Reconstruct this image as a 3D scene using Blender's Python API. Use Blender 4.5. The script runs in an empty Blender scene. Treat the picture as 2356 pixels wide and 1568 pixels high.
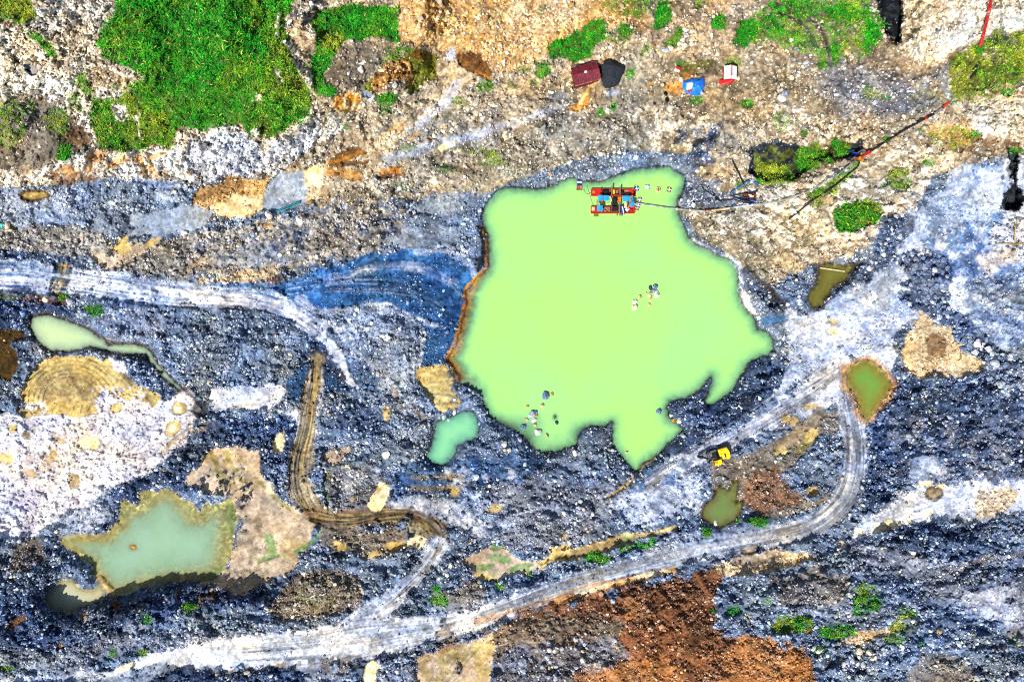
# Open-pit quarry with a turbid green pond, seen from above.
import bpy, math, random
import numpy as np
from mathutils import Vector

random.seed(7)
rng = np.random.default_rng(11)
f32 = np.float32
COLL = bpy.context.scene.collection

# ---------------------------------------------------------------- image units
# the layout is drawn in image-coordinate units: 2356 x 1568 of them over the camera frame, S metres each
S = 256.0 / 2356.0
CX, CY = 1178.0, 784.0
HC = 170.7                      # camera height over the pond

# ---------------------------------------------------------------- noise
_T = rng.random((256, 256)).astype(f32)
def vn(u, v, seed=0):
    u = np.asarray(u, f32) + seed * 37.31; v = np.asarray(v, f32) + seed * 17.77
    iu = np.floor(u); iv = np.floor(v)
    fu = u - iu; fv = v - iv
    iu = iu.astype(np.int32); iv = iv.astype(np.int32)
    fu = fu * fu * (3 - 2 * fu); fv = fv * fv * (3 - 2 * fv)
    a = _T[iu & 255, iv & 255]; b = _T[(iu + 1) & 255, iv & 255]
    c = _T[iu & 255, (iv + 1) & 255]; d = _T[(iu + 1) & 255, (iv + 1) & 255]
    return (a * (1 - fu) + b * fu) * (1 - fv) + (c * (1 - fu) + d * fu) * fv
def fbm(u, v, seed=0, oct=4, gain=.55):
    s = 0; a = 1; t = 0
    for i in range(oct):
        s = s + a * vn(u * 2 ** i, v * 2 ** i, seed + 3 * i); t += a; a *= gain
    return s / t
def sstep(a, b, x):
    t = np.clip((x - a) / (b - a), 0, 1); return t * t * (3 - 2 * t)

def worley(x, y, seed=0):
    """nearest of jittered points: distances F1 and F2, offset to it, three random numbers of its cell"""
    ix = np.floor(x).astype(np.int32); iy = np.floor(y).astype(np.int32)
    f1 = np.full(x.shape, 9., f32); f2 = f1.copy(); ox = np.zeros(x.shape, f32); oy = ox.copy(); id_ = np.zeros(x.shape, np.int32)
    for j in (-1, 0, 1):
        for i in (-1, 0, 1):
            cx = ix + i; cy = iy + j
            a = (cx * 7 + seed * 13) & 255; b = (cy * 5 + seed * 29) & 255
            dx = x - cx - _T[a, b]; dy = y - cy - _T[b, (a + 91) & 255]
            d = np.sqrt(dx * dx + dy * dy)
            m = d < f1
            f2 = np.where(m, f1, np.minimum(f2, d)); ox = np.where(m, dx, ox); oy = np.where(m, dy, oy)
            id_ = np.where(m, a * 256 + b, id_); f1 = np.where(m, d, f1)
    a, b = id_ >> 8, id_ & 255
    return f1, f2, ox, oy, _T[(a + 17) & 255, (b + 51) & 255], _T[(a + 101) & 255, (b + 7) & 255], _T[(a + 33) & 255, (b + 177) & 255]

def box(a, k):
    c = np.cumsum(np.pad(a, ((k + 1, k), (0, 0)), mode='edge'), 0, dtype=np.float64); a = (c[2 * k + 1:] - c[:-2 * k - 1]) / (2 * k + 1)
    c = np.cumsum(np.pad(a, ((0, 0), (k + 1, k)), mode='edge'), 1, dtype=np.float64); return ((c[:, 2 * k + 1:] - c[:, :-2 * k - 1]) / (2 * k + 1)).astype(f32)

def lin(h):
    h = h.lstrip('#')
    r = []
    for i in (0, 2, 4):
        c = int(h[i:i + 2], 16) / 255
        r.append(c / 12.92 if c <= .04045 else ((c + .055) / 1.055) ** 2.4)
    return np.array(r, f32)

# ---------------------------------------------------------------- grid (fine inside, coarse far outside)
STEP = 2.0
X0, X1, Y0, Y1 = -80, 2436, -80, 1648
out = np.array([130, 200, 320, 520, 850, 1400, 2400, 4000, 7000], f32)
gx = np.concatenate([X0 - out[::-1] + 80, np.arange(X0, X1 + 1, STEP), X1 + out - 80]).astype(f32)
gy = np.concatenate([Y0 - out[::-1] + 80, np.arange(Y0, Y1 + 1, STEP), Y1 + out - 80]).astype(f32)
NO = len(out)
FX, FY = np.meshgrid(gx, gy)
NY, NX = FX.shape

NA = fbm(FX / 46, FY / 46, 1)
NB = fbm(FX / 14, FY / 14, 2)
NCn = fbm(FX / 5, FY / 5, 3, 3)
W1 = rng.random((NY, NX)).astype(f32)
W2 = rng.random((NY, NX)).astype(f32)
WARP = ((fbm(FX / 34, FY / 34, 5, 5, .68) - .5) * 4.2 + (W1 - .5) * .35).astype(f32)
MIX = ((fbm(FX / 16, FY / 16, 8, 4, .75) - .5) * 1.5 + (W2 - .5) * .5).astype(f32)

COL = np.zeros((NY, NX, 3), f32)
SD = np.zeros((NY, NX), f32); MD = np.zeros((NY, NX), f32); SZ = np.full((NY, NX), 3.0, f32)
SA = np.zeros((NY, NX, 3), f32); SB = np.zeros((NY, NX, 3), f32)
RK = np.zeros((NY, NX), f32); RG = np.zeros((NY, NX), f32); SP = np.zeros((NY, NX), f32)
GR = np.zeros((NY, NX), f32); GT = np.zeros((NY, NX), f32)       # grass density and kind
H = np.zeros((NY, NX), f32); DH = np.zeros((NY, NX), f32)

def win(x0, y0, x1, y1):
    return (slice(max(np.searchsorted(gy, y0) - 1, 0), np.searchsorted(gy, y1) + 1),
            slice(max(np.searchsorted(gx, x0) - 1, 0), np.searchsorted(gx, x1) + 1))

def sdf_poly(pts, x, y):
    d = np.full(x.shape, 1e12, f32); ins = np.zeros(x.shape, bool)
    n = len(pts)
    for i in range(n):
        ax, ay = pts[i]; bx, by = pts[(i + 1) % n]
        ex, ey = bx - ax, by - ay
        wx, wy = x - ax, y - ay
        t = np.clip((wx * ex + wy * ey) / (ex * ex + ey * ey + 1e-9), 0, 1)
        d = np.minimum(d, (wx - ex * t) ** 2 + (wy - ey * t) ** 2)
        c = ((ay <= y) != (by <= y)) & (x < ex * (y - ay) / (ey if ey else 1e-9) + ax)
        ins ^= c
    return np.where(ins, -1, 1) * np.sqrt(d)

def smooth_line(pts, n=6):
    pts = [np.array(p, float) for p in pts]
    if len(pts) < 3: return pts
    P = [2 * pts[0] - pts[1]] + pts + [2 * pts[-1] - pts[-2]]
    r = []
    for i in range(1, len(P) - 2):
        for k in range(n):
            t = k / n
            r.append(.5 * ((2 * P[i]) + (P[i + 1] - P[i - 1]) * t + (2 * P[i - 1] - 5 * P[i] + 4 * P[i + 1] - P[i + 2]) * t * t
                           + (3 * P[i] - P[i - 1] - 3 * P[i + 1] + P[i + 2]) * t ** 3))
    r.append(P[-2]); return r

def line_field(pts, x, y):
    """distance, signed side offset, arc length, and width along a polyline of (x, y, width)"""
    d = np.full(x.shape, 1e12, f32); lat = np.zeros(x.shape, f32); arc = np.zeros(x.shape, f32); wd = np.zeros(x.shape, f32)
    L = 0
    for a, b in zip(pts[:-1], pts[1:]):
        ex, ey = b[0] - a[0], b[1] - a[1]; l = math.hypot(ex, ey) + 1e-9
        wx, wy = x - a[0], y - a[1]
        t = np.clip((wx * ex + wy * ey) / (l * l), 0, 1)
        dd = (wx - ex * t) ** 2 + (wy - ey * t) ** 2
        m = dd < d
        d = np.where(m, dd, d)
        lat = np.where(m, (wx * ey - wy * ex) / l, lat)
        arc = np.where(m, L + t * l, arc); wd = np.where(m, a[2] + (b[2] - a[2]) * t, wd)
        L += l
    return np.sqrt(d), lat, arc, wd

# ---------------------------------------------------------------- ground types (colours of dry material)
def gt(a, b, sp, st=0, sc=('#888888', '#888888'), md=0, sz=3.0, rg=.06, rk=0):
    return dict(rk=rk, a=lin(a), b=lin(b), sp=sp, st=st, sa=lin(sc[0]), sb=lin(sc[1]), md=md, sz=sz, rg=rg)
G = {}

def put(w, m, t):
    t = G[t]
    n = sstep(.3, .7, NA[w] * .45 + NB[w] * .4 + NCn[w] * .25 - .05)[..., None]
    m3 = m[..., None]
    COL[w] = COL[w] * (1 - m3) + (t['a'] * (1 - n) + t['b'] * n) * m3
    for arr, k in ((SD, 'st'), (MD, 'md'), (SZ, 'sz'), (RG, 'rg'), (RK, 'rk'), (SP, 'sp')):
        arr[w] = arr[w] * (1 - m) + t[k] * m
    SA[w] = SA[w] * (1 - m3) + t['sa'] * m3
    SB[w] = SB[w] * (1 - m3) + t['sb'] * m3

def blend(m, soft, w):
    # soft borders break up into interlocking patches instead of fading evenly
    if soft < 2.6: return m
    return sstep(.22, .78, m + MIX[w] * np.clip(1 - np.abs(m * 2 - 1), 0, 1) ** .6 * 1.1)

def P(t, pts, soft=4, warp=9, op=1.0, dh=0):
    xs = [p[0] for p in pts]; ys = [p[1] for p in pts]
    k = soft + warp + 4
    w = win(min(xs) - k, min(ys) - k, max(xs) + k, max(ys) + k)
    d = sdf_poly(pts, FX[w], FY[w]) + WARP[w] * warp
    m = blend(1 - sstep(-soft, soft, d), soft, w) * op
    put(w, m, t)
    if dh: DH[w] += m * dh
    return w, m

def E(t, cx, cy, rx, ry=None, rot=0, soft=3, warp=5, op=1.0, dh=0):
    ry = ry or rx; k = max(rx, ry) + soft + warp + 4
    w = win(cx - k, cy - k, cx + k, cy + k)
    c, s = math.cos(math.radians(rot)), math.sin(math.radians(rot))
    dx, dy = FX[w] - cx, FY[w] - cy
    u, v = dx * c + dy * s, -dx * s + dy * c
    d = (np.sqrt((u / rx) ** 2 + (v / ry) ** 2) - 1) * min(rx, ry) + WARP[w] * warp
    m = (1 - sstep(-soft, soft, d)) * op
    put(w, m, t)
    if dh: DH[w] += m * dh
    return w, m

def Ln(t, pts, soft=4, warp=5, op=1.0, dh=0, streak=0, sl=60, sw=3.0, rut=0, smooth=True):
    """a band of ground along a line; streak: 0..1, how much of it shows as thin lengthwise streaks"""
    pts = smooth_line(pts) if smooth else pts
    xs = [p[0] for p in pts]; ys = [p[1] for p in pts]; k = max(p[2] for p in pts) + soft + warp + 4
    w = win(min(xs) - k, min(ys) - k, max(xs) + k, max(ys) + k)
    d, lat, arc, wd = line_field(pts, FX[w], FY[w])
    m = 1 - sstep(-soft, soft, d - wd / 2 + WARP[w] * warp)
    if streak:
        s = vn(lat / sw, arc / sl, 9) * .6 + vn(lat / (sw * .5), arc / (sl * .6), 12) * .4
        s = sstep(.42, .62, s)
        m = blend(m, soft, w) * (1 - streak + streak * s)
        if rut: DH[w] -= rut * m
    m = m * op
    put(w, m, t)
    if dh: DH[w] += m * dh
    return w, m

def GRS(pts, dens=1.0, kind=0.0, soft=4, warp=10, ground='grass', gop=.9):
    """grass: density and kind (0 deep green, 1 olive straw)"""
    xs = [p[0] for p in pts]; ys = [p[1] for p in pts]; k = soft + warp + 4
    w = win(min(xs) - k, min(ys) - k, max(xs) + k, max(ys) + k)
    d = sdf_poly(pts, FX[w], FY[w]) + WARP[w] * warp
    m = 1 - sstep(-soft, soft, d)
    put(w, m * gop * min(1, dens), ground)
    GR[w] = GR[w] * (1 - m) + dens * m
    GT[w] = GT[w] * (1 - m) + kind * m

def ell(cx, cy, rx, ry=None, rot=0, n=14):
    ry = ry or rx; c, s = math.cos(math.radians(rot)), math.sin(math.radians(rot))
    return [(cx + rx * math.cos(a) * c - ry * math.sin(a) * s, cy + rx * math.cos(a) * s + ry * math.sin(a) * c)
            for a in [2 * math.pi * i / n for i in range(n)]]

def SPK(t, pts, thr=.6, op=1.0, scale=9, seed=20, soft=.05):
    """scattered patches of one ground type inside an outline"""
    xs = [p[0] for p in pts]; ys = [p[1] for p in pts]
    w = win(min(xs) - 10, min(ys) - 10, max(xs) + 10, max(ys) + 10)
    d = sdf_poly(pts, FX[w], FY[w]) + WARP[w] * 6
    n = fbm(FX[w] / scale, FY[w] / scale, seed, 4, .6)
    m = (1 - sstep(-8, 8, d)) * sstep(thr - soft, thr + soft, n) * op
    put(w, m, t)
# ================================================================ the ground layout, in image coordinates
G.update({
 'scree': gt('#776a57', '#bca98c', .42, .66, ('#fdf3df', '#958670'), .20, 3.0, .14, .1),
 'screeg': gt('#6e675d', '#ada392', .42, .64, ('#f5ede0', '#857d70'), .18, 3.0, .14, .25),
 'screed': gt('#655a45', '#998a70', .42, .55, ('#e6dac0', '#7d725e'), .10, 2.8, .10),
 'tan': gt('#b18750', '#d9b47c', .36, .80, ('#fcebc8', '#b5874d'), .10, 3.0, .07),
 'tanpale':gt('#b59a73', '#ddc7a2', .30, .55, ('#fbf0d8', '#a98e68'), .05, 2.6, .06),
 'soil':   gt('#4f3017', '#7a5126', .30, .10, ('#b08a5a', '#5a3a1d'), .02, 2.5, .05),
 'gbrown': gt('#5f5446', '#8c7f6c', .42, .60, ('#e0d5c4', '#7d7263'), .08, 2.8, .09),
 'ochre':  gt('#a8661a', '#db9c3b', .30, .10, ('#f2c578', '#8e5517'), .02, 2.5, .06),
 'ochreg': gt('#8a5a24', '#bd853f', .40, .80, ('#f4d49b', '#8e5a24'), .10, 3.0, .10),
 'cream':  gt('#e3c88e', '#f8ecc8', .12, .03, ('#fff6de', '#d0b27a'), .0, 2.5, .03),
 'white': gt('#c9bba6', '#f8f0e2', .36, .30, ('#fffaf0', '#a3977f'), .08, 3.4, .24, 1.0),
 'whiteb': gt('#9aa0ae', '#f0f1f5', .42, .30, ('#ffffff', '#7f8798'), .08, 3.4, .24, 1.0),
 'moss':   gt('#43480f', '#757a22', .40, .25, ('#b9b287', '#57551f'), .03, 2.6, .08),
 'grass':  gt('#143f08', '#2a640f', .40, .0, ('#2a640f', '#143f08'), .0, 2.6, .08),
 'gfine': gt('#6d7887', '#98a3b2', .30, .22, ('#cbd4e0', '#667283'), .0, 2.0, .05),
 'bgrav': gt('#3c4a62', '#75859c', .45, .74, ('#e0e7f0', '#6f8099'), .24, 3.0, .15),
 'lgrav': gt('#66748c', '#a5b1c4', .40, .62, ('#eaf0f7', '#7b89a2'), .12, 2.7, .12),
 'vgrav': gt('#585f72', '#8c94a6', .42, .62, ('#e2e5ee', '#6c7388'), .10, 2.7, .12),
 'dark': gt('#1d2a42', '#46587a', .48, .64, ('#c9d6e8', '#465b80'), .18, 3.0, .17),
 'black': gt('#12161d', '#2f3640', .40, .2, ('#7d8896', '#22272e'), .04, 2.6, .10),
 'blue': gt('#174173', '#4176ad', .42, .28, ('#a5c1e2', '#2b588f'), .02, 2.4, .08),
 'blued': gt('#10305a', '#2d5788', .42, .40, ('#a5c1e2', '#28507f'), .06, 2.6, .10),
 'pale': gt('#8b99b6', '#d3dae7', .32, .30, ('#f4f7fb', '#8291ad'), .03, 2.3, .08),
 'lilac': gt('#959cb0', '#dadde6', .32, .18, ('#f7f8fb', '#80869b'), .01, 2.2, .06),
 'road': gt('#aeb1b9', '#eceded', .22, .06, ('#fbfbfd', '#8c909c'), .0, 2.2, .03),
 'mudy':   gt('#a88f52', '#d3bb7a', .15, .02, ('#e8d7a0', '#8c7640'), .0, 2.2, .04),
 'mudp':   gt('#a59078', '#cdb89d', .12, .03, ('#e9dac4', '#7d6c58'), .0, 2.2, .03),
 'mudd':   gt('#6f5f4a', '#97866c', .25, .10, ('#cbbba0', '#55482f'), .0, 2.2, .05),
 'crust': gt('#b3aebd', '#f3eeee', .28, .08, ('#ffffff', '#948fa5'), .0, 2.2, .07, .35),
 'brown': gt('#573925', '#8a5a3c', .42, .78, ('#d9b595', '#7a5038'), .12, 2.8, .11),
 'orange': gt('#96602f', '#bf8450', .40, .85, ('#ecc79c', '#a06a3c'), .05, 2.6, .09),
 'track':  gt('#2b261f', '#55492f', .25, .05, ('#a08d62', '#2b261f'), .0, 2.2, .06),
 'tracky': gt('#8a7648', '#b8a26a', .20, .05, ('#d6c48e', '#6b5a35'), .0, 2.2, .05),
 'trackb': gt('#1d222f', '#3c4458', .25, .10, ('#8893ac', '#1d222f'), .0, 2.2, .06),
 'wet':    gt('#0d1218', '#262b30', .30, .10, ('#6d7683', '#1a2027'), .0, 2.2, .05),
 'wetb':   gt('#33260f', '#5b431c', .30, .15, ('#c8a770', '#4c3716'), .0, 2.4, .06),
 'green':  gt('#3f6a38', '#7d9a5c', .15, .0, ('#7d9a5c', '#3f6a38'), .0, 2.2, .02),
 'olive':  gt('#6d6426', '#9a8f45', .2, .0, ('#9a8f45', '#6d6426'), .0, 2.2, .02),
})
ALLW = (slice(0, NY), slice(0, NX))
def braid(t, pts, n, spread=.9, wd=2.6, op=.8, amp=3, sl=60, streak=.55, rut=.1, seed=0):
    """several thin wandering strands along a track"""
    Q = smooth_line(pts); r = np.random.default_rng(seed + n)
    nor = []
    for i in range(len(Q)):
        a, b = Q[max(i - 1, 0)], Q[min(i + 1, len(Q) - 1)]; d = np.array([b[0] - a[0], b[1] - a[1]]); d /= np.hypot(*d) + 1e-9; nor.append((-d[1], d[0]))
    for k in range(n):
        o = r.uniform(-.5, .5) * spread; p1, p2, f1 = r.uniform(0, 6.3, 3); i0 = int(r.uniform(0, .35) * len(Q)) if r.random() < .5 else 0; i1 = len(Q) - (int(r.uniform(0, .35) * len(Q)) if r.random() < .5 else 0)
        L_ = []
        for i in range(i0, i1):
            off = o * Q[i][2] + amp * math.sin(i * .11 + p1) + amp * .5 * math.sin(i * .27 + p2)
            L_.append((Q[i][0] + nor[i][0] * off, Q[i][1] + nor[i][1] * off, wd * (.7 + .6 * math.sin(i * .2 + f1) ** 2)))
        if len(L_) > 3: Ln(t, L_, 1.4, 1.2, op, streak=streak, sl=sl, sw=1.6, rut=rut, smooth=False)
put(ALLW, np.ones((NY, NX), f32), 'bgrav')

# ---- upper half: scree slopes under and around the top benches
P('scree', [(-9000, -9000), (9000, -9000), (9000, 330), (2420, 340), (2330, 350), (2240, 385), (2180, 390), (2130, 430), (2090, 470), (2060, 500), (2010, 550), (1960, 585),
            (1900, 605), (1830, 640), (1770, 650), (1715, 640), (1690, 590), (1600, 540), (1560, 480), (1590, 400), (1520, 350), (1330, 370),
            (1230, 400), (1120, 450), (1040, 440), (930, 460), (800, 470), (700, 470), (600, 420), (-9000, 460)], 10, 14)
P('screeg', [(880, 300), (1100, 250), (1240, 200), (1420, 220), (1560, 230), (1700, 240), (1690, 340), (1560, 350), (1320, 370), (1200, 410), (1080, 440), (900, 440), (820, 400)], 12, 16)
SPK('screed', [(950, 260), (1250, 200), (1700, 240), (1690, 380), (1330, 380), (1100, 440), (900, 440)], .58, .7, 30, 21)
P('bgrav', [(1330, 375), (1380, 355), (1450, 350), (1540, 345), (1590, 355), (1600, 395), (1560, 405), (1480, 395), (1400, 418), (1330, 415), (1260, 440), (1170, 440), (1120, 470), (1100, 520), (1060, 500), (1090, 460), (1180, 420)], 5, 8)
P('gfine', [(980, 455), (1060, 440), (1110, 445), (1090, 480), (1010, 500), (940, 500)], 8, 10, .6)
# white rock, top left
P('white', [(-300, 20), (40, 55), (230, -80), (275, -80), (240, 60), (225, 120), (190, 180), (215, 230), (212, 330), (150, 260), (60, 230), (-300, 260)], 6, 14)
SPK('screeg', [(150, -20), (260, -10), (225, 120), (180, 180), (110, 150), (130, 60)], .5, .8, 12, 23)
SPK('black', [(20, 90), (110, 140), (100, 190), (40, 180)], .72, .9, 14, 24)
P('black', [(48, 148), (70, 145), (82, 170), (72, 172)], 2, 3)
P('gbrown', [(50, 205), (120, 230), (190, 290), (205, 345), (150, 370), (60, 390), (-200, 395), (-200, 270), (-10, 255)], 8, 12)
P('soil', [(130, 305), (190, 290), (200, 330), (150, 340)], 6, 8, .6)
# white cliff under the green hill
P('white', [(60, 395), (150, 372), (222, 340), (400, 332), (410, 300), (550, 285), (600, 335), (720, 262), (745, 300), (760, 262), (790, 300), (720, 335), (640, 402), (560, 414), (440, 418), (300, 424), (190, 405), (120, 428), (-300, 440), (-300, 400)], 5, 8)
P('whiteb', [(430, 320), (560, 300), (610, 350), (740, 265), (725, 330), (640, 398), (560, 412), (440, 415)], 10, 8, .8)
for (x, y, r, q) in ((140, 395, 30, 10), (160, 402, 22, 12), (225, 362, 28, 14), (205, 390, 12, 14), (330, 385, 10, 26), (318, 365, 14, 12), (352, 395, 9, 26), (265, 375, 26, 10), (350, 360, 26, 8), (380, 400, 6, 16), (60, 400, 18, 6)):
    E('ochre', x, y, r, q, -20, 5, 6, .75)
P('soil', [(120, 400), (190, 395), (240, 405), (220, 425), (150, 432), (110, 425)], 6, 8, .7)
P('lgrav', [(-300, 440), (100, 432), (240, 415), (420, 418), (440, 440), (400, 470), (260, 480), (180, 520), (-300, 530)], 8, 12)
P('bgrav', [(180, 430), (230, 410), (300, 418), (330, 440), (260, 460), (190, 465)], 5, 8)
P('wetb', [(40, 448), (60, 434), (112, 440), (118, 452), (70, 466), (48, 460)], 3, 4)
P('mudy', [(50, 450), (60, 440), (108, 444), (110, 450), (72, 460)], 2, 3, .6)
# bench details between hill and pond
P('tan', [(430, 470), (470, 425), (530, 405), (612, 408), (610, 440), (602, 480), (565, 505), (500, 500)], 5, 9)
P('soil', [(440, 462), (470, 428), (540, 408), (580, 415), (540, 440), (470, 460)], 8, 9, .6)
P('cream', [(470, 480), (540, 450), (600, 455), (598, 482), (560, 502), (500, 498)], 10, 8, .65)
P('gfine', [(220, 540), (200, 510), (270, 480), (330, 490), (420, 465), (490, 482), (478, 520), (420, 542), (300, 552)], 5, 9)
P('dark', [(240, 490), (285, 482), (300, 530), (270, 548), (240, 520)], 8, 9, .6)
P('gfine', [(606, 480), (612, 430), (640, 396), (702, 390), (714, 420), (706, 468), (650, 488), (625, 500)], 2.5, 4)
P('pale', [(640, 455), (700, 440), (700, 452), (645, 468)], 6, 5, .35)
P('tanpale', [(700, 390), (740, 370), (830, 345), (920, 300), (1000, 240), (1030, 170), (1060, 150), (1100, 170), (1060, 215), (1000, 250), (940, 300), (900, 350), (870, 400), (800, 440), (710, 465)], 9, 10, .8)
P('lilac', [(930, 300), (1010, 235), (1050, 175), (1085, 175), (1030, 240), (960, 300)], 8, 9, .5)
Ln('lilac', [(880, 375, 14), (930, 350, 20), (1060, 320, 22), (1190, 280, 18), (1290, 250, 14)], 6, 7, .6)
Ln('gfine', [(890, 370, 30), (960, 350, 24), (1040, 335, 18)], 7, 7, .6)
P('cream', [(702, 395), (725, 375), (750, 385), (742, 420), (735, 435), (712, 425)], 4, 6)
P('ochre', [(745, 392), (770, 385), (830, 395), (830, 412), (760, 405)], 4, 6, .8)
P('soil', [(752, 372), (775, 352), (830, 338), (842, 350), (800, 370), (850, 368), (840, 380), (760, 384)], 4, 6, .95)
Ln('ochre', [(750, 378, 12), (790, 368, 10), (830, 352, 8)], 4, 4, .6, streak=.6)
Ln('soil', [(870, 408, 8), (900, 402, 10), (935, 400, 6)], 3, 3, .9)
Ln('ochre', [(880, 396, 9), (905, 390, 10), (925, 395, 5)], 3, 3, .8)
Ln('black', [(800, 378, 4), (840, 384, 4)], 2, 2, .7)
Ln('black', [(880, 405, 3), (930, 404, 3)], 2, 2, .7)
P('mudd', [(560, 418), (560, 412), (600, 405), (602, 412)], 3, 3, .3)
P('tan', [(905, 285), (930, 275), (925, 300), (880, 310)], 4, 6, .8)
P('ochre', [(930, 325), (960, 300), (972, 305), (945, 325)], 3, 4, .6)
for (x, y, rx, ry, r) in ((1023, 338, 34, 8, -22), (1046, 349, 14, 6, -10), (1158, 315, 6, 6, 0), (1000, 418, 12, 12, 0)):
    E('cream', x, y, rx, ry, r, 3, 5, .95)
# tan scree fan, top middle
P('tan', [(914, -300), (1560, -300), (1450, 50), (1340, 95), (1255, 135), (1205, 165), (1150, 172), (1105, 150), (1035, 128), (990, 118), (916, 98)], 5, 9)
P('tanpale', [(1180, -60), (1400, -60), (1330, 50), (1240, 110), (1180, 100)], 20, 14, .6)
Ln('ochre', [(1070, -30, 24), (1085, 40, 14), (1070, 90, 10)], 8, 8, .5)
Ln('orange', [(1240, -20, 20), (1200, 60, 16), (1180, 110, 20)], 8, 8, .5)
P('soil', [(1045, 128), (1080, 118), (1105, 128), (1118, 150), (1132, 168), (1134, 186), (1118, 180), (1098, 168), (1075, 165), (1062, 152)], 5, 7)
Ln('ochre', [(1095, 165, 5), (1125, 180, 6)], 3, 2, .8)
P('scree', [(1140, 170), (1250, 140), (1340, 110), (1450, 60), (1560, -10), (2000, -60), (2010, 80), (1900, 130), (1700, 125), (1600, 130), (1420, 140), (1320, 150), (1250, 200), (1150, 220)], 8, 12)
P('tan', [(1610, -60), (1700, -60), (1690, 10), (1650, 60), (1620, 40)], 8, 10, .6)
P('tan', [(1430, 30), (1480, 20), (1500, 60), (1470, 75), (1440, 60)], 8, 9, .6)
P('gbrown', [(755, 145), (790, 100), (830, 92), (882, 92), (902, 118), (872, 150), (852, 180), (815, 205), (775, 210), (742, 195)], 5, 8)
P('moss', [(835, 205), (868, 158), (915, 130), (950, 108), (1000, 118), (1020, 130), (1000, 170), (960, 205), (930, 215), (880, 218)], 5, 8)
P('soil', [(950, 112), (1000, 116), (1010, 130), (970, 140), (940, 130)], 6, 6, .7)
P('ochreg', ell(905, 178, 50, 38, -20), 4, 7)
P('scree', [(870, 215), (900, 190), (930, 185), (935, 215), (910, 240)], 8, 8, .8)
P('moss', [(950, 150), (990, 140), (1000, 180), (960, 200)], 5, 8, .8)
P('gfine', [(827, 206), (838, 206), (856, 220), (850, 226), (832, 224)], 1.5, 2)
P('pale', [(1020, 120), (1045, 110), (1045, 140), (1020, 150)], 5, 6, .8)
P('ochre', [(765, 225), (800, 212), (828, 210), (832, 235), (825, 258), (770, 248)], 4, 6)
SPK('cream', [(770, 225), (830, 210), (830, 258), (770, 250)], .55, .8, 8, 25)
# top bench around the sheds
P('screed', [(1200, 200), (1330, 150), (1560, 140), (1800, 130), (2000, 140), (2100, 200), (2060, 280), (1900, 270), (1700, 250), (1500, 230), (1300, 240)], 12, 14, .55)
P('vgrav', [(1920, 130), (2030, 160), (2140, 180), (2160, 240), (2060, 270), (1930, 260), (1880, 190)], 14, 14, .45)
P('ochre', [(1362, 190), (1372, 186), (1358, 206), (1350, 240), (1330, 256), (1318, 256), (1300, 252), (1330, 238), (1340, 210)], 3, 5, .9)
Ln('cream', [(1335, 238, 5), (1350, 215, 5)], 2, 4, .6)
P('ochre', [(1530, 200), (1560, 180), (1580, 168), (1600, 180), (1580, 195), (1565, 213), (1540, 210)], 5, 7, .75)
P('soil', [(1560, 165), (1600, 155), (1600, 172), (1570, 180)], 5, 6, .8)
P('moss', [(1550, 150), (1640, 140), (1640, 155), (1570, 165)], 5, 8, .7)
P('ochre', [(1490, 190), (1510, 180), (1508, 192), (1490, 196)], 4, 5, .7)
Ln('gbrown', [(1180, 310, 10), (1230, 285, 12), (1290, 258, 10)], 4, 5, .7)
E('pale', 1408, 212, 14, 7, 0, 4, 5, .8)
E('gfine', 1290, 225, 26, 12, -20, 6, 7, .6)
# slope between bench and pond, right part: white bedrock shows through
SPK('white', [(1380, 240), (1560, 250), (1640, 270), (1660, 330), (1560, 350), (1470, 345), (1380, 310)], .56, .8, 16, 27)
SPK('white', [(1720, 230), (1830, 250), (1900, 290), (2000, 250), (2000, 330), (1880, 330), (1760, 310), (1700, 290)], .55, .85, 16, 28)
SPK('dark', [(1560, 300), (1660, 290), (1680, 330), (1660, 380), (1590, 360), (1540, 330)], .55, .9, 18, 29)
P('black', [(1590, 325), (1612, 315), (1640, 312), (1655, 300), (1658, 312), (1625, 328), (1605, 342), (1590, 338)], 3, 5, .9)
P('dark', [(1575, 350), (1620, 350), (1650, 370), (1640, 385), (1600, 385)], 5, 7, .8)
P('mudd', [(1615, 375), (1660, 372), (1655, 400), (1620, 402)], 5, 5, .7)
P('black', [(1548, 318), (1570, 312), (1566, 330), (1548, 336)], 3, 4, .9)
P('black', [(1725, 335), (1790, 322), (1830, 330), (1850, 345), (1880, 350), (1900, 335), (1930, 325), (1985, 322), (1992, 345), (1975, 360), (1950, 372), (1920, 360), (1880, 380), (1850, 400), (1800, 420), (1760, 425), (1722, 400)], 4, 7)
SPK('moss', [(1730, 340), (1850, 335), (1960, 330), (1930, 380), (1860, 400), (1800, 430), (1750, 430)], .5, .8, 12, 30)
P('white', [(1740, 430), (1800, 420), (1850, 440), (1880, 400), (1960, 380), (2060, 350), (2160, 330), (2210, 350), (2160, 400), (2130, 440), (2100, 480), (2060, 500), (1990, 545), (1900, 590), (1830, 600), (1780, 560), (1700, 500), (1690, 450)], 8, 14, .75)
SPK('screed', [(1600, 470), (1720, 480), (1800, 450), (1900, 430), (2000, 370), (2120, 350), (2120, 420), (2000, 520), (1850, 600), (1700, 600), (1600, 540)], .5, .85, 20, 31)
P('screed', [(1565, 480), (1640, 490), (1720, 500), (1780, 560), (1830, 600), (1760, 640), (1715, 640), (1690, 595), (1600, 545), (1575, 520)], 8, 12, .8)
P('bgrav', [(1562, 440), (1600, 400), (1650, 420), (1690, 470), (1640, 490), (1570, 480)], 8, 12, .8)
SPK('white', [(1580, 480), (1720, 500), (1790, 570), (1700, 560), (1600, 535)], .55, .8, 14, 32)
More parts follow.
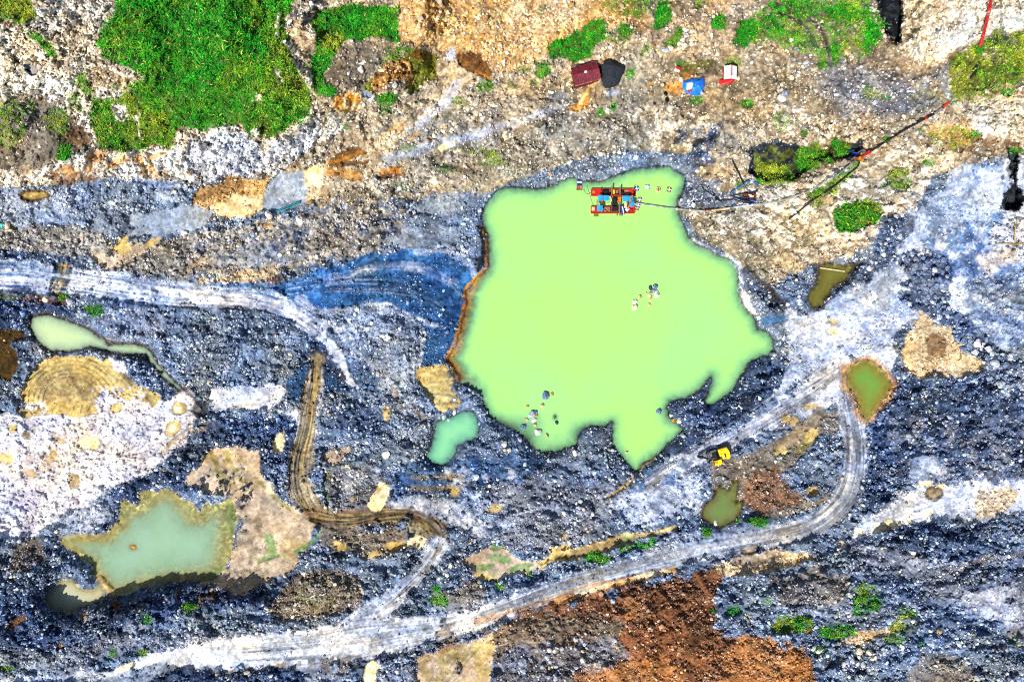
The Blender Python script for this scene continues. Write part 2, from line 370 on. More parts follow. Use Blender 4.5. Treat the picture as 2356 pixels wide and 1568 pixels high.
Ln('whiteb', [(1590, 552, 14), (1625, 572, 16), (1660, 590, 14), (1695, 610, 16), (1704, 650, 18), (1712, 690, 22), (1730, 720, 14)], 3, 6, .85)
P('dark', [(1705, 620), (1740, 620), (1790, 680), (1810, 705), (1780, 712), (1730, 680), (1712, 660)], 5, 8, .8)
Ln('track', [(1720, 620, 14), (1760, 660, 20), (1800, 705, 22)], 4, 5, .8, streak=.6)
P('tan', [(2130, 285), (2200, 285), (2260, 275), (2250, 300), (2180, 320), (2130, 310)], 6, 9, .9)
P('ochre', [(2180, 330), (2260, 300), (2260, 320), (2210, 340), (2190, 350)], 6, 8, .6)
P('white', [(2230, 240), (2356, 220), (2420, 230), (2420, 340), (2330, 330), (2260, 320), (2230, 280)], 8, 12, .8)
SPK('soil', [(2180, 300), (2420, 300), (2420, 345), (2200, 360)], .52, .7, 14, 33)
# cleft and white massif, top right
P('white', [(2075, -300), (9000, -300), (9000, 40), (2420, 60), (2330, 75), (2270, 85), (2220, 105), (2180, 135), (2140, 152), (2100, 135), (2080, 105), (2078, 40)], 5, 8)
P('tanpale', [(2085, -60), (2250, -60), (2200, 30), (2130, 90), (2090, 60)], 20, 14, .45)
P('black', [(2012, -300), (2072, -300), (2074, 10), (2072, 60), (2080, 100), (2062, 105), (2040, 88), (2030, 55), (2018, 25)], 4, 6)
P('gbrown', [(2030, 80), (2062, 95), (2080, 110), (2110, 150), (2060, 170), (2020, 150), (1960, 150)], 7, 9, .8)
P('moss', [(2180, 130), (2230, 100), (2300, 75), (2420, 60), (2420, 180), (2300, 190), (2200, 220), (2180, 180)], 8, 12, .85)
P('gbrown', [(2230, 95), (2330, 70), (2345, 110), (2320, 150), (2270, 140)], 7, 9, .8)
P('black', [(2270, 92), (2310, 82), (2420, 58), (2420, 66), (2330, 90), (2280, 104)], 3, 4, .8)
P('moss', [(2100, 200), (2200, 200), (2180, 240), (2080, 250)], 12, 14, .4)
P('lgrav', [(2150, 160), (2185, 140), (2180, 200), (2190, 230), (2165, 210)], 5, 7, .6)
Ln('gbrown', [(1905, 180, 10), (1910, 230, 14), (1930, 270, 14)], 6, 7, .5)
Ln('vgrav', [(1940, 200, 14), (1985, 230, 18), (2060, 250, 14), (2160, 230, 10)], 5, 7, .5)
# ---- right: pale blue ground below the white ledge
P('pale', [(2000, 640), (2060, 590), (2070, 510), (2110, 480), (2160, 440), (2190, 400), (2260, 380), (2340, 370), (9000, 360), (9000, 780), (2420, 800), (2300, 800), (2220, 720), (2100, 740), (2060, 800), (2050, 850), (1960, 830), (1880, 860), (1790, 920), (1740, 900), (1800, 820), (1800, 740), (1830, 680)], 9, 14)
P('lgrav', [(2130, 470), (2220, 430), (2300, 440), (2300, 500), (2250, 540), (2180, 560), (2130, 540)], 14, 16, .8)
SPK('blue', [(2100, 560), (2300, 480), (2420, 500), (2420, 860), (2300, 830), (2220, 700)], .55, .75, 22, 34)
P('lgrav', [(2230, 640), (2420, 600), (2420, 840), (2330, 840), (2240, 760)], 14, 16, .7)
for y in (650, 690, 735, 780, 825):
    Ln('blued', [(2225, y - 40, 10), (2300, y, 16), (2430, y + 30, 14)], 7, 9, .55)
P('whiteb', [(2290, 520), (2356, 500), (2420, 500), (2420, 600), (2330, 600), (2280, 570)], 8, 10, .8)
P('tanpale', [(2240, 590), (2330, 570), (2356, 600), (2300, 620), (2270, 640)], 10, 12, .5)
P('black', [(2318, 340), (2336, 352), (2340, 420), (2356, 450), (2362, 480), (2330, 486), (2294, 484), (2310, 440), (2330, 420), (2325, 380)], 4, 7)
P('bgrav', [(1800, 640), (1880, 610), (1960, 600), (2020, 570), (2040, 600), (1960, 660), (1900, 700), (1850, 720), (1810, 700)], 6, 9)
P('blue', [(1750, 730), (1775, 722), (1815, 725), (1812, 740), (1780, 752), (1755, 748)], 3, 4, .8)
P('bgrav', [(1762, 745), (1800, 745), (1818, 790), (1815, 850), (1780, 880), (1762, 870), (1780, 820), (1775, 780)], 4, 6)
P('gfine', [(2020, 620), (2060, 600), (2066, 680), (2040, 720), (2020, 680)], 9, 10, .7)
P('dark', [(2060, 585), (2130, 570), (2180, 590), (2195, 640), (2180, 700), (2230, 740), (2260, 790), (2230, 800), (2160, 760), (2130, 720), (2065, 690), (2090, 640)], 5, 8, .85)
P('dark', [(2030, 500), (2060, 488), (2105, 500), (2100, 540), (2040, 600), (2010, 570)], 5, 8, .8)
P('dark', [(2180, 770), (2260, 775), (2340, 830), (2345, 850), (2290, 850), (2210, 800)], 5, 7, .8)
# tan patch
P('tanpale', [(2085, 760), (2120, 720), (2170, 740), (2200, 780), (2230, 815), (2260, 830), (2256, 860), (2200, 870), (2120, 872), (2080, 850), (2078, 800)], 6, 9)
P('soil', [(2120, 780), (2150, 765), (2190, 790), (2170, 820), (2130, 815)], 6, 8, .8)
P('mudd', [(2082, 735), (2120, 730), (2100, 765)], 6, 7, .8)
# dark rubble slope on the right
P('dark', [(2060, 868), (2120, 875), (2210, 870), (2290, 850), (2420, 880), (9000, 880), (9000, 1120), (2360, 1120), (2200, 1100), (2100, 1110), (2040, 1160), (1990, 1200), (1985, 1120), (2010, 1040), (2000, 970), (2020, 935), (2050, 905)], 7, 10)
SPK('vgrav', [(2020, 960), (2200, 960), (2420, 960), (2420, 1110), (2200, 1100), (2010, 1090)], .5, .75, 26, 35)
SPK('pale', [(2260, 840), (2420, 840), (2420, 950), (2330, 930)], .55, .6, 22, 36)
Ln('dark', [(2200, 930, 30), (2280, 980, 36), (2356, 1030, 34), (2430, 1060, 40)], 10, 12, .8)
P('lilac', [(1945, 1250), (1990, 1195), (2060, 1150), (2095, 1118), (2200, 1112), (2420, 1110), (2420, 1180), (2330, 1180), (2230, 1205), (2150, 1200), (2090, 1205), (2010, 1232)], 9, 12)
P('pale', [(2090, 1050), (2160, 1050), (2180, 1110), (2090, 1115)], 10, 12, .7)
P('tanpale', [(2245, 1130), (2320, 1120), (2340, 1140), (2310, 1180), (2250, 1190)], 6, 8, .8)
E('cream', 2125, 1112, 20, 7, 0, 3, 6, .9); E('cream', 2163, 1118, 10, 6, 0, 3, 5, .8)
E('track', 2148, 1136, 22, 18, 0, 2.5, 3); E('mudd', 2148, 1134, 17, 12, 0, 2.5, 3)
P('cream', [(2003, 1228), (2012, 1205), (2040, 1195), (2068, 1200), (2072, 1208), (2040, 1222)], 3, 4)
P('mudy', [(2015, 1215), (2025, 1204), (2052, 1206), (2050, 1214), (2030, 1222)], 2, 3, .7)
for (x, y, r) in ((2130, 1185, 12), (2140, 1178, 8), (2092, 1177, 6), (1978, 1225, 9), (1935, 1252, 8), (2094, 1200, 6)): E('cream', x, y, r, r * .8, 0, 3, 5, .85)
P('dark', [(1975, 1240), (2060, 1215), (2130, 1205), (2230, 1210), (2300, 1230), (2300, 1290), (2230, 1300), (2120, 1280), (2050, 1270)], 9, 12, .9)
P('vgrav', [(1960, 1250), (2040, 1260), (2140, 1290), (2250, 1290), (2420, 1230), (2420, 1440), (2330, 1450), (2260, 1420), (2180, 1390), (2100, 1350), (2000, 1300), (1950, 1270)], 10, 14, .9)
P('lilac', [(2200, 1370), (2300, 1360), (2345, 1400), (2356, 1440), (2310, 1440), (2240, 1400)], 10, 12, .5)
Ln('dark', [(2010, 1320, 20), (2080, 1360, 24), (2160, 1400, 26), (2250, 1450, 26), (2300, 1470, 20)], 8, 10, .85)
P('dark', [(2160, 1330), (2230, 1300), (2356, 1290), (2420, 1290), (2420, 1360), (2330, 1340), (2230, 1360)], 9, 12, .75)
Ln('gbrown', [(2190, 1320, 10), (2260, 1290, 10), (2340, 1270, 14)], 5, 7, .5)
P('gbrown', [(2120, 1500), (2220, 1510), (2260, 1568), (2200, 1640), (2080, 1640), (2090, 1540)], 10, 14, .7)
P('vgrav', [(1790, 1400), (1900, 1380), (2000, 1360), (2040, 1400), (1990, 1440), (1900, 1440), (1800, 1440)], 12, 14, .5)
P('moss', [(2040, 1430), (2090, 1400), (2130, 1430), (2110, 1480), (2050, 1490)], 10, 12, .35)
P('tanpale', [(1930, 1470), (1990, 1450), (2050, 1430), (2090, 1420), (2060, 1450), (1990, 1480), (1970, 1500), (1935, 1490)], 7, 9, .85)

# ---- left: roads, blue earth, gravel
P('screeg', [(-300, 530), (180, 520), (230, 550), (420, 545), (520, 530), (620, 510), (800, 480), (930, 480), (950, 560), (860, 580), (700, 610), (620, 640), (480, 640), (300, 630), (200, 590), (-300, 570)], 9, 14, .75)
P('gfine', [(460, 600), (560, 560), (640, 570), (700, 590), (640, 625), (520, 625)], 12, 14, .7)
P('gfine', [(860, 520), (960, 510), (1060, 525), (1085, 570), (960, 575), (880, 570)], 12, 14, .65)
SPK('white', [(330, 560), (480, 530), (620, 500), (800, 470), (900, 460), (900, 500), (700, 530), (560, 560), (400, 590)], .58, .7, 14, 37)
SPK('dark', [(380, 570), (560, 540), (760, 500), (930, 490), (930, 540), (700, 580), (500, 600)], .57, .75, 18, 38)
P('mudp', [(205, 590), (260, 575), (330, 555), (370, 548), (350, 565), (280, 610), (220, 620)], 7, 10, .8)
P('mudy', [(250, 575), (275, 550), (290, 545), (305, 565), (285, 590)], 3, 5); P('mudy', [(335, 562), (350, 548), (362, 550), (345, 570)], 3, 4)
Ln('mudp', [(430, 620, 16), (470, 600, 12), (500, 600, 10)], 5, 6, .7)
P('tanpale', [(450, 640), (560, 620), (640, 610), (640, 640), (560, 650), (460, 655)], 8, 10, .6)
P('soil', [(615, 640), (650, 632), (650, 655), (612, 660)], 5, 6, .6)
P('dark', [(-300, 572), (60, 575), (140, 590), (200, 605), (220, 640), (160, 640), (100, 610), (-300, 595)], 5, 8)
Ln('pale', [(-300, 630, 66), (40, 634, 72), (110, 640, 66), (180, 645, 56), (270, 660, 62), (370, 676, 56), (480, 682, 56), (570, 690, 52), (640, 700, 50), (690, 728, 48), (730, 760, 44)], 5, 6)
Ln('crust', [(-300, 655, 26), (60, 655, 26), (170, 650, 20), (300, 655, 20), (480, 688, 30), (600, 697, 30), (690, 728, 30)], 6, 7, .7, streak=.5, sl=90)
Ln('blue', [(-300, 622, 26), (60, 618, 30), (110, 628, 24), (125, 650, 10)], 6, 7, .85, streak=.45, sl=80)
Ln('blue', [(200, 670, 14), (300, 690, 18), (370, 692, 12), (430, 690, 10)], 5, 6, .65, streak=.4, sl=80)
Ln('blue', [(470, 655, 10), (560, 660, 16), (640, 665, 20)], 5, 6, .8, streak=.4, sl=80)
Ln('dark', [(140, 670, 6), (240, 700, 10), (330, 706, 10), (480, 705, 6), (590, 715, 6)], 3, 4, .75)
Ln('dark', [(250, 640, 5), (310, 655, 6), (360, 672, 5)], 3, 3, .7)
P('black', [(118, 600), (160, 612), (162, 640), (150, 670), (128, 668), (106, 662), (118, 640)], 4, 5)
Ln('tracky', [(146, 612, 22), (140, 640, 24), (124, 668, 22)], 3, 4, .9, streak=.85, sl=50, sw=2.4)
# blue earth bank
P('blue', [(630, 655), (700, 626), (780, 612), (850, 586), (950, 577), (1040, 578), (1095, 605), (1098, 640), (1078, 680), (1070, 720), (1062, 752), (1042, 800), (1012, 842), (970, 840), (962, 800), (985, 770), (960, 735), (900, 706), (850, 694), (800, 702), (740, 712), (690, 700), (650, 680)], 6, 9)
P('blued', [(860, 650), (960, 640), (1040, 670), (1066, 720), (1050, 770), (1000, 745), (930, 715), (870, 692), (790, 690), (800, 660)], 10, 12, .8)
P('blued', [(962, 800), (1000, 750), (1055, 760), (1040, 800), (1010, 840), (970, 838)], 8, 10, .85)
Ln('pale', [(730, 660, 8), (800, 640, 14), (870, 612, 16), (930, 610, 12), (1000, 620, 8), (1070, 660, 6)], 6, 8, .55, streak=.5, sl=70)
Ln('pale', [(960, 580, 8), (1040, 582, 8), (1080, 610, 20), (1090, 630, 16)], 5, 7, .5)
Ln('lilac', [(690, 690, 26), (730, 715, 18), (800, 722, 16), (830, 715, 8)], 5, 6, .7, streak=.4)
Ln('lilac', [(735, 735, 8), (780, 760, 20), (820, 752, 12), (860, 740, 6)], 4, 5, .8)
Ln('pale', [(840, 698, 6), (900, 704, 9), (970, 738, 9), (1020, 755, 7)], 3, 4, .75)
P('black', [(1098, 520), (1122, 520), (1124, 590), (1118, 615), (1098, 630), (1088, 605), (1104, 580)], 5, 6)
SPK('pale', [(1000, 570), (1090, 570), (1100, 630), (1060, 600)], .5, .7, 10, 39)
P('lgrav', [(800, 712), (870, 706), (930, 725), (980, 760), (970, 800), (965, 850), (960, 900), (900, 905), (830, 890), (790, 830), (780, 780)], 8, 10)
P('blued', [(790, 830), (840, 830), (880, 870), (860, 905), (810, 890)], 8, 9, .7)
P('lgrav', [(900, 840), (960, 850), (970, 920), (990, 960), (940, 960), (900, 920)], 8, 9, .8)
P('bgrav', [(300, 712), (440, 706), (580, 716), (660, 740), (710, 790), (720, 830), (660, 870), (600, 880), (480, 860), (400, 850), (350, 800), (260, 770), (230, 735)], 6, 9)
P('vgrav', [(230, 735), (300, 712), (380, 715), (350, 780), (300, 785), (250, 780)], 8, 10, .8)
P('dark', [(-300, 690), (40, 680), (120, 690), (180, 715), (200, 745), (130, 725), (70, 730), (40, 765), (-300, 775)], 5, 8)
P('soil', [(50, 678), (110, 680), (170, 690), (160, 700), (60, 695)], 4, 6, .6)
P('moss', [(-20, 672), (60, 680), (30, 690), (-20, 688)], 4, 5, .6)
# track junction
P('black', [(700, 742), (722, 742), (738, 762), (750, 780), (776, 800), (770, 815), (740, 800), (715, 770)], 3, 4, .95)
P('dark', [(700, 820), (722, 780), (745, 800), (770, 840), (800, 890), (815, 905), (790, 905), (760, 900), (735, 940), (700, 940), (650, 890)], 5, 7)
P('blued', [(660, 880), (700, 830), (715, 850), (705, 900), (690, 930), (655, 912)], 6, 7, .8)
P('blued', [(750, 840), (790, 890), (810, 900), (770, 905), (745, 900)], 6, 7, .8)
Ln('lilac', [(700, 742, 16), (735, 775, 22), (765, 800, 22), (785, 835, 20), (795, 865, 12), (822, 895, 6)], 3, 4)
Ln('black', [(722, 775, 12), (728, 820, 22), (722, 870, 28)], 4, 5, .9, streak=.3)
P('lilac', [(480, 905), (500, 892), (570, 885), (650, 882), (662, 900), (650, 920), (620, 945), (540, 940), (490, 948)], 4, 6)
Ln('trackb', [(490, 942, 5), (560, 935, 5), (640, 915, 4)], 2, 3, .7, streak=.6)
Ln('mudy', [(520, 938, 6), (580, 930, 6)], 2, 3, .7)
P('dark', [(490, 960), (600, 950), (690, 960), (680, 1040), (640, 1100), (600, 1060), (590, 1030), (480, 1050), (430, 1030)], 8, 10, .9)
P('blued', [(640, 950), (700, 940), (690, 980), (640, 970)], 6, 7, .7)
P('lilac', [(640, 945), (690, 940), (700, 990), (670, 970)], 5, 6, .7)
P('bgrav', [(760, 905), (850, 900), (960, 960), (1000, 980), (990, 1040), (900, 1050), (800, 1040), (750, 1000), (735, 940)], 8, 10)
P('dark', [(770, 930), (850, 920), (890, 960), (850, 1010), (780, 1000)], 10, 12, .7)
Ln('mudd', [(905, 895, 8), (920, 930, 10), (940, 965, 10)], 4, 5, .8); Ln('mudd', [(950, 930, 7), (975, 960, 9)], 4, 5, .7); E('mudy', 889, 950, 6, 14, 0, 3, 4, .8)
P('mudy', [(955, 850), (970, 843), (1000, 842), (1030, 838), (1042, 860), (1050, 900), (1058, 930), (1020, 948), (985, 920), (965, 890)], 4, 6)
Ln('mudd', [(990, 880, 4), (1040, 876, 4)], 2, 3, .6); Ln('mudd', [(985, 905, 4), (1048, 912, 4)], 2, 3, .6); Ln('mudd', [(1000, 930, 4), (1048, 925, 4)], 2, 3, .6)
SPK('bgrav', [(1030, 850), (1060, 860), (1060, 930), (1040, 920)], .45, .8, 8, 40)
# yellow mud with wheel arcs, white crust
P('wetb', [(-300, 770), (30, 760), (58, 770), (40, 810), (45, 850), (20, 872), (-300, 880)], 4, 7)
P('bgrav', [(20, 790), (60, 778), (100, 800), (90, 830), (50, 825)], 5, 7)
P('crust', [(-300, 960), (60, 955), (110, 930), (220, 910), (290, 890), (270, 840), (285, 850), (300, 880), (370, 925), (420, 900), (440, 905), (465, 950), (430, 1010), (382, 1050), (300, 1112), (250, 1125), (200, 1160), (120, 1205), (60, 1240), (-300, 1250)], 6, 9)
P('mudy', [(48, 905), (70, 855), (100, 825), (160, 812), (210, 820), (258, 832), (290, 868), (372, 910), (352, 934), (290, 918), (235, 905), (220, 920), (225, 950), (180, 958), (110, 955), (60, 960), (55, 935)], 4, 7)
P('mudd', [(90, 860), (150, 850), (200, 860), (230, 890), (200, 930), (120, 930), (80, 910)], 14, 14, .5)
for k, r in enumerate((58, 68, 78, 88, 98, 108)):
    pts = [(165 + r * 1.12 * math.cos(a), 922 - r * .95 * math.sin(a) + (max(0, math.cos(a)) ** 2) * 8, 6) for a in np.linspace(3.5, .25, 10)]
    Ln('track', pts, 1.5, 3, .85, streak=.75, sl=34, sw=2.0, rut=.12)
for k in range(5):
    Ln('track', [(268 + k * 4, 842 + k * 7, 4), (320 + k * 3, 885 + k * 7, 5), (352, 918 + k * 4, 4)], 1.5, 2, .7, streak=.8, sl=26, sw=2.0)
for k in range(9):
    Ln('track', [(70 + k * 17, 925 + (k % 3) * 6, 3), (72 + k * 16, 945 + (k % 2) * 10, 3)], 1.2, 2, .7, streak=.5, sl=14)
SPK('crust', [(210, 890), (330, 880), (340, 930), (220, 940)], .5, .9, 9, 41)
SPK('crust', [(40, 930), (100, 920), (120, 960), (50, 970)], .5, .9, 9, 42)
P('crust', [(255, 825), (285, 838), (285, 855), (262, 850)], 2, 4)
for (x, y, rx, ry) in ((202, 1017, 23, 17), (270, 938, 13, 9), (60, 950, 11, 12), (45, 945, 5, 6)):
    E('wet', x, y, rx + 2, ry + 2, 0, 2, 4, .8); E('cream' if rx > 20 else 'mudy', x, y, rx, ry, 0, 2, 4)
P('wetb', [(32, 980), (42, 970), (40, 990), (25, 998), (20, 988)], 2, 3, .8); E('mudy', 30, 985, 8, 10, 0, 2, 3)
for (x, y, rx, ry, c) in ((15, 1054, 15, 12, 'mudy'), (122, 1048, 10, 16, 'mudy'), (118, 1058, 14, 9, 'mudp'), (60, 1000, 10, 8, 'mudd'), (140, 1015, 10, 6, 'mudy'), (170, 1108, 12, 18, 'mudd'), (70, 1090, 20, 9, 'mudp')):
    E('wetb', x, y, rx + 1.5, ry + 1.5, 20, 2, 5, .7); E(c, x, y, rx - 1, ry - 1, 20, 2, 5)
for (x, y, rx, ry, r) in ((410, 940, 16, 14, 0), (397, 985, 15, 22, 35)):
    E('wetb', x, y, rx + 2, ry + 2, r, 2, 4, .8); E('mudy', x, y, rx, ry, r, 2, 4); E('cream', x - 2, y + 2, rx * .6, ry * .6, r, 4, 4, .8)
E('wet', 463, 940, 20, 22, 0, 3, 4, .8)
Ln('wet', [(417, 890, 5), (440, 908, 6), (465, 938, 7), (486, 962, 5), (510, 985, 4)], 2, 3, .75)
SPK('mudp', [(60, 960), (200, 970), (230, 1010), (150, 1100), (40, 1130), (0, 1050)], .55, .55, 12, 43)
for k in range(9):
    x = 250 + k * 17
    Ln('wet', [(x + 40, 970 + k * 3, 2.2), (x + 15, 1000 + k * 5, 2.4), (x - 15, 1040 + k * 3, 2)], 1.2, 5, .5, streak=.4, sl=20)
for k in range(6):
    Ln('track', [(385, 1030 - k * 2, 3), (440, 985 - k * 1, 4), (500, 965 + k * 3, 3)], 1.5, 3, .6, streak=.6, sl=30)
Ln('mudy', [(375, 1040, 8), (420, 1000, 9), (470, 985, 6)], 3, 5, .7, streak=.5)
# lower left
P('dark', [(225, 1160), (260, 1120), (330, 1105), (430, 1050), (470, 1055), (460, 1100), (470, 1130), (440, 1140), (420, 1125), (380, 1115), (330, 1125), (316, 1150), (275, 1150), (270, 1200), (240, 1225), (180, 1220), (215, 1190)], 5, 8)
P('pale', [(100, 1200), (200, 1160), (240, 1130), (270, 1140), (250, 1200), (190, 1225), (120, 1225)], 10, 12, .6)
P('bgrav', [(-300, 1245), (60, 1240), (130, 1245), (180, 1280), (215, 1320), (205, 1360), (150, 1340), (110, 1350), (100, 1390), (120, 1420), (40, 1440), (-300, 1430)], 8, 10)
P('gbrown', [(30, 1250), (95, 1240), (100, 1300), (60, 1320), (30, 1300)], 9, 10, .8)
P('dark', [(-300, 1330), (70, 1340), (110, 1400), (200, 1420), (220, 1385), (330, 1352), (450, 1340), (520, 1350), (600, 1340), (620, 1390), (560, 1410), (440, 1420), (300, 1440), (220, 1480), (120, 1500), (-300, 1480)], 8, 10)
for (x, y, rx, ry, r) in ((25, 1440, 16, 8, -30), (45, 1425, 18, 6, -20), (137, 1490, 8, 14, 20), (230, 1480, 5, 16, 30), (268, 1388, 7, 12, 10), (412, 1365, 4, 12, 10), (465, 1375, 6, 12, 20), (490, 1370, 6, 8, 0), (190, 1415, 16, 10, -10), (360, 1385, 22, 6, -5)):
    E('soil', x, y, rx, ry, r, 4, 6, .8)
P('vgrav', [(300, 1440), (440, 1420), (560, 1400), (600, 1440), (540, 1460), (420, 1480), (300, 1500), (200, 1520), (-50, 1535), (-50, 1500), (140, 1500)], 10, 12, .6)
P('bgrav', [(330, 1430), (440, 1410), (580, 1395), (590, 1440), (460, 1460), (340, 1470)], 8, 9, .9)
# pink mud flat
P('mudp', [(428, 1108), (450, 1075), (475, 1042), (530, 1030), (590, 1040), (600, 1090), (640, 1150), (700, 1178), (722, 1210), (705, 1260), (682, 1300), (640, 1328), (600, 1345), (560, 1365), (505, 1352), (470, 1340), (520, 1310), (542, 1250), (552, 1195), (535, 1140), (470, 1138)], 5, 8)
SPK('dark', [(450, 1100), (500, 1080), (560, 1080), (580, 1130), (560, 1180), (520, 1140), (460, 1135)], .56, .85, 9, 44)
SPK('mudd', [(540, 1190), (640, 1180), (640, 1320), (560, 1350), (530, 1290)], .55, .7, 18, 45)
SPK('tracky', [(460, 1050), (560, 1040), (600, 1110), (560, 1150), (500, 1100)], .52, .7, 10, 46)
for (a, b, c) in (((485, 1040, 5), (505, 1090, 6), (515, 1150, 5)), ((520, 1040, 4), (540, 1080, 4), (560, 1110, 3)), ((590, 1100, 5), (640, 1150, 6), (690, 1190, 4))):
    Ln('olive', [a, b, c], 3, 5, .75)
P('green', [(612, 1232), (625, 1225), (635, 1245), (640, 1265), (655, 1280), (620, 1290), (600, 1295), (575, 1300), (580, 1290), (615, 1275)], 4, 6, .85)
P('tracky', [(640, 1240), (700, 1230), (705, 1250), (680, 1290), (650, 1290), (640, 1265)], 6, 7, .6)
Ln('green', [(680, 1268, 9), (705, 1255, 9), (728, 1235, 8), (745, 1205, 8), (758, 1180, 8), (752, 1150, 7), (745, 1110, 8), (755, 1085, 6), (775, 1065, 6), (815, 1058, 5)], 3, 4, .85)
Ln('wet', [(600, 1292, 6), (640, 1280, 4)], 2, 3, .7)
E('olive', 755, 1095, 10, 16, 20, 3, 5, .8)
P('mudp', [(740, 1050), (800, 1020), (815, 1040), (790, 1060), (760, 1075)], 5, 7, .8)
E('cream', 640, 1020, 12, 26, 10, 3, 6, .9); E('cream', 622, 1120, 8, 14, 0, 3, 6, .5)
P('gbrown', [(740, 1070), (830, 1060), (900, 1110), (880, 1180), (800, 1180), (760, 1180)], 9, 12, .5)
P('pale', [(790, 1090), (870, 1080), (880, 1120), (820, 1130), (780, 1160)], 9, 11, .5)
# main wheel track going down
TR1 = [(728, 830, 26), (722, 880, 34), (714, 930, 40), (706, 990, 44), (692, 1050, 50), (690, 1100, 56), (702, 1145, 54), (730, 1185, 44)]
Ln('lilac', [(738, 850, 10), (735, 920, 18), (725, 970, 14)], 4, 5, .7)
Ln('mudd', TR1, 9, 9, .75)
Ln('tracky', TR1, 6, 8, .55, streak=.5, sl=80, sw=7)
braid('track', TR1, 16, .95, 3.0, .9, 4, 80, .5, .14); braid('mudy', TR1, 9, .9, 2.2, .8, 4, 60, .6, -.05, 3); braid('lilac', TR1, 6, 1.1, 2.4, .6, 5, 60, .6, 0, 5); braid('black', TR1, 5, .8, 2.2, .8, 4, 70, .5, .15, 8)
TR2 = [(715, 1185, 36), (760, 1195, 44), (820, 1195, 42), (880, 1182, 36), (940, 1180, 36), (985, 1198, 44), (1012, 1230, 44), (1008, 1262, 36)]
Ln('mudd', TR2, 9, 10, .8)
Ln('soil', TR2, 7, 8, .6, streak=.7, sl=60, sw=5)
braid('track', TR2, 16, .95, 2.8, .9, 4, 80, .5, .14); braid('tracky', TR2, 9, 1.0, 2.4, .7, 4, 60, .6, -.05, 3); braid('black', TR2, 4, .7, 2.2, .7, 4, 70, .5, .12, 8)
Ln('lilac', [(900, 1158, 18), (960, 1160, 34), (1030, 1175, 40), (1090, 1210, 40), (1115, 1230, 20)], 6, 8, .85)
P('cream', [(845, 1165), (860, 1130), (862, 1108), (885, 1108), (898, 1125), (892, 1150), (872, 1172)], 3, 5)
P('cream', [(930, 1250), (960, 1230), (985, 1240), (975, 1262), (935, 1270)], 4, 7, .8); P('tracky', [(930, 1210), (980, 1205), (995, 1235), (950, 1235)], 6, 7, .6)
P('gbrown', [(740, 1210), (850, 1215), (930, 1220), (930, 1265), (860, 1280), (780, 1270), (740, 1250)], 8, 10, .85)
for (x, y, rx, ry, r) in ((783, 1260, 16, 12, 35), (858, 1275, 9, 14, 40), (870, 1280, 8, 7, 0), (838, 1278, 8, 6, 0), (905, 1255, 16, 8, -10)): E('mudy', x, y, rx, ry, r, 3, 5, .95)
TR3 = [(1008, 1255, 46), (985, 1290, 50), (950, 1330, 54), (910, 1370, 60), (860, 1415, 66), (820, 1450, 70)]
Ln('pale', TR3, 5, 6)
Ln('road', TR3, 4, 5, .85, streak=.8, sl=160, sw=6)
braid('track', TR3, 8, .9, 2.6, .6, 4, 90, .6, .1); braid('gfine', TR3, 10, 1.0, 3.2, .8, 4, 90, .6, .05, 4)
Ln('gbrown', [(1018, 1240, 12), (990, 1300, 14), (950, 1350, 12), (900, 1395, 8)], 4, 6, .5, streak=.5)
P('gbrown', [(680, 1330), (730, 1300), (800, 1310), (840, 1350), (832, 1390), (790, 1410), (720, 1420), (640, 1430), (620, 1400)], 8, 10, .9)
SPK('moss', [(680, 1340), (780, 1330), (770, 1400), (680, 1410)], .55, .5, 14, 47)
P('bgrav', [(840, 1290), (960, 1260), (970, 1285), (900, 1350), (845, 1380), (830, 1340)], 5, 8)
P('bgrav', [(690, 1270), (760, 1260), (830, 1275), (830, 1310), (740, 1310), (690, 1310)], 6, 8, .8)
P('bgrav', [(1000, 1300), (1060, 1270), (1080, 1330), (1200, 1330), (1240, 1330), (1180, 1385), (1060, 1420), (960, 1440), (870, 1440), (930, 1390)], 8, 10)
P('gbrown', [(1000, 1360), (1100, 1340), (1120, 1390), (1040, 1410), (990, 1400)], 10, 12, .6)
Ln('pale', [(1000, 1405, 26), (1060, 1400, 22), (1120, 1385, 16)], 7, 8, .4)
# central gravel
P('blued', [(960, 1060), (1060, 1050), (1120, 1030), (1130, 1100), (1090, 1150), (1000, 1130), (920, 1130), (900, 1090)], 12, 14, .75)
P('vgrav', [(1120, 1100), (1300, 1080), (1440, 1100), (1420, 1180), (1360, 1240), (1250, 1270), (1160, 1250), (1120, 1180)], 14, 16, .75)
P('bgrav', [(1100, 1010), (1180, 1010), (1240, 1045), (1320, 1030), (1400, 1000), (1420, 1040), (1450, 1090), (1420, 1110), (1300, 1110), (1170, 1090), (1100, 1060)], 6, 9)
P('blued', [(1060, 1060), (1180, 1040), (1260, 1060), (1200, 1110), (1080, 1110)], 12, 14, .7)
SPK('pale', [(1020, 1070), (1180, 1060), (1200, 1250), (1060, 1200)], .56, .7, 18, 48)
for y in (1098, 1123): Ln('gbrown', [(940, y, 9), (1000, y, 8), (1060, y - 2, 8)], 3, 5, .7); E('mudd', 1038, y, 8, 7, 0, 3, 5, .8)
for (x, y, rx, ry) in ((1136, 1172, 18, 12), (1046, 1130, 10, 9), (1300, 1235, 12, 10), (1300, 1258, 18, 6)): E('mudy', x, y, rx, ry, -10, 3, 6, .75)
P('lilac', [(1440, 1150), (1500, 1090), (1560, 1050), (1640, 1010), (1690, 985), (1760, 950), (1830, 900), (1890, 850), (1930, 830), (1945, 860), (1950, 910), (1890, 950), (1800, 980), (1740, 1000), (1680, 1040), (1620, 1070), (1540, 1110), (1470, 1170)], 7, 10)
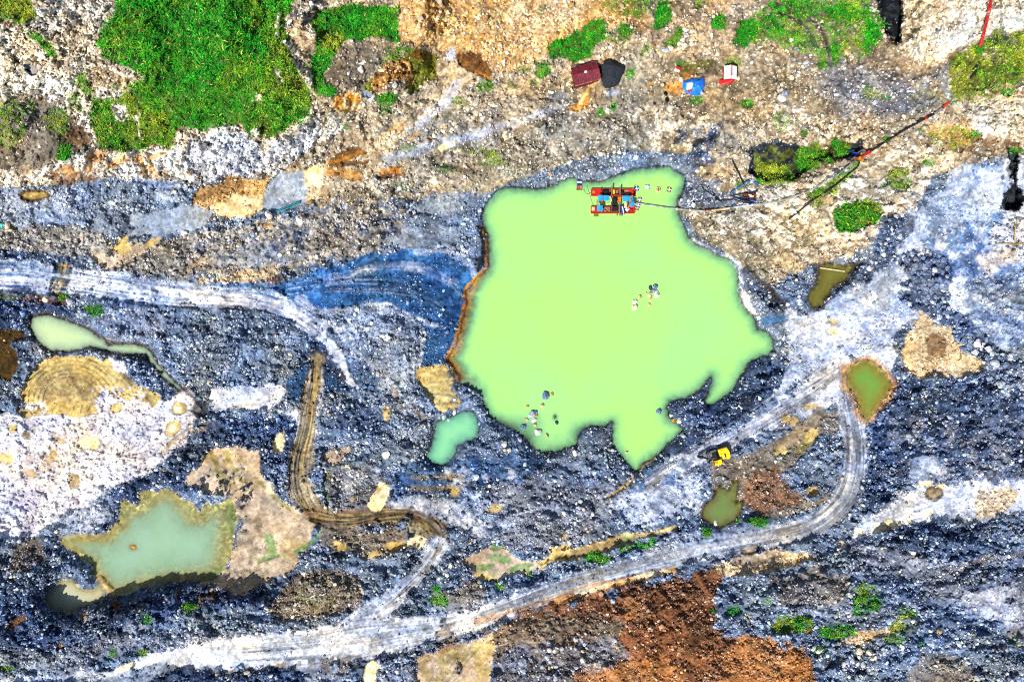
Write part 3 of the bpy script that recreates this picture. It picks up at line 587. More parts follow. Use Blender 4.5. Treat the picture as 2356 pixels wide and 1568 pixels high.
P('pale', [(1420, 1140), (1500, 1090), (1600, 1080), (1640, 1100), (1600, 1170), (1520, 1210), (1440, 1200), (1420, 1170)], 14, 16, .8)
SPK('blue', [(1440, 1110), (1520, 1060), (1600, 1050), (1560, 1120), (1460, 1150)], .53, .75, 13, 49)
for (a, b, c) in (((1480, 1105, 8), (1540, 1070, 10), (1590, 1060, 8)), ((1470, 1090, 5), (1500, 1060, 6), (1550, 1035, 5)), ((1560, 1100, 10), (1610, 1085, 10), (1650, 1060, 6))):
    Ln('blued', [a, b, c], 4, 6, .7, streak=.4)
Ln('mudy', [(1390, 1145, 4), (1420, 1130, 5), (1452, 1105, 5), (1470, 1080, 6), (1520, 1045, 6)], 2, 3, .8)
Ln('gbrown', [(1545, 1110, 8), (1600, 1085, 8), (1640, 1070, 6)], 4, 6, .6)
for k in range(6):
    Ln('trackb', [(1600 + k * 6, 1045 + k * 6, 4), (1720 + k * 8, 980 + k * 7, 4), (1830 + k * 8, 925 + k * 2, 4), (1900 + k * 5, 885 + k * 5, 4)], 2, 4, .5, streak=.7, sl=70)
P('dark', [(1540, 965), (1580, 975), (1560, 1010), (1490, 1070), (1470, 1085), (1500, 1075), (1600, 1020), (1690, 970), (1750, 935), (1790, 890), (1815, 850), (1780, 830), (1740, 826), (1705, 862), (1690, 890), (1640, 930), (1620, 910), (1640, 870), (1632, 868), (1580, 918), (1530, 925)], 5, 7)
# brown and green ground right of the ramp
P('gbrown', [(1640, 1070), (1700, 1050), (1790, 1010), (1860, 970), (1930, 930), (1960, 980), (1945, 1080), (1900, 1160), (1800, 1190), (1720, 1180), (1640, 1140)], 8, 10, .9)
P('brown', [(1700, 1110), (1780, 1080), (1860, 1080), (1880, 1120), (1820, 1165), (1740, 1180), (1700, 1160)], 10, 12, .7)
P('bgrav', [(1790, 1090), (1850, 1050), (1890, 1000), (1945, 990), (1950, 1060), (1930, 1120), (1870, 1160), (1830, 1130)], 6, 9)
P('bgrav', [(1740, 1030), (1800, 1000), (1850, 960), (1830, 950), (1760, 1000)], 5, 8, .6)
P('mudd', [(1780, 1040), (1850, 1010), (1890, 970), (1900, 930), (1870, 935), (1850, 980), (1790, 1020)], 6, 8, .8)
P('olive', [(1820, 1055), (1870, 1020), (1885, 985), (1860, 1000), (1830, 1035)], 4, 6, .6)
for (x, y, rx, ry, r) in ((1797, 1040, 12, 14, 60), (1865, 935, 20, 10, -10), (1828, 968, 8, 8, 0), (1868, 1000, 14, 7, -40), (1915, 765, 10, 6, 30), (1916, 738, 8, 4, 0), (1868, 1130, 14, 10, -10), (1808, 962, 8, 10, 0)): E('mudy', x, y, rx, ry, r, 3, 5, .9)
P('bgrav', [(1500, 1215), (1560, 1190), (1640, 1215), (1700, 1200), (1780, 1200), (1880, 1170), (1920, 1180), (1860, 1215), (1740, 1240), (1640, 1255), (1500, 1290), (1420, 1310), (1330, 1330), (1200, 1370), (1180, 1340), (1300, 1310), (1420, 1280), (1500, 1260)], 7, 9)
P('dark', [(1520, 1215), (1620, 1220), (1700, 1205), (1740, 1215), (1640, 1245), (1520, 1265)], 8, 10, .7)
P('bgrav', [(1200, 1320), (1300, 1290), (1380, 1290), (1380, 1320), (1290, 1345), (1210, 1360)], 6, 8)
# mud stream along the haul road
Ln('mudy', [(1200, 1312, 16), (1245, 1298, 18), (1280, 1280, 20), (1330, 1270, 22), (1390, 1255, 26), (1450, 1238, 22), (1500, 1228, 14), (1550, 1212, 8)], 4, 6)
Ln('mudd', [(1320, 1272, 14), (1380, 1258, 18), (1440, 1244, 16), (1500, 1228, 10)], 4, 6, .7)
Ln('wet', [(1230, 1308, 4), (1280, 1282, 4), (1330, 1278, 3), (1370, 1270, 3)], 2, 3, .6)
E('green', 1443, 1240, 10, 6, -10, 3, 4, .7); E('mudy', 1298, 1258, 20, 6, -12, 3, 4, .9)
P('mudp', [(1065, 1290), (1106, 1262), (1135, 1250), (1160, 1262), (1180, 1280), (1205, 1292), (1240, 1296), (1238, 1310), (1198, 1316), (1178, 1322), (1140, 1334), (1108, 1332), (1092, 1312)], 4, 6)
for (x, y, rx, ry, r) in ((1150, 1285, 26, 7, 15), (1125, 1302, 20, 6, -5), (1140, 1258, 12, 8, 0), (1178, 1310, 12, 6, 0), (1205, 1304, 20, 7, 0), (1132, 1324, 8, 4, 0)): E('green', x, y, rx, ry, r, 3, 5, .85)
E('mudy', 1115, 1326, 24, 8, 10, 3, 5, .9)
# ---- haul road along the bottom
HR = [(-300, 1580, 30), (240, 1552, 20), (330, 1528, 40), (430, 1512, 60), (560, 1502, 76), (700, 1492, 86), (850, 1470, 90), (960, 1452, 66), (1050, 1436, 50), (1130, 1412, 46), (1178, 1395, 46), (1250, 1370, 46), (1320, 1345, 42), (1420, 1317, 40), (1550, 1283, 40), (1680, 1254, 42), (1780, 1236, 46), (1850, 1218, 48), (1905, 1188, 50), (1948, 1140, 50), (1966, 1080, 48), (1968, 1020, 50), (1956, 960, 52), (1942, 900, 48)]
Ln('lilac', HR, 5, 6)
Ln('road', [(x, y, w * .8) for x, y, w in HR[:20]], 5, 5, .95)
Ln('trackb', HR[9:22], 4, 4, .7, streak=.9, sl=260, sw=5)
Ln('gfine', [(600, 1480, 40), (760, 1470, 40), (900, 1450, 30)], 8, 8, .4, streak=.6, sl=120)
Ln('mudd', [(960, 1475, 40), (880, 1490, 50), (800, 1500, 40)], 8, 10, .35, streak=.5, sl=40)
Ln('track', [(960, 880, 0), (1, 1, 0)] if 0 else [(1945, 880, 30), (1950, 930, 40), (1962, 990, 44), (1966, 1050, 40)], 4, 5, .8, streak=.85, sl=110, sw=3.4, rut=.12)
for k in range(5):
    Ln('track', [(1800, 935 + k * 6, 3), (1860, 912 + k * 5, 4), (1910, 918 + k * 8, 4), (1945, 955 + k * 8, 4)], 1.6, 3, .7, streak=.6, sl=50)
Ln('soil', [(1935, 830, 16), (1938, 870, 18), (1948, 910, 14)], 4, 5, .7, streak=.3)
E('crust', 1948, 828, 26, 10, 0, 5, 6, .8)
Ln('lilac', [(1500, 1272, 50), (1620, 1246, 50), (1760, 1216, 40)], 8, 9, .35)
Ln('ochre', [(1095, 1428, 8), (1130, 1420, 12), (1230, 1392, 12), (1310, 1370, 26), (1400, 1345, 26), (1470, 1328, 20), (1550, 1312, 12)], 4, 5, .9)
Ln('cream', [(1330, 1362, 14), (1380, 1352, 16), (1440, 1334, 10), (1540, 1312, 10)], 4, 5, .7)
Ln('soil', [(1310, 1385, 8), (1400, 1358, 10), (1480, 1336, 6)], 3, 4, .7, streak=.4)
P('tanpale', [(1640, 1300), (1700, 1282), (1780, 1268), (1860, 1272), (1885, 1285), (1840, 1300), (1760, 1318), (1680, 1325), (1650, 1318)], 4, 6)
P('mudp', [(1680, 1290), (1730, 1272), (1780, 1272), (1790, 1288), (1720, 1300)], 4, 5, .9)
Ln('mudd', [(1680, 1312, 4), (1790, 1280, 5), (1850, 1280, 4)], 2, 3, .7)
E('track', 1727, 1263, 22, 14, -8, 2.5, 3); E('mudp', 1727, 1263, 16, 7, -5, 2.5, 3)
for (x, y, rx, ry) in ((1773, 1275, 10, 7), (1800, 1272, 8, 6)): E('track', x, y, rx, ry, 0, 2, 3, .8); E('mudp', x, y, rx - 3, ry - 2.5, 0, 2, 3)
for (x, y, rx, ry, r) in ((1250, 1376, 16, 7, -15), (1295, 1362, 22, 7, -16), (1220, 1386, 10, 6, -16), (1335, 1348, 8, 5, 0), (1388, 1336, 5, 4, 0), (1572, 1315, 6, 5, 0)): E('mudd', x, y, rx, ry, r, 2, 3, .85); E('mudp', x, y, rx - 2, ry - 2, r, 2, 2, .9)
P('mudd', [(1000, 1450), (1030, 1440), (1040, 1455), (1060, 1465), (1045, 1475), (1005, 1480)], 3, 4); P('mudp', [(1008, 1455), (1028, 1448), (1032, 1462), (1010, 1472)], 2, 3)
for pts in ([(1005, 1478, 4), (1040, 1466, 4), (1062, 1462, 3)], [(1003, 1452, 3), (1005, 1478, 3)], [(1015, 1438, 10), (1020, 1424, 12)], [(1036, 1452, 3), (1050, 1470, 3)]): Ln('black', pts, 1.5, 2, .85, smooth=False)
P('mudp', [(948, 1530), (965, 1508), (1010, 1495), (1062, 1478), (1130, 1455), (1152, 1460), (1150, 1480), (1138, 1500), (1134, 1540), (1130, 1640), (960, 1640)], 4, 6)
SPK('tracky', [(960, 1510), (1060, 1480), (1080, 1568), (970, 1568)], .5, .8, 16, 50)
P('mudy', [(1085, 1480), (1150, 1460), (1145, 1490), (1120, 1520), (1134, 1560), (1100, 1560), (1090, 1520)], 4, 6, .8)
for k in range(5): Ln('olive', [(990 + k * 14, 1565, 3), (1020 + k * 14, 1520, 4), (1080 + k * 8, 1480, 3)], 1.5, 4, .6, streak=.5)
for k in range(6): Ln('soil', [(960 + k * 3, 1500 + k * 5, 4), (1040, 1472 + k * 4, 4), (1120, 1445 + k * 4, 3)], 1.6, 3, .6, streak=.7, sl=60)
E('dark', 1055, 1538, 8, 14, 0, 3, 4, .7)
P('black', [(835, 1540), (840, 1522), (860, 1516), (878, 1530), (870, 1568), (832, 1568)], 2.5, 4, .7); P('cream', [(838, 1541), (844, 1526), (858, 1520), (873, 1530), (866, 1575), (838, 1575)], 2.5, 4)
P('vgrav', [(870, 1545), (960, 1530), (960, 1640), (870, 1640)], 6, 8)
SPK('wetb', [(640, 1520), (830, 1500), (840, 1550), (660, 1560)], .5, .75, 14, 51)
P('lilac', [(480, 1535), (640, 1530), (800, 1540), (820, 1640), (480, 1640)], 10, 12, .3)
P('dark', [(300, 1535), (390, 1520), (430, 1530), (445, 1545), (560, 1545), (640, 1535), (700, 1550), (640, 1640), (300, 1640)], 5, 7)
P('gfine', [(240, 1560), (340, 1528), (400, 1520), (420, 1535), (360, 1552), (300, 1640), (180, 1640)], 7, 9, .8)
Ln('dark', [(-50, 1560, 10), (120, 1540, 12), (240, 1522, 8)], 5, 6, .85)
P('lgrav', [(-300, 1520), (120, 1515), (240, 1540), (180, 1640), (-300, 1640)], 9, 10, .5)
Ln('cream', [(258, 1545, 8), (300, 1530, 10), (340, 1520, 8)], 3, 5, .8)
Ln('mudd', [(445, 1540, 5), (540, 1545, 6), (650, 1530, 6)], 3, 5, .8)
HR2 = HR[4:12]; HR3 = HR[10:19]; HR4 = HR[16:]
for seg, n in ((HR2, 16), (HR3, 12), (HR4, 12)):
    braid('trackb', seg, n // 2, .85, 2.2, .55, 3, 120, .7, .08); braid('gfine', seg, n, 1.0, 3.0, .7, 4, 120, .6, .05, 5); braid('mudd', seg, n // 2, 1.1, 2.6, .45, 4, 80, .7, .05, 9)
RAMP = [(1480, 1110, 50), (1560, 1060, 56), (1640, 1020, 60), (1730, 970, 66), (1820, 915, 70), (1890, 870, 60), (1935, 840, 40)]
braid('gfine', RAMP, 14, 1.0, 3.2, .7, 5, 60, .6, .06); braid('trackb', RAMP, 9, .95, 2.2, .6, 5, 60, .7, .1, 4); braid('mudd', RAMP, 5, 1.0, 2.6, .5, 5, 60, .7, .05, 9)
LR = [(-60, 630, 60), (60, 634, 66), (180, 648, 56), (300, 664, 60), (400, 678, 56), (500, 684, 52), (600, 694, 50), (690, 728, 46), (735, 765, 40)]
braid('blue', LR, 12, .95, 3.4, .7, 4, 90, .6, .05); braid('trackb', LR, 7, 1.0, 2.2, .6, 4, 90, .6, .08, 4); braid('road', LR, 8, .9, 3.0, .8, 4, 90, .6, -.04, 7)
braid('blued', [(660, 660, 40), (780, 640, 60), (900, 630, 90), (1000, 650, 110), (1070, 700, 110)], 16, .95, 3.2, .6, 5, 90, .6, .06)
braid('pale', [(660, 660, 40), (780, 640, 60), (900, 630, 90), (1000, 650, 110), (1070, 700, 110)], 9, .95, 2.6, .5, 5, 60, .7, .0, 6)
braid('gfine', [(1990, 1215, 50), (2090, 1175, 60), (2200, 1150, 70), (2350, 1150, 70)], 10, 1, 3, .5, 6, 50, .7, .05)
braid('pale', [(1960, 1260, 40), (2060, 1290, 50), (2180, 1350, 60), (2300, 1410, 70), (2420, 1450, 60)], 12, 1.1, 3.2, .45, 6, 60, .7, 0)
# ---- brown heap
P('brown', [(1150, 1432), (1230, 1405), (1320, 1388), (1420, 1362), (1520, 1335), (1640, 1312), (1660, 1330), (1650, 1400), (1640, 1440), (1700, 1462), (1770, 1468), (1860, 1500), (1880, 1568), (1890, 1900), (1120, 1900), (1138, 1500)], 9, 16)
P('gbrown', [(1150, 1440), (1260, 1410), (1330, 1420), (1420, 1440), (1420, 1500), (1330, 1640), (1130, 1640), (1140, 1500)], 14, 16, .75)
P('bgrav', [(1170, 1490), (1300, 1480), (1420, 1470), (1450, 1520), (1380, 1560), (1300, 1568), (1290, 1700), (1130, 1700), (1140, 1520)], 12, 14, .5)
P('orange', [(1700, 1466), (1770, 1470), (1850, 1490), (1872, 1530), (1885, 1900), (1640, 1900), (1660, 1520)], 16, 16, .8)
P('orange', [(1320, 1545), (1420, 1530), (1520, 1500), (1560, 1540), (1540, 1640), (1320, 1640)], 14, 14, .75)
P('orange', [(1430, 1390), (1470, 1380), (1480, 1410), (1440, 1420)], 8, 9, .7)
Ln('track', [(1415, 1430, 8), (1425, 1460, 8), (1430, 1490, 6)], 4, 5, .6)
Ln('track', [(1600, 1440, 20), (1590, 1490, 24), (1600, 1520, 10)], 9, 9, .5)
P('bgrav', [(1650, 1400), (1670, 1330), (1760, 1320), (1900, 1280), (1960, 1280), (2010, 1330), (1960, 1400), (1880, 1400), (1780, 1420), (1700, 1450), (1650, 1440)], 7, 10, .95)
P('gbrown', [(1760, 1330), (1860, 1300), (1960, 1330), (1940, 1390), (1800, 1400)], 12, 12, .55)
P('lgrav', [(1770, 1390), (1860, 1390), (1960, 1400), (1900, 1420), (1800, 1430)], 9, 10, .5)
P('bgrav', [(1868, 1500), (1950, 1480), (2060, 1490), (2140, 1440), (2250, 1460), (2420, 1480), (2420, 1640), (2260, 1640), (2250, 1560), (2200, 1500), (2120, 1500), (2080, 1560), (2080, 1640), (1890, 1640)], 8, 10)
E('ochre', 1860, 1452, 8, 6, 0, 3, 4, .8); E('soil', 1810, 1455, 8, 5, 0, 3, 4, .7)
P('mudd', [(2310, 1450), (2340, 1440), (2356, 1460), (2340, 1470)], 5, 6, .5)

# ---------------------------------------------------------------- grass
GRS([(-200, -200), (70, -200), (76, 30), (66, 55), (40, 60), (20, 45), (-200, 20)], .9, .75)
GRS([(50, 68), (68, 72), (100, 90), (125, 112), (130, 130), (118, 128), (90, 105), (62, 88)], .8, .4, 4, 5)
GRS([(270, -200), (263, 33), (235, 62), (222, 110), (245, 133), (285, 147), (315, 168), (330, 182), (300, 195), (300, 212), (262, 234), (214, 228), (212, 260), (222, 300), (234, 342), (317, 341), (397, 331), (407, 294), (467, 293), (510, 290), (550, 287), (580, 318), (639, 306), (666, 277), (712, 262), (719, 230), (712, 187), (689, 143), (665, 97), (652, 62), (676, 22), (692, -200)], 1.0, .12, 4, 8)
GRS([(178, 175), (192, 172), (205, 190), (212, 225), (195, 215), (182, 195)], .8, .3, 3, 5)
for q in ([(245, 60), (300, 90), (340, 130), (300, 150), (240, 130)], [(585, 60), (650, 80), (712, 190), (718, 255), (660, 280), (640, 306), (585, 310), (600, 220), (610, 120)], [(215, 230), (300, 210), (400, 250), (400, 330), (240, 340)]):
    GRS(q, .8, .5, 14, 14, gop=.4)
# bare rock among the grass
for q in ([(325, 262), (314, 240), (322, 290), (326, 318), (318, 312), (310, 270)], [(392, 252), (418, 272), (428, 280), (405, 272)], [(258, 240), (290, 240), (300, 275), (270, 275)], [(225, 205), (280, 212), (270, 228), (225, 222)], [(245, 140), (300, 160), (330, 182), (300, 180), (250, 158)], [(632, 60), (640, 30), (650, 32), (640, 70), (645, 100), (632, 90)], [(652, 95), (672, 98), (690, 130), (718, 190), (716, 210), (690, 165), (672, 130)], [(635, 160), (648, 172), (655, 195), (640, 190)], [(590, 215), (606, 220), (602, 235), (586, 230)], [(660, 40), (690, 20), (690, 10), (760, 12), (735, 30), (720, 55), (725, 80), (712, 88), (700, 50)], [(575, 300), (600, 290), (595, 320), (580, 318)]):
    xs = [p[0] for p in q]; ys = [p[1] for p in q]
    w = win(min(xs) - 12, min(ys) - 12, max(xs) + 12, max(ys) + 12)
    m = 1 - sstep(-3, 3, sdf_poly(q, FX[w], FY[w]) + WARP[w] * 6)
    put(w, m * .9, 'white'); GR[w] *= (1 - m)
GRS([(714, 50), (739, 24), (802, 13), (872, 15), (914, 22), (917, 95), (905, 97), (882, 86), (829, 90), (796, 97), (772, 113), (762, 140), (742, 167), (746, 197), (779, 207), (774, 216), (738, 226), (722, 214), (717, 147), (730, 112), (732, 78)], 1.0, .05, 3, 5)
GRS([(735, 80), (790, 75), (800, 95), (770, 112), (745, 108)], .8, .6, 6, 6, gop=.5)
GRS([(866, 224), (885, 217), (905, 216), (911, 228), (892, 236), (874, 233)], .9, .1, 3, 4)
GRS([(890, 118), (940, 100), (945, 118), (900, 140), (870, 150)], .5, .4, 6, 8)
GRS([(690, 18), (712, 40), (800, 5), (910, 10), (910, -200), (690, -200)], .0, .4, 5, 8, gop=.0)
GRS([(1261, 110), (1311, 77), (1365, 47), (1391, 43), (1397, 72), (1391, 90), (1365, 112), (1361, 132), (1321, 142), (1301, 130), (1271, 130)], 1.0, .05, 3, 6)
GRS([(1505, 70), (1508, 40), (1520, 5), (1535, -5), (1543, 20), (1535, 50), (1520, 72)], 1.0, .05, 3, 5)
GRS(ell(1437, 72, 18, 18), .95, .15, 4, 6); GRS(ell(1420, 90, 30, 14), .5, .5, 5, 8)
GRS([(1528, 102), (1562, 62), (1576, 72), (1562, 100), (1542, 112)], .8, .15, 3, 6)
GRS([(1466, 130), (1480, 105), (1496, 95), (1498, 112), (1478, 135)], .8, .2, 3, 6)
GRS([(1380, 10), (1470, -20), (1500, 0), (1470, 40), (1420, 40)], .4, .45, 8, 12)
GRS([(1590, -40), (1620, -40), (1615, 20), (1600, 25)], .5, .6, 6, 8)
GRS(ell(1655, 53, 16, 16), .9, .1, 3, 6); GRS([(1698, 90), (1700, 50), (1730, 35), (1790, 0), (1860, -100), (2000, -100), (2005, 20), (2025, 60), (2022, 105), (1990, 130), (1930, 140), (1890, 140), (1860, 110), (1800, 110), (1730, 104)], .55, .35, 6, 14)
for q in ([(1690, 95), (1700, 55), (1728, 42), (1750, 60), (1735, 90), (1715, 104)], [(1770, 40), (1800, 60), (1840, 75), (1830, 90), (1790, 80)], [(1890, 20), (1930, 10), (1990, 20), (2005, 50), (1960, 50), (1910, 40)], [(1985, 40), (2022, 60), (2022, 100), (1990, 110)], [(1912, 110), (1930, 105), (1930, 138), (1915, 140)], [(1880, 138), (1895, 138), (1890, 158), (1882, 155)], [(1770, 10), (1830, 0), (1860, 30), (1840, 40)]):
    GRS(q, 1.0, .08, 4, 8)
for pts in ([(1785, 8, 9), (1830, 25, 10), (1875, 55, 11), (1898, 95, 11), (1908, 145, 10)], [(1795, 32, 6), (1835, 48, 7), (1862, 75, 7), (1878, 110, 6)]):
    w, m = Ln('gbrown', pts, 2.5, 3, .95, dh=-.5); GR[w] *= (1 - m)
    Ln('black', [(x + 2, y, 4) for x, y, _ in pts], 2, 3, .7)
GRS([(2190, 140), (2230, 100), (2260, 85), (2420, 60), (2420, 190), (2300, 200), (2200, 230)], .45, .75, 8, 14, gop=.4)
GRS([(2320, 110), (2420, 90), (2420, 170), (2330, 165)], .8, .8, 6, 10)
GRS(ell(2250, 114, 12, 10), 1.0, .0, 3, 3)
GRS([(1917, 520), (1920, 490), (1945, 470), (1985, 462), (2022, 470), (2026, 490), (2010, 515), (1980, 530), (1935, 533)], .95, .12, 3, 6)
GRS([(1985, 465), (2022, 472), (2026, 492), (2005, 520), (1970, 520)], .8, .7, 6, 6, gop=.5)
GRS([(1830, 345), (1880, 330), (1900, 350), (1890, 385), (1850, 395), (1825, 375)], .85, .3, 4, 8)
GRS([(1910, 322), (1950, 325), (1955, 355), (1920, 355)], .85, .3, 4, 6)
GRS([(1855, 450), (1900, 425), (1940, 395), (1965, 372), (1975, 380), (1950, 410), (1900, 450), (1870, 475)], .75, .35, 4, 8)
GRS([(1740, 380), (1800, 370), (1820, 410), (1770, 430), (1745, 420)], .6, .8, 5, 8)
GRS([(2020, 440), (2050, 390), (2085, 395), (2098, 420), (2090, 450), (2070, 440), (2050, 430)], .6, .6, 5, 8)
GRS([(2130, 305), (2200, 290), (2260, 320), (2200, 345), (2140, 330)], .3, .7, 6, 10)
for (x, y, rx, ry, k, d) in ((148, 345, 15, 20, .1, .9), (133, 260, 12, 16, .3, .8), (170, 225, 14, 30, .4, .5), (30, 250, 50, 20, .4, .35), (20, 300, 40, 40, .4, .3), (130, 280, 30, 30, .4, .4), (213, 712, 26, 9, .1, .95), (145, 682, 12, 6, .4, .8), (438, 1393, 20, 9, .3, .8), (337, 1418, 14, 9, .1, .7), (330, 1500, 10, 8, .5, .6), (20, 1535, 16, 7, .5, .8), (260, 1500, 5, 4, .1, .8), (1380, 1284, 32, 9, .15, .9), (1440, 1262, 20, 8, .3, .7), (1480, 1250, 18, 6, .3, .6), (1500, 1240, 10, 6, .1, .6), (1627, 1225, 10, 9, .1, .9), (1735, 1197, 28, 8, .2, .9), (1700, 1196, 14, 7, .3, .6), (1690, 1402, 16, 8, .1, .7), (1640, 1405, 8, 6, .2, .6), (1765, 1375, 10, 20, .4, .4), (1990, 1370, 26, 30, .4, .6), (2010, 1390, 18, 14, .15, .8), (1975, 1408, 14, 10, .1, .8), (1820, 1435, 48, 20, .45, .7), (1795, 1450, 20, 10, .1, .8), (1835, 1430, 14, 16, .15, .8), (1925, 1450, 40, 18, .4, .75), (1910, 1455, 14, 10, .1, .9), (1950, 1440, 20, 8, .15, .9), (1885, 1495, 14, 8, .6, .8), (2060, 1440, 20, 16, .5, .5), (2080, 1410, 26, 12, .5, .5), (2060, 1470, 30, 10, .3, .5), (2120, 1480, 14, 8, .3, .5), (1005, 1352, 9, 8, .1, .9), (1010, 1380, 20, 12, .2, .7), (1150, 1347, 10, 9, .1, .8), (1230, 1325, 12, 4, .3, .5), (2335, 1475, 6, 10, .3, .5), (940, 340, 20, 10, .4, .6), (930, 425, 16, 5, .2, .7), (1020, 390, 20, 12, .4, .5), (1110, 350, 30, 8, .5, .4), (1130, 370, 40, 8, .5, .3), (1250, 165, 18, 16, .2, .7), (1225, 190, 14, 8, .3, .6), (1205, 160, 14, 10, .3, .5), (1450, 170, 8, 7, .1, .7), (1380, 260, 6, 5, .1, .7), (1410, 245, 5, 8, .2, .6), (1560, 145, 12, 5, .2, .7), (1725, 240, 14, 6, .1, .7), (1600, 230, 14, 5, .3, .6), (1690, 145, 20, 10, .4, .5), (1850, 20, 40, 20, .3, .5), (1849, 305, 5, 5, 0, .9), (1800, 280, 20, 20, .5, .4), (2000, 215, 10, 16, .5, .4), (2030, 225, 14, 6, .4, .4), (2290, 180, 60, 30, .6, .35), (2240, 220, 40, 14, .6, .35), (2320, 210, 14, 10, .1, .7), (2350, 210, 5, 6, .1, .8), (2244, 310, 12, 8, .1, .8), (2137, 372, 10, 8, .2, .8), (2040, 322, 4, 4, 0, .9), (2295, 268, 6, 4, .1, .8), (2120, 300, 8, 5, .2, .6), (2340, 345, 14, 5, .2, .7), (1740, 418, 12, 7, .1, .8), (1725, 425, 8, 4, .1, .8), (1700, 425, 10, 12, .5, .5), (2060, 1010, 3, 3, .2, .3), (800, 295, 8, 5, .2, .6), (890, 250, 10, 8, .2, .6), (890, 257, 10, 5, .2, .6), (1118, 200, 14, 8, .3, .6), (1180, 200, 10, 5, .4, .5), (1245, 20, 8, 8, .2, .3), (1060, 235, 16, 8, .6, .4)):
    GRS(ell(x, y, rx, ry), d, k, 4, 7, gop=.7)
# ================================================================ heights
CTL = [(0,0,26),(150,100,24),(300,100,28),(500,100,27),(620,150,25),(700,60,22),(800,60,19.5),(900,40,18),(760,200,19),(850,150,17),(1000,50,21),(1100,60,20),(1250,60,19),(1400,60,18),(1600,60,18),(1800,60,17),(1950,60,18),(900,200,15),(1050,200,14),(1350,170,13.5),(1600,190,13.5),(1800,180,13.5),(1950,200,13.5),(2100,200,15),(2200,200,18),(2300,120,22),(2340,30,26),
(0,250,18),(120,300,15),(200,350,13),(0,470,5),(200,470,5),(400,480,5),(620,450,5),(800,380,7),(1000,300,10),(1200,260,12),(900,420,6),(1050,400,6),(1200,350,8),(1100,470,3),(1250,420,1.6),(1400,390,1.8),(1400,300,9),(1500,365,1.8),(1600,330,7),(1600,390,2.5),(1700,300,10),(1750,450,6),(1650,480,3),(1800,380,8),(1900,330,10),(2000,350,11),(2100,330,13),(1900,480,10),(2000,500,10),(1850,580,7),(2100,440,12),(2250,300,16),(2340,280,18),
(0,640,4),(200,600,4.5),(400,590,4),(600,600,4),(800,560,3),(900,520,3.5),(1000,520,2.5),(1080,550,1.5),(300,680,3.5),(600,690,3),(850,640,3),(1000,660,2.5),(900,780,3),(1000,800,1.8),(750,820,2.2),(500,780,3.2),(350,750,2),
(150,770,.8),(50,850,.5),(200,880,.6),(400,900,.3),(550,900,.8),(250,1000,.5),(100,1100,1),(0,1000,1.5),(400,1080,1),(300,1250,.2),(150,1200,.8),(600,1150,.4),(700,1050,.7),(600,1300,.3),(850,950,1.5),(950,930,1),(900,1100,1.2),(1000,1150,1.2),(1150,1100,1.8),(1300,1080,1.5),(1400,1120,2),(1250,1150,2.5),(1550,1080,1.5),(1700,970,2),(1800,880,2.5),(1750,800,1),(1780,700,2.5),(1720,620,3),(1900,780,3),(1870,650,3.5),(2000,740,4),(2100,640,5),(2200,540,7),(2300,450,10),(2340,400,12),(2250,650,7),(2340,700,9),(2200,780,5.5),(2000,880,2.8),(2150,950,5.5),(2300,950,9),(2350,1050,11),(2100,1050,4),(2050,1150,3.5),(2200,1150,4.5),(2340,1180,6),(1850,1050,2.5),(1700,1100,2),(1650,1170,1.2),(1800,1150,2.2),(1950,1100,3),(1500,1180,2.5),(1300,1230,1.8),(1130,1300,1.2),(850,1200,1.3),(950,1250,1.8),(750,1350,2.5),(900,1380,2.5),(1000,1400,3),(1100,1380,2.5),
(300,1530,3.5),(600,1490,3.5),(850,1470,3.2),(1050,1440,3.2),(1300,1360,3),(1550,1290,2.8),(1800,1240,2.8),(1930,1190,3),(100,1450,5),(300,1430,5),(500,1420,4.5),(0,1400,4),(100,1540,3),
(1050,1530,2.5),(1250,1500,6),(1450,1450,7),(1600,1500,8),(1700,1400,6),(1800,1400,7),(1950,1400,8),(2000,1330,6),(2150,1290,6),(2300,1300,8),(2200,1420,6.5),(2340,1450,5.5),(2100,1500,8),(2300,1540,8),(1800,1540,9),
(1300,700,0),(1500,800,0),(1400,900,0),(1600,700,0),(1400,550,0)]
_cx = np.linspace(-160, 2516, 120, dtype=f32); _cy = np.linspace(-160, 1728, 86, dtype=f32)
_gx, _gy = np.meshgrid(_cx, _cy)
num = np.zeros_like(_gx); den = np.zeros_like(_gx)
for x, y, h in CTL:
    wgt = 1.0 / ((_gx - x) ** 2 + (_gy - y) ** 2 + 900) ** 1.7
    num += wgt * h; den += wgt
_hc = num / den
def coarse(arr, x, y):
    u = np.clip((x - _cx[0]) / (_cx[1] - _cx[0]), 0, len(_cx) - 1.001); v = np.clip((y - _cy[0]) / (_cy[1] - _cy[0]), 0, len(_cy) - 1.001)
    iu = u.astype(np.int32); iv = v.astype(np.int32); fu = u - iu; fv = v - iv
    return (arr[iv, iu] * (1 - fu) + arr[iv, iu + 1] * fu) * (1 - fv) + (arr[iv + 1, iu] * (1 - fu) + arr[iv + 1, iu + 1] * fu) * fv
H = coarse(_hc, FX, FY).astype(f32)

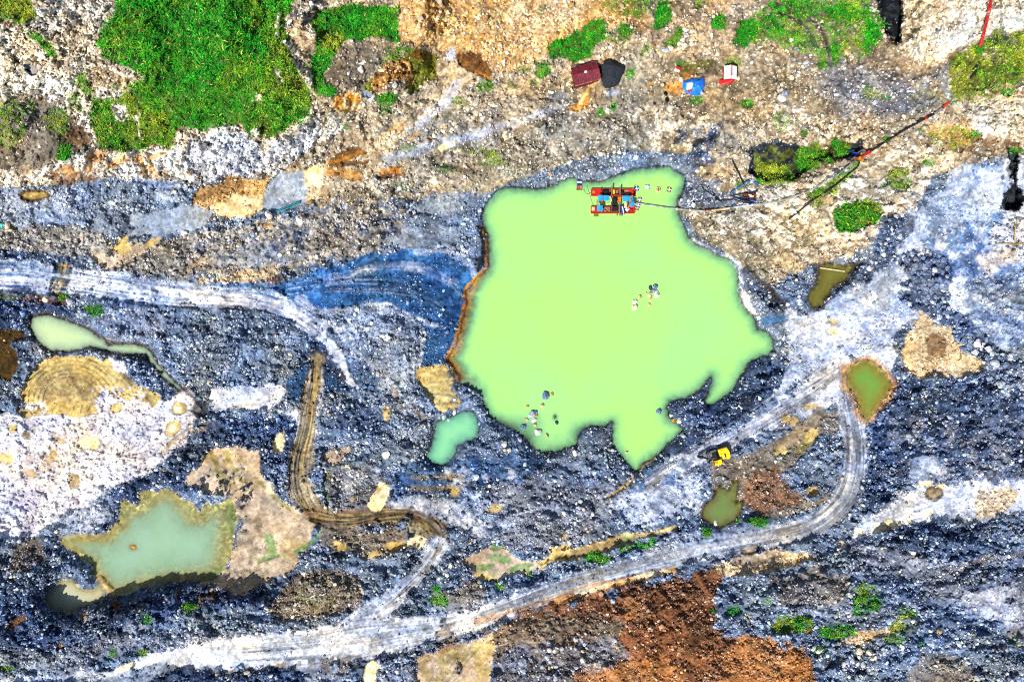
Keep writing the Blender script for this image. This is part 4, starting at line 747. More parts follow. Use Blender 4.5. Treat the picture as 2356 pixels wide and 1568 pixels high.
def mesa(pts, dh, ramp, warp=8):
    """raise (or sink) an outline; its rim climbs over `ramp` image units"""
    xs = [p[0] for p in pts]; ys = [p[1] for p in pts]
    w = win(min(xs) - ramp - warp, min(ys) - ramp - warp, max(xs) + ramp + warp, max(ys) + ramp + warp)
    d = sdf_poly(pts, FX[w], FY[w]) + WARP[w] * warp
    H[w] += dh * sstep(0, ramp, -d)
mesa([(-9000, 432), (120, 425), (300, 420), (440, 416), (560, 412), (640, 400), (700, 350), (760, 305), (830, 262), (930, 240), (1010, 170), (1040, 60), (1060, -9000), (-9000, -9000)], 6, 75, 10)
mesa([(2078, -9000), (2085, 40), (2080, 100), (2105, 140), (2142, 150), (2180, 122), (2230, 92), (2300, 62), (9000, 30), (9000, -9000)], 7, 34)
mesa([(2012, -9000), (2082, -9000), (2080, 60), (2072, 105), (2045, 95), (2030, 60), (2018, 25)], -6, 16)
mesa([(2318, 345), (2338, 350), (2345, 420), (2364, 480), (2300, 484), (2320, 430)], -4, 14)
mesa([(1725, 335), (1800, 325), (1880, 350), (1930, 325), (1990, 325), (1985, 350), (1940, 370), (1880, 382), (1830, 410), (1760, 420), (1722, 400)], -2.6, 14)
mesa([(690, 20), (735, 22), (750, 30), (725, 50), (712, 62), (690, 60)], -3, 8)
mesa([(1700, 620), (1740, 620), (1812, 706), (1780, 715), (1720, 670)], -1.2, 16)
mesa([(1540, 965), (1580, 975), (1470, 1085), (1600, 1020), (1690, 970), (1790, 890), (1815, 850), (1740, 826), (1640, 930), (1620, 910), (1580, 918)], .6, 14)
for q, dh in (((905, 178, 46, 36), 2.2), ((1405, 166, 26, 24), 0), ((2130, 640, 60, 60), 1.2), ((2065, 530, 34, 44), 1.2), ((500, 800, 150, 60), 1.0), ((880, 790, 90, 70), 1.0), ((2150, 1250, 110, 34), 2.0), ((750, 1360, 80, 45), 1.4), ((1260, 1200, 130, 70), 1.0)):
    mesa(ell(*q), dh, 26, 8)
mesa([(140, 1440), (240, 1400), (330, 1375), (450, 1360), (620, 1370), (620, 1400), (450, 1430), (300, 1450), (200, 1500)], 2.0, 20)
# erosion and rock faces: rougher where the ground is steep
gyy, gxx = np.gradient(H); sl = np.clip(np.sqrt(gxx ** 2 + gyy ** 2) / (STEP * S) / .9, 0, 1)
sl[:, :NO] = 0; sl[:, -NO:] = 0; sl[:NO] = 0; sl[-NO:] = 0
rid = np.abs(fbm(FX / 22 + FY / 60, FY / 34 - FX / 90, 61, 5, .6) - .5) * 2
H += (rid - .3) * sl * 2.6
H += (fbm(FX / 60, FY / 60, 62, 4) - .5) * 1.6
H += (fbm(FX / 12, FY / 12, 63, 4, .6) - .5) * np.clip(RG * 6, .15, 1.5)
H += DH + (np.maximum(W1, W2) - .66) * RG * 1.5 + (NCn - .5) * RG * 2

# open cracks in bare rock
for sx, sy, sd_, wd0, dp in ((30, 17, 81, .030, .75), (13, 10, 82, .045, .45)):
    cr = np.abs(fbm(FX / sx + FY / (sy * 4), FY / sy - FX / (sx * 3), sd_, 4, .6) - .5)
    H -= np.exp(-(cr / wd0) ** 2) * dp * RK
# packed stones and broken rock facets
wx_ = FX + (NB - .5) * 8; wy_ = FY + (NCn - .5) * 6
ST = worley(wx_ / 6.5, wy_ / 5.6, 1)          # stones
BT = worley(wx_ / 15 + wy_ / 50, wy_ / 12, 2)  # blocks
CT = worley(FX / 34 + FY / 70, FY / 26 - FX / 90, 3)   # big faces
grav = np.clip((SD + MD * 2 - .12) * 1.6, 0, 1) * (1 - .5 * RK) * (.35 + .65 * sstep(.36, .58, fbm(FX / 90, FY / 50, 86, 3, .5)))
clumpy = .35 + .9 * sstep(.40, .62, fbm(FX / 30, FY / 24, 96, 4, .6))
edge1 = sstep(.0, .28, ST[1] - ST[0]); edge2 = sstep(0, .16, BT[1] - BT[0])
H += grav * clumpy * (edge1 * (.10 + .34 * ST[4]) + (ST[2] * (ST[5] - .5) + ST[3] * (ST[6] - .5)) * .5 - .15)
H += RK * ((BT[2] * (BT[4] - .5) + BT[3] * (BT[5] - .5)) * 2.0 + edge2 * .45 + (BT[6] - .5) * .5 + (CT[2] * (CT[4] - .5) + CT[3] * (CT[5] - .5)) * 2.6)
H += grav * sstep(.55, .7, fbm(FX / 60, FY / 44, 97, 4, .6)) * (edge2 * .3 + (BT[2] * (BT[4] - .5) + BT[3] * (BT[5] - .5)) * .9)
# hummocks of dumped and bladed ground
hm = fbm(FX / 30, FY / 24, 83, 4, .55)
hr = 1 - np.abs(fbm(FX / 44 + 3, FY / 30, 84, 4, .55) - .5) * 2
GRN = .25 + .75 * sstep(.38, .58, fbm(FX / 90, FY / 50, 86, 3, .5))     # smooth silty ground alternates with coarse ground
rough = np.clip((RG - .05) * 9, 0, 1)
H += ((hm - .5) * 3.2 + (hr ** 3 - .45) * 1.1) * rough
H += (fbm(FX / 15, FY / 11, 85, 3, .5) - .5) * 1.1 * rough * GRN
H += (1 - np.abs(fbm(FX / 100 + FY / 200, FY / 60 - FX / 260 * sstep(1200, 1800, FX), 87, 4, .55) - .5) * 2) ** 4 * 1.1 * np.clip(rough + .15, 0, 1)

# ---------------------------------------------------------------- water bodies: outline, level, bed slope, murkiness
MAIN = [(1110, 512), (1110, 490), (1122, 462), (1140, 443), (1162, 430), (1180, 432), (1230, 435), (1255, 433), (1280, 423), (1305, 409), (1321, 407), (1340, 416), (1360, 417), (1391, 415), (1411, 407), (1431, 398), (1465, 388), (1498, 384), (1538, 381), (1555, 393), (1575, 403), (1576, 423), (1568, 443), (1560, 460), (1558, 477), (1561, 493), (1573, 515), (1578, 528), (1583, 545), (1601, 562), (1625, 570), (1651, 586), (1678, 596), (1695, 613), (1700, 646), (1701, 683), (1716, 710), (1735, 730), (1744, 756), (1767, 766), (1779, 782), (1779, 803), (1767, 817), (1738, 825), (1718, 840), (1708, 860), (1693, 886), (1678, 906), (1645, 926), (1627, 931), (1621, 921), (1634, 893), (1637, 866), (1630, 872), (1611, 893), (1595, 906), (1578, 916), (1541, 923), (1535, 940), (1541, 960), (1558, 973), (1571, 986), (1561, 1000), (1538, 1020), (1511, 1046), (1478, 1068), (1468, 1084), (1458, 1083), (1445, 1068), (1425, 1045), (1411, 1026), (1408, 1003), (1408, 970), (1391, 980), (1358, 980), (1338, 990), (1331, 1003), (1325, 1023), (1305, 1030), (1278, 1038), (1245, 1040), (1225, 1031), (1213, 1012), (1196, 1000), (1178, 988), (1156, 976), (1130, 960), (1113, 930), (1106, 902), (1082, 887), (1058, 883), (1058, 864), (1046, 845), (1032, 826), (1052, 790), (1062, 750), (1072, 710), (1076, 670), (1096, 643), (1122, 620), (1126, 590), (1122, 545)]
INLET = [(1002, 973), (1019, 963), (1049, 953), (1066, 946), (1089, 946), (1099, 963), (1102, 990), (1099, 1006), (1072, 1016), (1052, 1026), (1046, 1045), (1032, 1062), (1016, 1070), (992, 1065), (981, 1052), (986, 1036), (996, 1013), (999, 990)]
LEFT = [(73, 730), (110, 723), (133, 731), (180, 746), (213, 763), (240, 783), (250, 795), (267, 791), (307, 791), (333, 798), (347, 810), (360, 833), (380, 853), (400, 876), (420, 893), (414, 897), (397, 886), (370, 862), (355, 842), (335, 815), (293, 814), (250, 806), (207, 797), (187, 803), (157, 808), (113, 806), (93, 790), (77, 770), (70, 750)]
BIG = [(137, 1235), (187, 1232), (247, 1228), (257, 1212), (273, 1205), (277, 1185), (273, 1155), (283, 1148), (317, 1165), (323, 1155), (320, 1132), (350, 1130), (360, 1135), (380, 1125), (403, 1133), (417, 1148), (443, 1157), (460, 1178), (473, 1155), (493, 1158), (513, 1155), (530, 1142), (537, 1158), (547, 1192), (540, 1212), (537, 1245), (530, 1278), (520, 1302), (500, 1328), (480, 1338), (433, 1332), (383, 1338), (333, 1348), (300, 1362), (253, 1370), (240, 1348), (217, 1328), (210, 1298), (190, 1288), (173, 1272), (143, 1253)]
SMALL = [(103, 1375), (117, 1355), (143, 1335), (167, 1335), (187, 1355), (213, 1358), (228, 1345), (242, 1360), (235, 1376), (213, 1388), (187, 1395), (163, 1412), (147, 1405), (123, 1403), (107, 1388)]
P1 = [(1884, 613), (1907, 606), (1940, 613), (1974, 606), (1954, 626), (1944, 643), (1914, 663), (1900, 683), (1890, 700), (1870, 705), (1859, 690), (1867, 666), (1880, 653), (1884, 633)]
P2 = [(1957, 840), (1980, 830), (2000, 826), (2020, 840), (2040, 863), (2052, 883), (2043, 906), (2024, 930), (2014, 946), (1996, 966), (1982, 956), (1972, 923), (1966, 903), (1950, 890), (1947, 856)]
P3 = [(1655, 1118), (1675, 1125), (1695, 1102), (1698, 1112), (1691, 1155), (1700, 1158), (1708, 1152), (1705, 1172), (1691, 1195), (1658, 1212), (1635, 1205), (1618, 1192), (1618, 1165), (1641, 1145)]
WB = [  # name, label, outline, level, bed slope, murk depth, two colours, bed wear
 ('pond', MAIN, 0.0, .07, .55, ('#9fd972', '#98d27f', '#84c38c'), 1.2),
 ('pond', INLET, 0.0, .06, .40, ('#7cc493', '#86cc92', '#6fb596'), 1.0),
 ('pond', LEFT, .55, .07, .40, ('#bccf97', '#b4cf9c', '#a3bb9a'), .9),
 ('pond', BIG, .15, .012, .34, ('#8fb398', '#8bac8a', '#a09f70'), 2.5),
 ('pond', SMALL, .32, .03, .12, ('#aebfa2', '#b2b596', '#b3ab84'), 1.5),
 ('puddle', P1, 3.0, .05, .5, ('#756d2a', '#65752f', '#6f6a35'), .6),
 ('puddle', P2, 2.6, .03, .4, ('#8d8f38', '#6d9440', '#97893c'), .9),
 ('puddle', P3, 1.0, .04, .35, ('#5a7a3f', '#7f8f58', '#75794a'), .8),
]
SDF = []
for name, pts, lvl, slope, murk, cols, wet in WB:
    xs = [p[0] for p in pts]; ys = [p[1] for p in pts]
    w = win(min(xs) - 60, min(ys) - 60, max(xs) + 60, max(ys) + 60)
    rag = 5 if pts in (MAIN, INLET) else 4
    d = sdf_poly(pts, FX[w], FY[w]) + (fbm(FX[w] / 9, FY[w] / 9, 70, 4, .65) - .5) * 2 * rag + (W1[w] - .5) * 1.5
    dep = np.clip(-d, 0, 400) * slope * (.75 + .5 * NB[w])
    if pts is MAIN:
        x, y = FX[w], FY[w]
        # shallow shelf of ochre silt along the west shore, stony shallows in the south
        west = sstep(1150, 1090, x) * sstep(500, 560, y) * (1 - sstep(870, 890, y))
        dep *= 1 - .88 * west * sstep(44, 4, -d + WARP[w] * 5)
        south = np.exp(-(((x - 1225) / 60) ** 2 + ((y - 985) / 46) ** 2)) + np.exp(-(((x - 1150) / 36) ** 2 + ((y - 985) / 22) ** 2)) + .7 * np.exp(-(((x - 1340) / 40) ** 2 + ((y - 1000) / 30) ** 2)) + .5 * np.exp(-(((x - 1535) / 24) ** 2 + ((y - 955) / 24) ** 2)) + .6 * np.exp(-(((x - 1745) / 14) ** 2 + ((y - 745) / 18) ** 2))
        dep *= 1 - .72 * np.clip(south, 0, 1)
        dep = np.minimum(dep, 4)
        for cx, cy, rr, hh in ((1277, 958, 12, 1), (1500, 672, 14, .75), (1462, 698, 8, .7), (1235, 955, 16, .6)):
            q = np.exp(-(((x - cx) / rr) ** 2 + ((y - cy) / (rr * 1.25)) ** 2))
            dep = dep * (1 - hh * q * .97) - .12 * (q > .8) * (hh == 1)
        put(w, sstep(36, 0, -d) * (d < 9) * west * (.55 + .45 * sstep(.35, .6, NB[w])), 'ochre'); put(w, (d < 6) * west * sstep(.5, .62, NCn[w]) * .6, 'wetb')
        put(w, np.clip(np.exp(-(((x - 1277) / 14) ** 2 + ((y - 956) / 20) ** 2)) * 1.4, 0, 1), 'soil')
        put(w, (d < 0) * (1 - west) * sstep(.3, .6, NB[w]) * .9, 'wetb')
    if pts is BIG:
        x, y = FX[w], FY[w]
        put(w, (1 - sstep(-4, 6, d)) * .95, 'mudy')
        q = np.exp(-(((x - 307) / 13) ** 2 + ((y - 1258) / 10) ** 2)); dep = dep * (1 - q) - .1 * (q > .72)
        put(w, np.clip(q * 1.5, 0, 1), 'ochre')
        east = sstep(440, 520, x) + np.exp(-(((x - 345) / 22) ** 2 + ((y - 1150) / 26) ** 2)) + np.exp(-(((x - 430) / 30) ** 2 + ((y - 1190) / 30) ** 2)) + .8 * np.exp(-(((x - 290) / 22) ** 2 + ((y - 1175) / 30) ** 2))
        dep *= 1 - .55 * np.clip(east, 0, 1)
        put(w, (d < -2) * np.clip(np.exp(-(((x - 532) / 16) ** 2 + ((y - 1190) / 40) ** 2)) + np.exp(-(((x - 500) / 24) ** 2 + ((y - 1318) / 20) ** 2)), 0, 1) * .8, 'green')
    if pts in (SMALL, P1, P2, P3):
        put(w, 1 - sstep(-3, 4, d), 'mudy' if pts is SMALL else 'olive')
    if pts is P2: put(w, np.exp(-((d - 3 + WARP[w] * 3) / 7) ** 2) * .95, 'ochre'); put(w, np.exp(-((d - 1 + WARP[w] * 3) / 4) ** 2) * .7, 'tanpale')
    if pts in (P1, P3, LEFT): put(w, np.exp(-((d - 2 + WARP[w] * 3) / 5) ** 2) * .8, 'wetb')
    # a wet rim where water laps the ground
    put(w, np.exp(-((d - .8) / 2.2) ** 2) * .8 * (wet if wet < 1 else 1) * (0 if pts in (BIG, SMALL) else 1), 'wet')
    shore = np.clip(d, 0, 60)
    bank = .09 if pts in (MAIN, INLET) else .05
    Hn = np.where(d < 0, lvl - dep, lvl + np.minimum(shore * bank, 1.6) + (W2[w] - .4) * .1 * (d > 0) * (d < 12))
    k = sstep(52, 8, d)
    if pts is not MAIN: k = sstep(26, 3, d)
    H[w] = H[w] * (1 - k) + Hn * k
    inside = d < (-6 if pts is MAIN else -2)
    SD[w] *= np.where(d < 0, np.where(inside, .0, .5), 1); MD[w] *= np.where(d < 1, .12 if pts is MAIN else .05, 1); GR[w] *= d > 2
    SDF.append((w, d))

HI = H[NO:NY - NO, NO:NX - NO]
def ground(x, y):
    u = np.clip((np.asarray(x, float) - X0) / STEP, 0, HI.shape[1] - 1.001); v = np.clip((np.asarray(y, float) - Y0) / STEP, 0, HI.shape[0] - 1.001)
    iu = u.astype(int); iv = v.astype(int); fu = u - iu; fv = v - iv
    return (HI[iv, iu] * (1 - fu) + HI[iv, iu + 1] * fu) * (1 - fv) + (HI[iv + 1, iu] * (1 - fu) + HI[iv + 1, iu + 1] * fu) * fv
def samp(arr, x, y):
    iu = np.clip(((x - X0) / STEP + .5).astype(int), 0, HI.shape[1] - 1) + NO; iv = np.clip(((y - Y0) / STEP + .5).astype(int), 0, HI.shape[0] - 1) + NO
    return arr[iv, iu]
def xy(x, y, h):
    """image point at height h -> metres (unprojected through the render camera, HC metres up)"""
    k = (HC - h) / HC
    return (x - CX) * S * k, (CY - y) * S * k
def at(x, y, up=0.0):
    h = float(ground(x, y)); a, b = xy(x, y, h); return Vector((float(a), float(b), h + up))

# ---------------------------------------------------------------- materials
def nmat(name):
    m = bpy.data.materials.new(name); m.use_nodes = True
    nt = m.node_tree; b = nt.nodes['Principled BSDF']; return m, nt, b
def attr_mat(name, attr, rough=.95, var=.18, scale=3.0, bump=.0, spec=.15):
    m, nt, b = nmat(name); N = nt.nodes; L = nt.links
    a = N.new('ShaderNodeAttribute'); a.attribute_name = attr
    tc = N.new('ShaderNodeNewGeometry')
    n = N.new('ShaderNodeTexNoise'); n.inputs['Scale'].default_value = scale; n.inputs['Detail'].default_value = 4
    L.new(tc.outputs['Position'], n.inputs['Vector'])
    r = N.new('ShaderNodeMapRange'); r.inputs['From Min'].default_value = .3; r.inputs['From Max'].default_value = .7
    r.inputs['To Min'].default_value = 1 - var; r.inputs['To Max'].default_value = 1 + var
    L.new(n.outputs['Fac'], r.inputs['Value'])
    v = N.new('ShaderNodeVectorMath'); v.operation = 'SCALE'
    L.new(a.outputs['Color'], v.inputs[0]); L.new(r.outputs[0], v.inputs['Scale']); L.new(v.outputs[0], b.inputs['Base Color'])
    b.inputs['Roughness'].default_value = rough; b.inputs['Specular IOR Level'].default_value = spec
    if bump:
        bp = N.new('ShaderNodeBump'); bp.inputs['Strength'].default_value = bump; bp.inputs['Distance'].default_value = .05
        L.new(n.outputs['Fac'], bp.inputs['Height']); L.new(bp.outputs[0], b.inputs['Normal'])
    return m
def pmat(name, col, rough=.6, metal=0, var=.12, scale=2.0, col2=None, spec=.4):
    """a painted or bare material: two tones of one colour worn together by noise"""
    m, nt, b = nmat(name); N = nt.nodes; L = nt.links
    c = lin(col); c2 = lin(col2) if col2 else c * (1 - 2 * var)
    tc = N.new('ShaderNodeTexCoord'); n = N.new('ShaderNodeTexNoise'); n.inputs['Scale'].default_value = scale; n.inputs['Detail'].default_value = 6; n.inputs['Roughness'].default_value = .65
    L.new(tc.outputs['Object'], n.inputs['Vector'])
    r = N.new('ShaderNodeValToRGB'); r.color_ramp.elements[0].position = .38; r.color_ramp.elements[1].position = .62
    r.color_ramp.elements[0].color = (*map(float, c2), 1); r.color_ramp.elements[1].color = (*map(float, c), 1)
    L.new(n.outputs['Fac'], r.inputs['Fac']); L.new(r.outputs[0], b.inputs['Base Color'])
    b.inputs['Roughness'].default_value = rough; b.inputs['Metallic'].default_value = metal; b.inputs['Specular IOR Level'].default_value = spec
    return m

def raw_mesh(name, V, loops, starts, mat, cols=None, smooth=False, scal=None):
    me = bpy.data.meshes.new(name)
    V = np.ascontiguousarray(V, dtype=f32)
    me.vertices.add(len(V)); me.vertices.foreach_set('co', V.ravel())
    me.loops.add(len(loops)); me.loops.foreach_set('vertex_index', np.ascontiguousarray(loops, dtype=np.int32))
    me.polygons.add(len(starts)); me.polygons.foreach_set('loop_start', np.ascontiguousarray(starts, dtype=np.int32))
    me.update(calc_edges=True)
    if cols is not None:
        c4 = np.ones((len(V), 4), f32); c4[:, :3] = cols
        at_ = me.color_attributes.new('Col', 'FLOAT_COLOR', 'POINT'); at_.data.foreach_set('color', c4.ravel())
    for k, arr in (scal or {}).items():
        at_ = me.attributes.new(k, 'FLOAT', 'POINT'); at_.data.foreach_set('value', np.ascontiguousarray(arr, dtype=f32))
    me.polygons.foreach_set('use_smooth', np.full(len(starts), smooth))
    me.materials.append(mat)
    o = bpy.data.objects.new(name, me); COLL.objects.link(o); return o
def tag(o, label=None, cat=None, group=None, kind=None):
    if label: o['label'] = label
    if cat: o['category'] = cat
    if group: o['group'] = group
    if kind: o['kind'] = kind
    return o

M_GROUND = attr_mat('ground_material', 'Col', .95, .16, 5.0, .3)
M_STONE = attr_mat('stone_material', 'Col', .9, .14, 2.5, .2)
M_GRASS = attr_mat('grass_material', 'Col', .6, .1, 2.0, 0, .3)

# ---------------------------------------------------------------- terrain mesh
spk = 1 + (W1 + W2 * .6 - .8) * 1.0 * SP
spk *= 1 + (NCn - .5) * .7
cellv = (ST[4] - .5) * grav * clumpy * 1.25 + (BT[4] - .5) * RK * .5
spk *= np.exp(cellv) * (1 - .3 * grav * (1 - edge1))  # gaps between packed stones darkened in the colour, as crevice shade
_fl = sstep(1300, 1900, FX) * sstep(700, 1000, FY)      # bedding runs level in the west, slants down to the east
_u = FX * (1 - .25 * _fl) + FY * .55 * _fl; _v = FY * (1 - .25 * _fl) - FX * .5 * _fl
MOT = fbm(_u / 110, _v / 52, 91, 5, .62); MOT2 = fbm(FX / 20, FY / 15, 92, 4, .6)
spk *= np.exp(((MOT - .5) * .9 + (MOT2 - .5) * 1.2) * np.clip(.35 + SP * 1.3, 0, 1))
HUE = np.clip((fbm(FX / 90, FY / 60, 93, 5, .6) - .5) * 4.5, -1.3, 1.3)[..., None]
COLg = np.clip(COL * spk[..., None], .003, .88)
tint = (W2 - .5)[..., None] * np.array([.14, 0, -.14], f32)
COLg = np.clip(COLg * (1 + tint) * (1 + HUE * np.array([.11, .02, -.13], f32)), .003, .9)
kk = (HC - H) / HC
V = np.stack([(FX - CX) * S * kk, (CY - FY) * S * kk, H], -1).reshape(-1, 3)
idx = np.arange(NY * NX, dtype=np.int32).reshape(NY, NX)
q = np.stack([idx[1:, :-1], idx[1:, 1:], idx[:-1, 1:], idx[:-1, :-1]], -1).reshape(-1)
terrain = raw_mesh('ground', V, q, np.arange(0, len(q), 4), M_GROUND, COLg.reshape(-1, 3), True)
tag(terrain, 'stripped quarry floor and benches of blue-grey gravel, pale rock, ochre earth and wheel tracks', 'ground', kind='structure')

# ---------------------------------------------------------------- water
def water_mat(name, c1, c2, murk, ce, slope):
    m, nt, b = nmat(name); N = nt.nodes; L = nt.links
    dp = N.new('ShaderNodeAttribute'); dp.attribute_name = 'depth'
    e = N.new('ShaderNodeMath'); e.operation = 'MULTIPLY'; e.inputs[1].default_value = -1 / murk; L.new(dp.outputs['Fac'], e.inputs[0])
    x = N.new('ShaderNodeMath'); x.operation = 'EXPONENT'; L.new(e.outputs[0], x.inputs[0])
    geo = N.new('ShaderNodeNewGeometry'); n = N.new('ShaderNodeTexNoise'); n.inputs['Scale'].default_value = .035; n.inputs['Detail'].default_value = 5; n.inputs['Distortion'].default_value = .6
    L.new(geo.outputs['Position'], n.inputs['Vector'])
    r = N.new('ShaderNodeValToRGB'); r.color_ramp.elements[0].position = .40; r.color_ramp.elements[1].position = .66
    r.color_ramp.elements[0].color = (*map(float, lin(c1)), 1); r.color_ramp.elements[1].color = (*map(float, lin(c2)), 1)
    L.new(n.outputs['Fac'], r.inputs['Fac'])
    # near the bank the silt is thinner and greener
    sh = N.new('ShaderNodeMapRange'); sh.inputs['From Min'].default_value = murk * .35; sh.inputs['From Max'].default_value = slope * 30; L.new(dp.outputs['Fac'], sh.inputs['Value'])
    mx = N.new('ShaderNodeMix'); mx.data_type = 'RGBA'
    edge = lin(ce)
    mx.inputs[6].default_value = (*map(float, edge), 1); L.new(sh.outputs[0], mx.inputs[0]); L.new(r.outputs[0], mx.inputs[7]); L.new(mx.outputs[2], b.inputs['Base Color'])
    b.inputs['Roughness'].default_value = .12; b.inputs['IOR'].default_value = 1.33
    w = N.new('ShaderNodeTexNoise'); w.inputs['Scale'].default_value = 2.2; w.inputs['Detail'].default_value = 3; L.new(geo.outputs['Position'], w.inputs['Vector'])
    bp = N.new('ShaderNodeBump'); bp.inputs['Strength'].default_value = .05; bp.inputs['Distance'].default_value = .03; L.new(w.outputs['Fac'], bp.inputs['Height']); L.new(bp.outputs[0], b.inputs['Normal'])
    tr = N.new('ShaderNodeBsdfTransparent'); tr.inputs[0].default_value = (.82, .9, .86, 1)
    ms = N.new('ShaderNodeMixShader'); L.new(x.outputs[0], ms.inputs[0]); L.new(b.outputs[0], ms.inputs[1]); L.new(tr.outputs[0], ms.inputs[2])
    L.new(ms.outputs[0], N['Material Output'].inputs['Surface'])
    return m
WLAB = ['large lime green turbid pond filling the quarry pit', 'small teal green inlet beside the large lime pond', 'pale green pond with a narrow outflow channel', 'ragged teal and tan pond with muddy shallows', 'small round grey-green pool joined to the ragged pond by mud',
        'olive puddle with a pale plank lying across it', 'olive green puddle ringed by ochre mud beside the track', 'dark green algae puddle among brown gravel']
for i, ((name, pts, lvl, slope, murk, cols, wet), (w, d)) in enumerate(zip(WB, SDF)):
    use = d < 9
    cell = use[1:, :-1] & use[1:, 1:] & use[:-1, 1:] & use[:-1, :-1]
    sub = np.arange(d.size, dtype=np.int32).reshape(d.shape)
    q = np.stack([sub[1:, :-1], sub[1:, 1:], sub[:-1, 1:], sub[:-1, :-1]], -1)[cell].reshape(-1)
    u, inv = np.unique(q, return_inverse=True)
    x = FX[w].ravel()[u]; y = FY[w].ravel()[u]; k = (HC - lvl) / HC
    V = np.stack([(x - CX) * S * k, (CY - y) * S * k, np.full(len(u), lvl, f32)], -1)
    dep = np.clip(lvl - H[w].ravel()[u], 0, 6)
    o = raw_mesh(name, V, inv.astype(np.int32), np.arange(0, len(q), 4), water_mat('water_' + str(i), cols[0], cols[1], murk, cols[2], slope), None, True, {'depth': dep})
    tag(o, WLAB[i], 'pond' if name == 'pond' else 'puddle', kind='structure')

# ---------------------------------------------------------------- loose stones
def stone_cloud(name, x, y, r, col, base, faces, label, jit, sink=.25, flat=(.55, .95)):
    n = len(x); nv = len(base)
    P_ = base[None] * (1 + (rng.random((n, nv, 1)).astype(f32) - .5) * jit) + (rng.random((n, nv, 3)).astype(f32) - .5) * jit * .5
    sc = np.stack([rng.uniform(.75, 1.25, n), rng.uniform(.6, 1.0, n), rng.uniform(*flat, n)], -1).astype(f32) * r[:, None]
    P_ = P_ * sc[:, None, :]
    a = rng.uniform(0, 6.283, n).astype(f32); t = rng.normal(0, .45, n).astype(f32)
    c, s = np.cos(t)[:, None], np.sin(t)[:, None]
    yy = P_[..., 1] * c - P_[..., 2] * s; zz = P_[..., 1] * s + P_[..., 2] * c
    ca, sa = np.cos(a)[:, None], np.sin(a)[:, None]
    xx = P_[..., 0] * ca - yy * sa; yy = P_[..., 0] * sa + yy * ca
    h = ground(x, y).astype(f32); k = (HC - h) / HC
    wx = (x - CX) * S * k; wy = (CY - y) * S * k
    V = np.stack([xx + wx[:, None], yy + wy[:, None], zz + (h + r * (1 - sink) * .55)[:, None]], -1).reshape(-1, 3)
    F = (faces[None] + (np.arange(n, dtype=np.int32) * nv)[:, None, None]).reshape(-1)
    o = raw_mesh(name, V, F, np.arange(0, len(F), faces.shape[1]), M_STONE, np.repeat(col, nv, 0), False)
    return tag(o, label, 'gravel', kind='stuff')
CUBE = np.array([(-1, -1, -.8), (1, -1, -.8), (1, 1, -.8), (-1, 1, -.8), (-.62, -.6, .8), (.66, -.6, .75), (.6, .66, .85), (-.66, .6, .7)], f32)
CF = np.array([(4, 5, 6, 7), (0, 1, 5, 4), (1, 2, 6, 5), (2, 3, 7, 6), (3, 0, 4, 7)], np.int32)
gr_ = (1 + 5 ** .5) / 2
ICO = np.array([(-1, gr_, 0), (1, gr_, 0), (-1, -gr_, 0), (1, -gr_, 0), (0, -1, gr_), (0, 1, gr_), (0, -1, -gr_), (0, 1, -gr_), (gr_, 0, -1), (gr_, 0, 1), (-gr_, 0, -1), (-gr_, 0, 1)], f32) / 1.9
IF = np.array([(0, 11, 5), (0, 5, 1), (0, 1, 7), (0, 7, 10), (0, 10, 11), (1, 5, 9), (5, 11, 4), (11, 10, 2), (10, 7, 6), (7, 1, 8), (3, 9, 4), (3, 4, 2), (3, 2, 6), (3, 6, 8), (3, 8, 9), (4, 9, 5), (2, 4, 11), (6, 2, 10), (8, 6, 7), (9, 8, 1)], np.int32)
def jitter_grid(step, arr, lo=-40, hix=2396, hiy=1608):
    x, y = np.meshgrid(np.arange(lo, hix, step), np.arange(lo, hiy, step))
    x = (x + rng.uniform(-.5, .5, x.shape) * step).ravel().astype(f32); y = (y + rng.uniform(-.5, .5, y.shape) * step).ravel().astype(f32)
    m = rng.random(len(x)) < samp(arr, x, y)
    return x[m], y[m]
def hue_at(x, y): return 1 + samp(HUE[..., 0], x, y)[:, None] * np.array([.11, .02, -.13], f32)
def stone_cols(x, y, n):
    m = rng.random((n, 1)).astype(f32) ** 2.2
    c = samp(SA, x, y) * m + samp(SB, x, y) * (1 - m)
    c = c * hue_at(x, y)
    c = c * np.exp(rng.normal(-.05, .36, (n, 1))).astype(f32) * (1 + rng.normal(0, .05, (n, 3))).astype(f32)
    warm = (rng.random((n, 1)) < .05); c = np.where(warm, c * np.array([1.25, .95, .55], f32), c)
    return np.clip(c, .01, .88).astype(f32)
def region(x, y):
    """0 upper benches, 1 pit floor, 2 brown heap"""
    up = y < np.interp(x, [0, 600, 1110, 1580, 1700, 1900, 2000, 2356], [430, 410, 470, 520, 640, 600, 540, 370])
    br = (y > np.interp(x, [1130, 1640, 1660, 1900], [1430, 1315, 1450, 1500])) & (x > 1125) & (x < 1890)
    return np.where(up, 0, np.where(br, 2, 1))
LB = ['pale cream scree scattered over the upper benches', 'blue-grey crushed gravel covering the pit floor', 'brown and rust coloured gravel of the long spoil heap']
LBM = ['coarse pale rubble lying on the upper slopes', 'coarse blue-grey rubble on the pit floor', 'coarse mixed rubble on the brown spoil heap']
CL = fbm(FX / 24, FY / 20, 95, 4, .6)
SD = SD * .6 + box(SD, 4) * .4; MD = MD * .5 + box(MD, 5) * .5
for (w_, d_) in SDF:
    SD[w_] *= d_ > -1; MD[w_] *= d_ > 0
SD *= .3 + .7 * GRN; MD *= .4 + .7 * GRN
SD *= .45 + .85 * sstep(.36, .56, fbm(FX / 40, FY / 28, 94, 4, .6))
MD *= .25 + 3.0 * sstep(.50, .64, CL)
SZ *= .75 + .6 * sstep(.4, .65, CL)
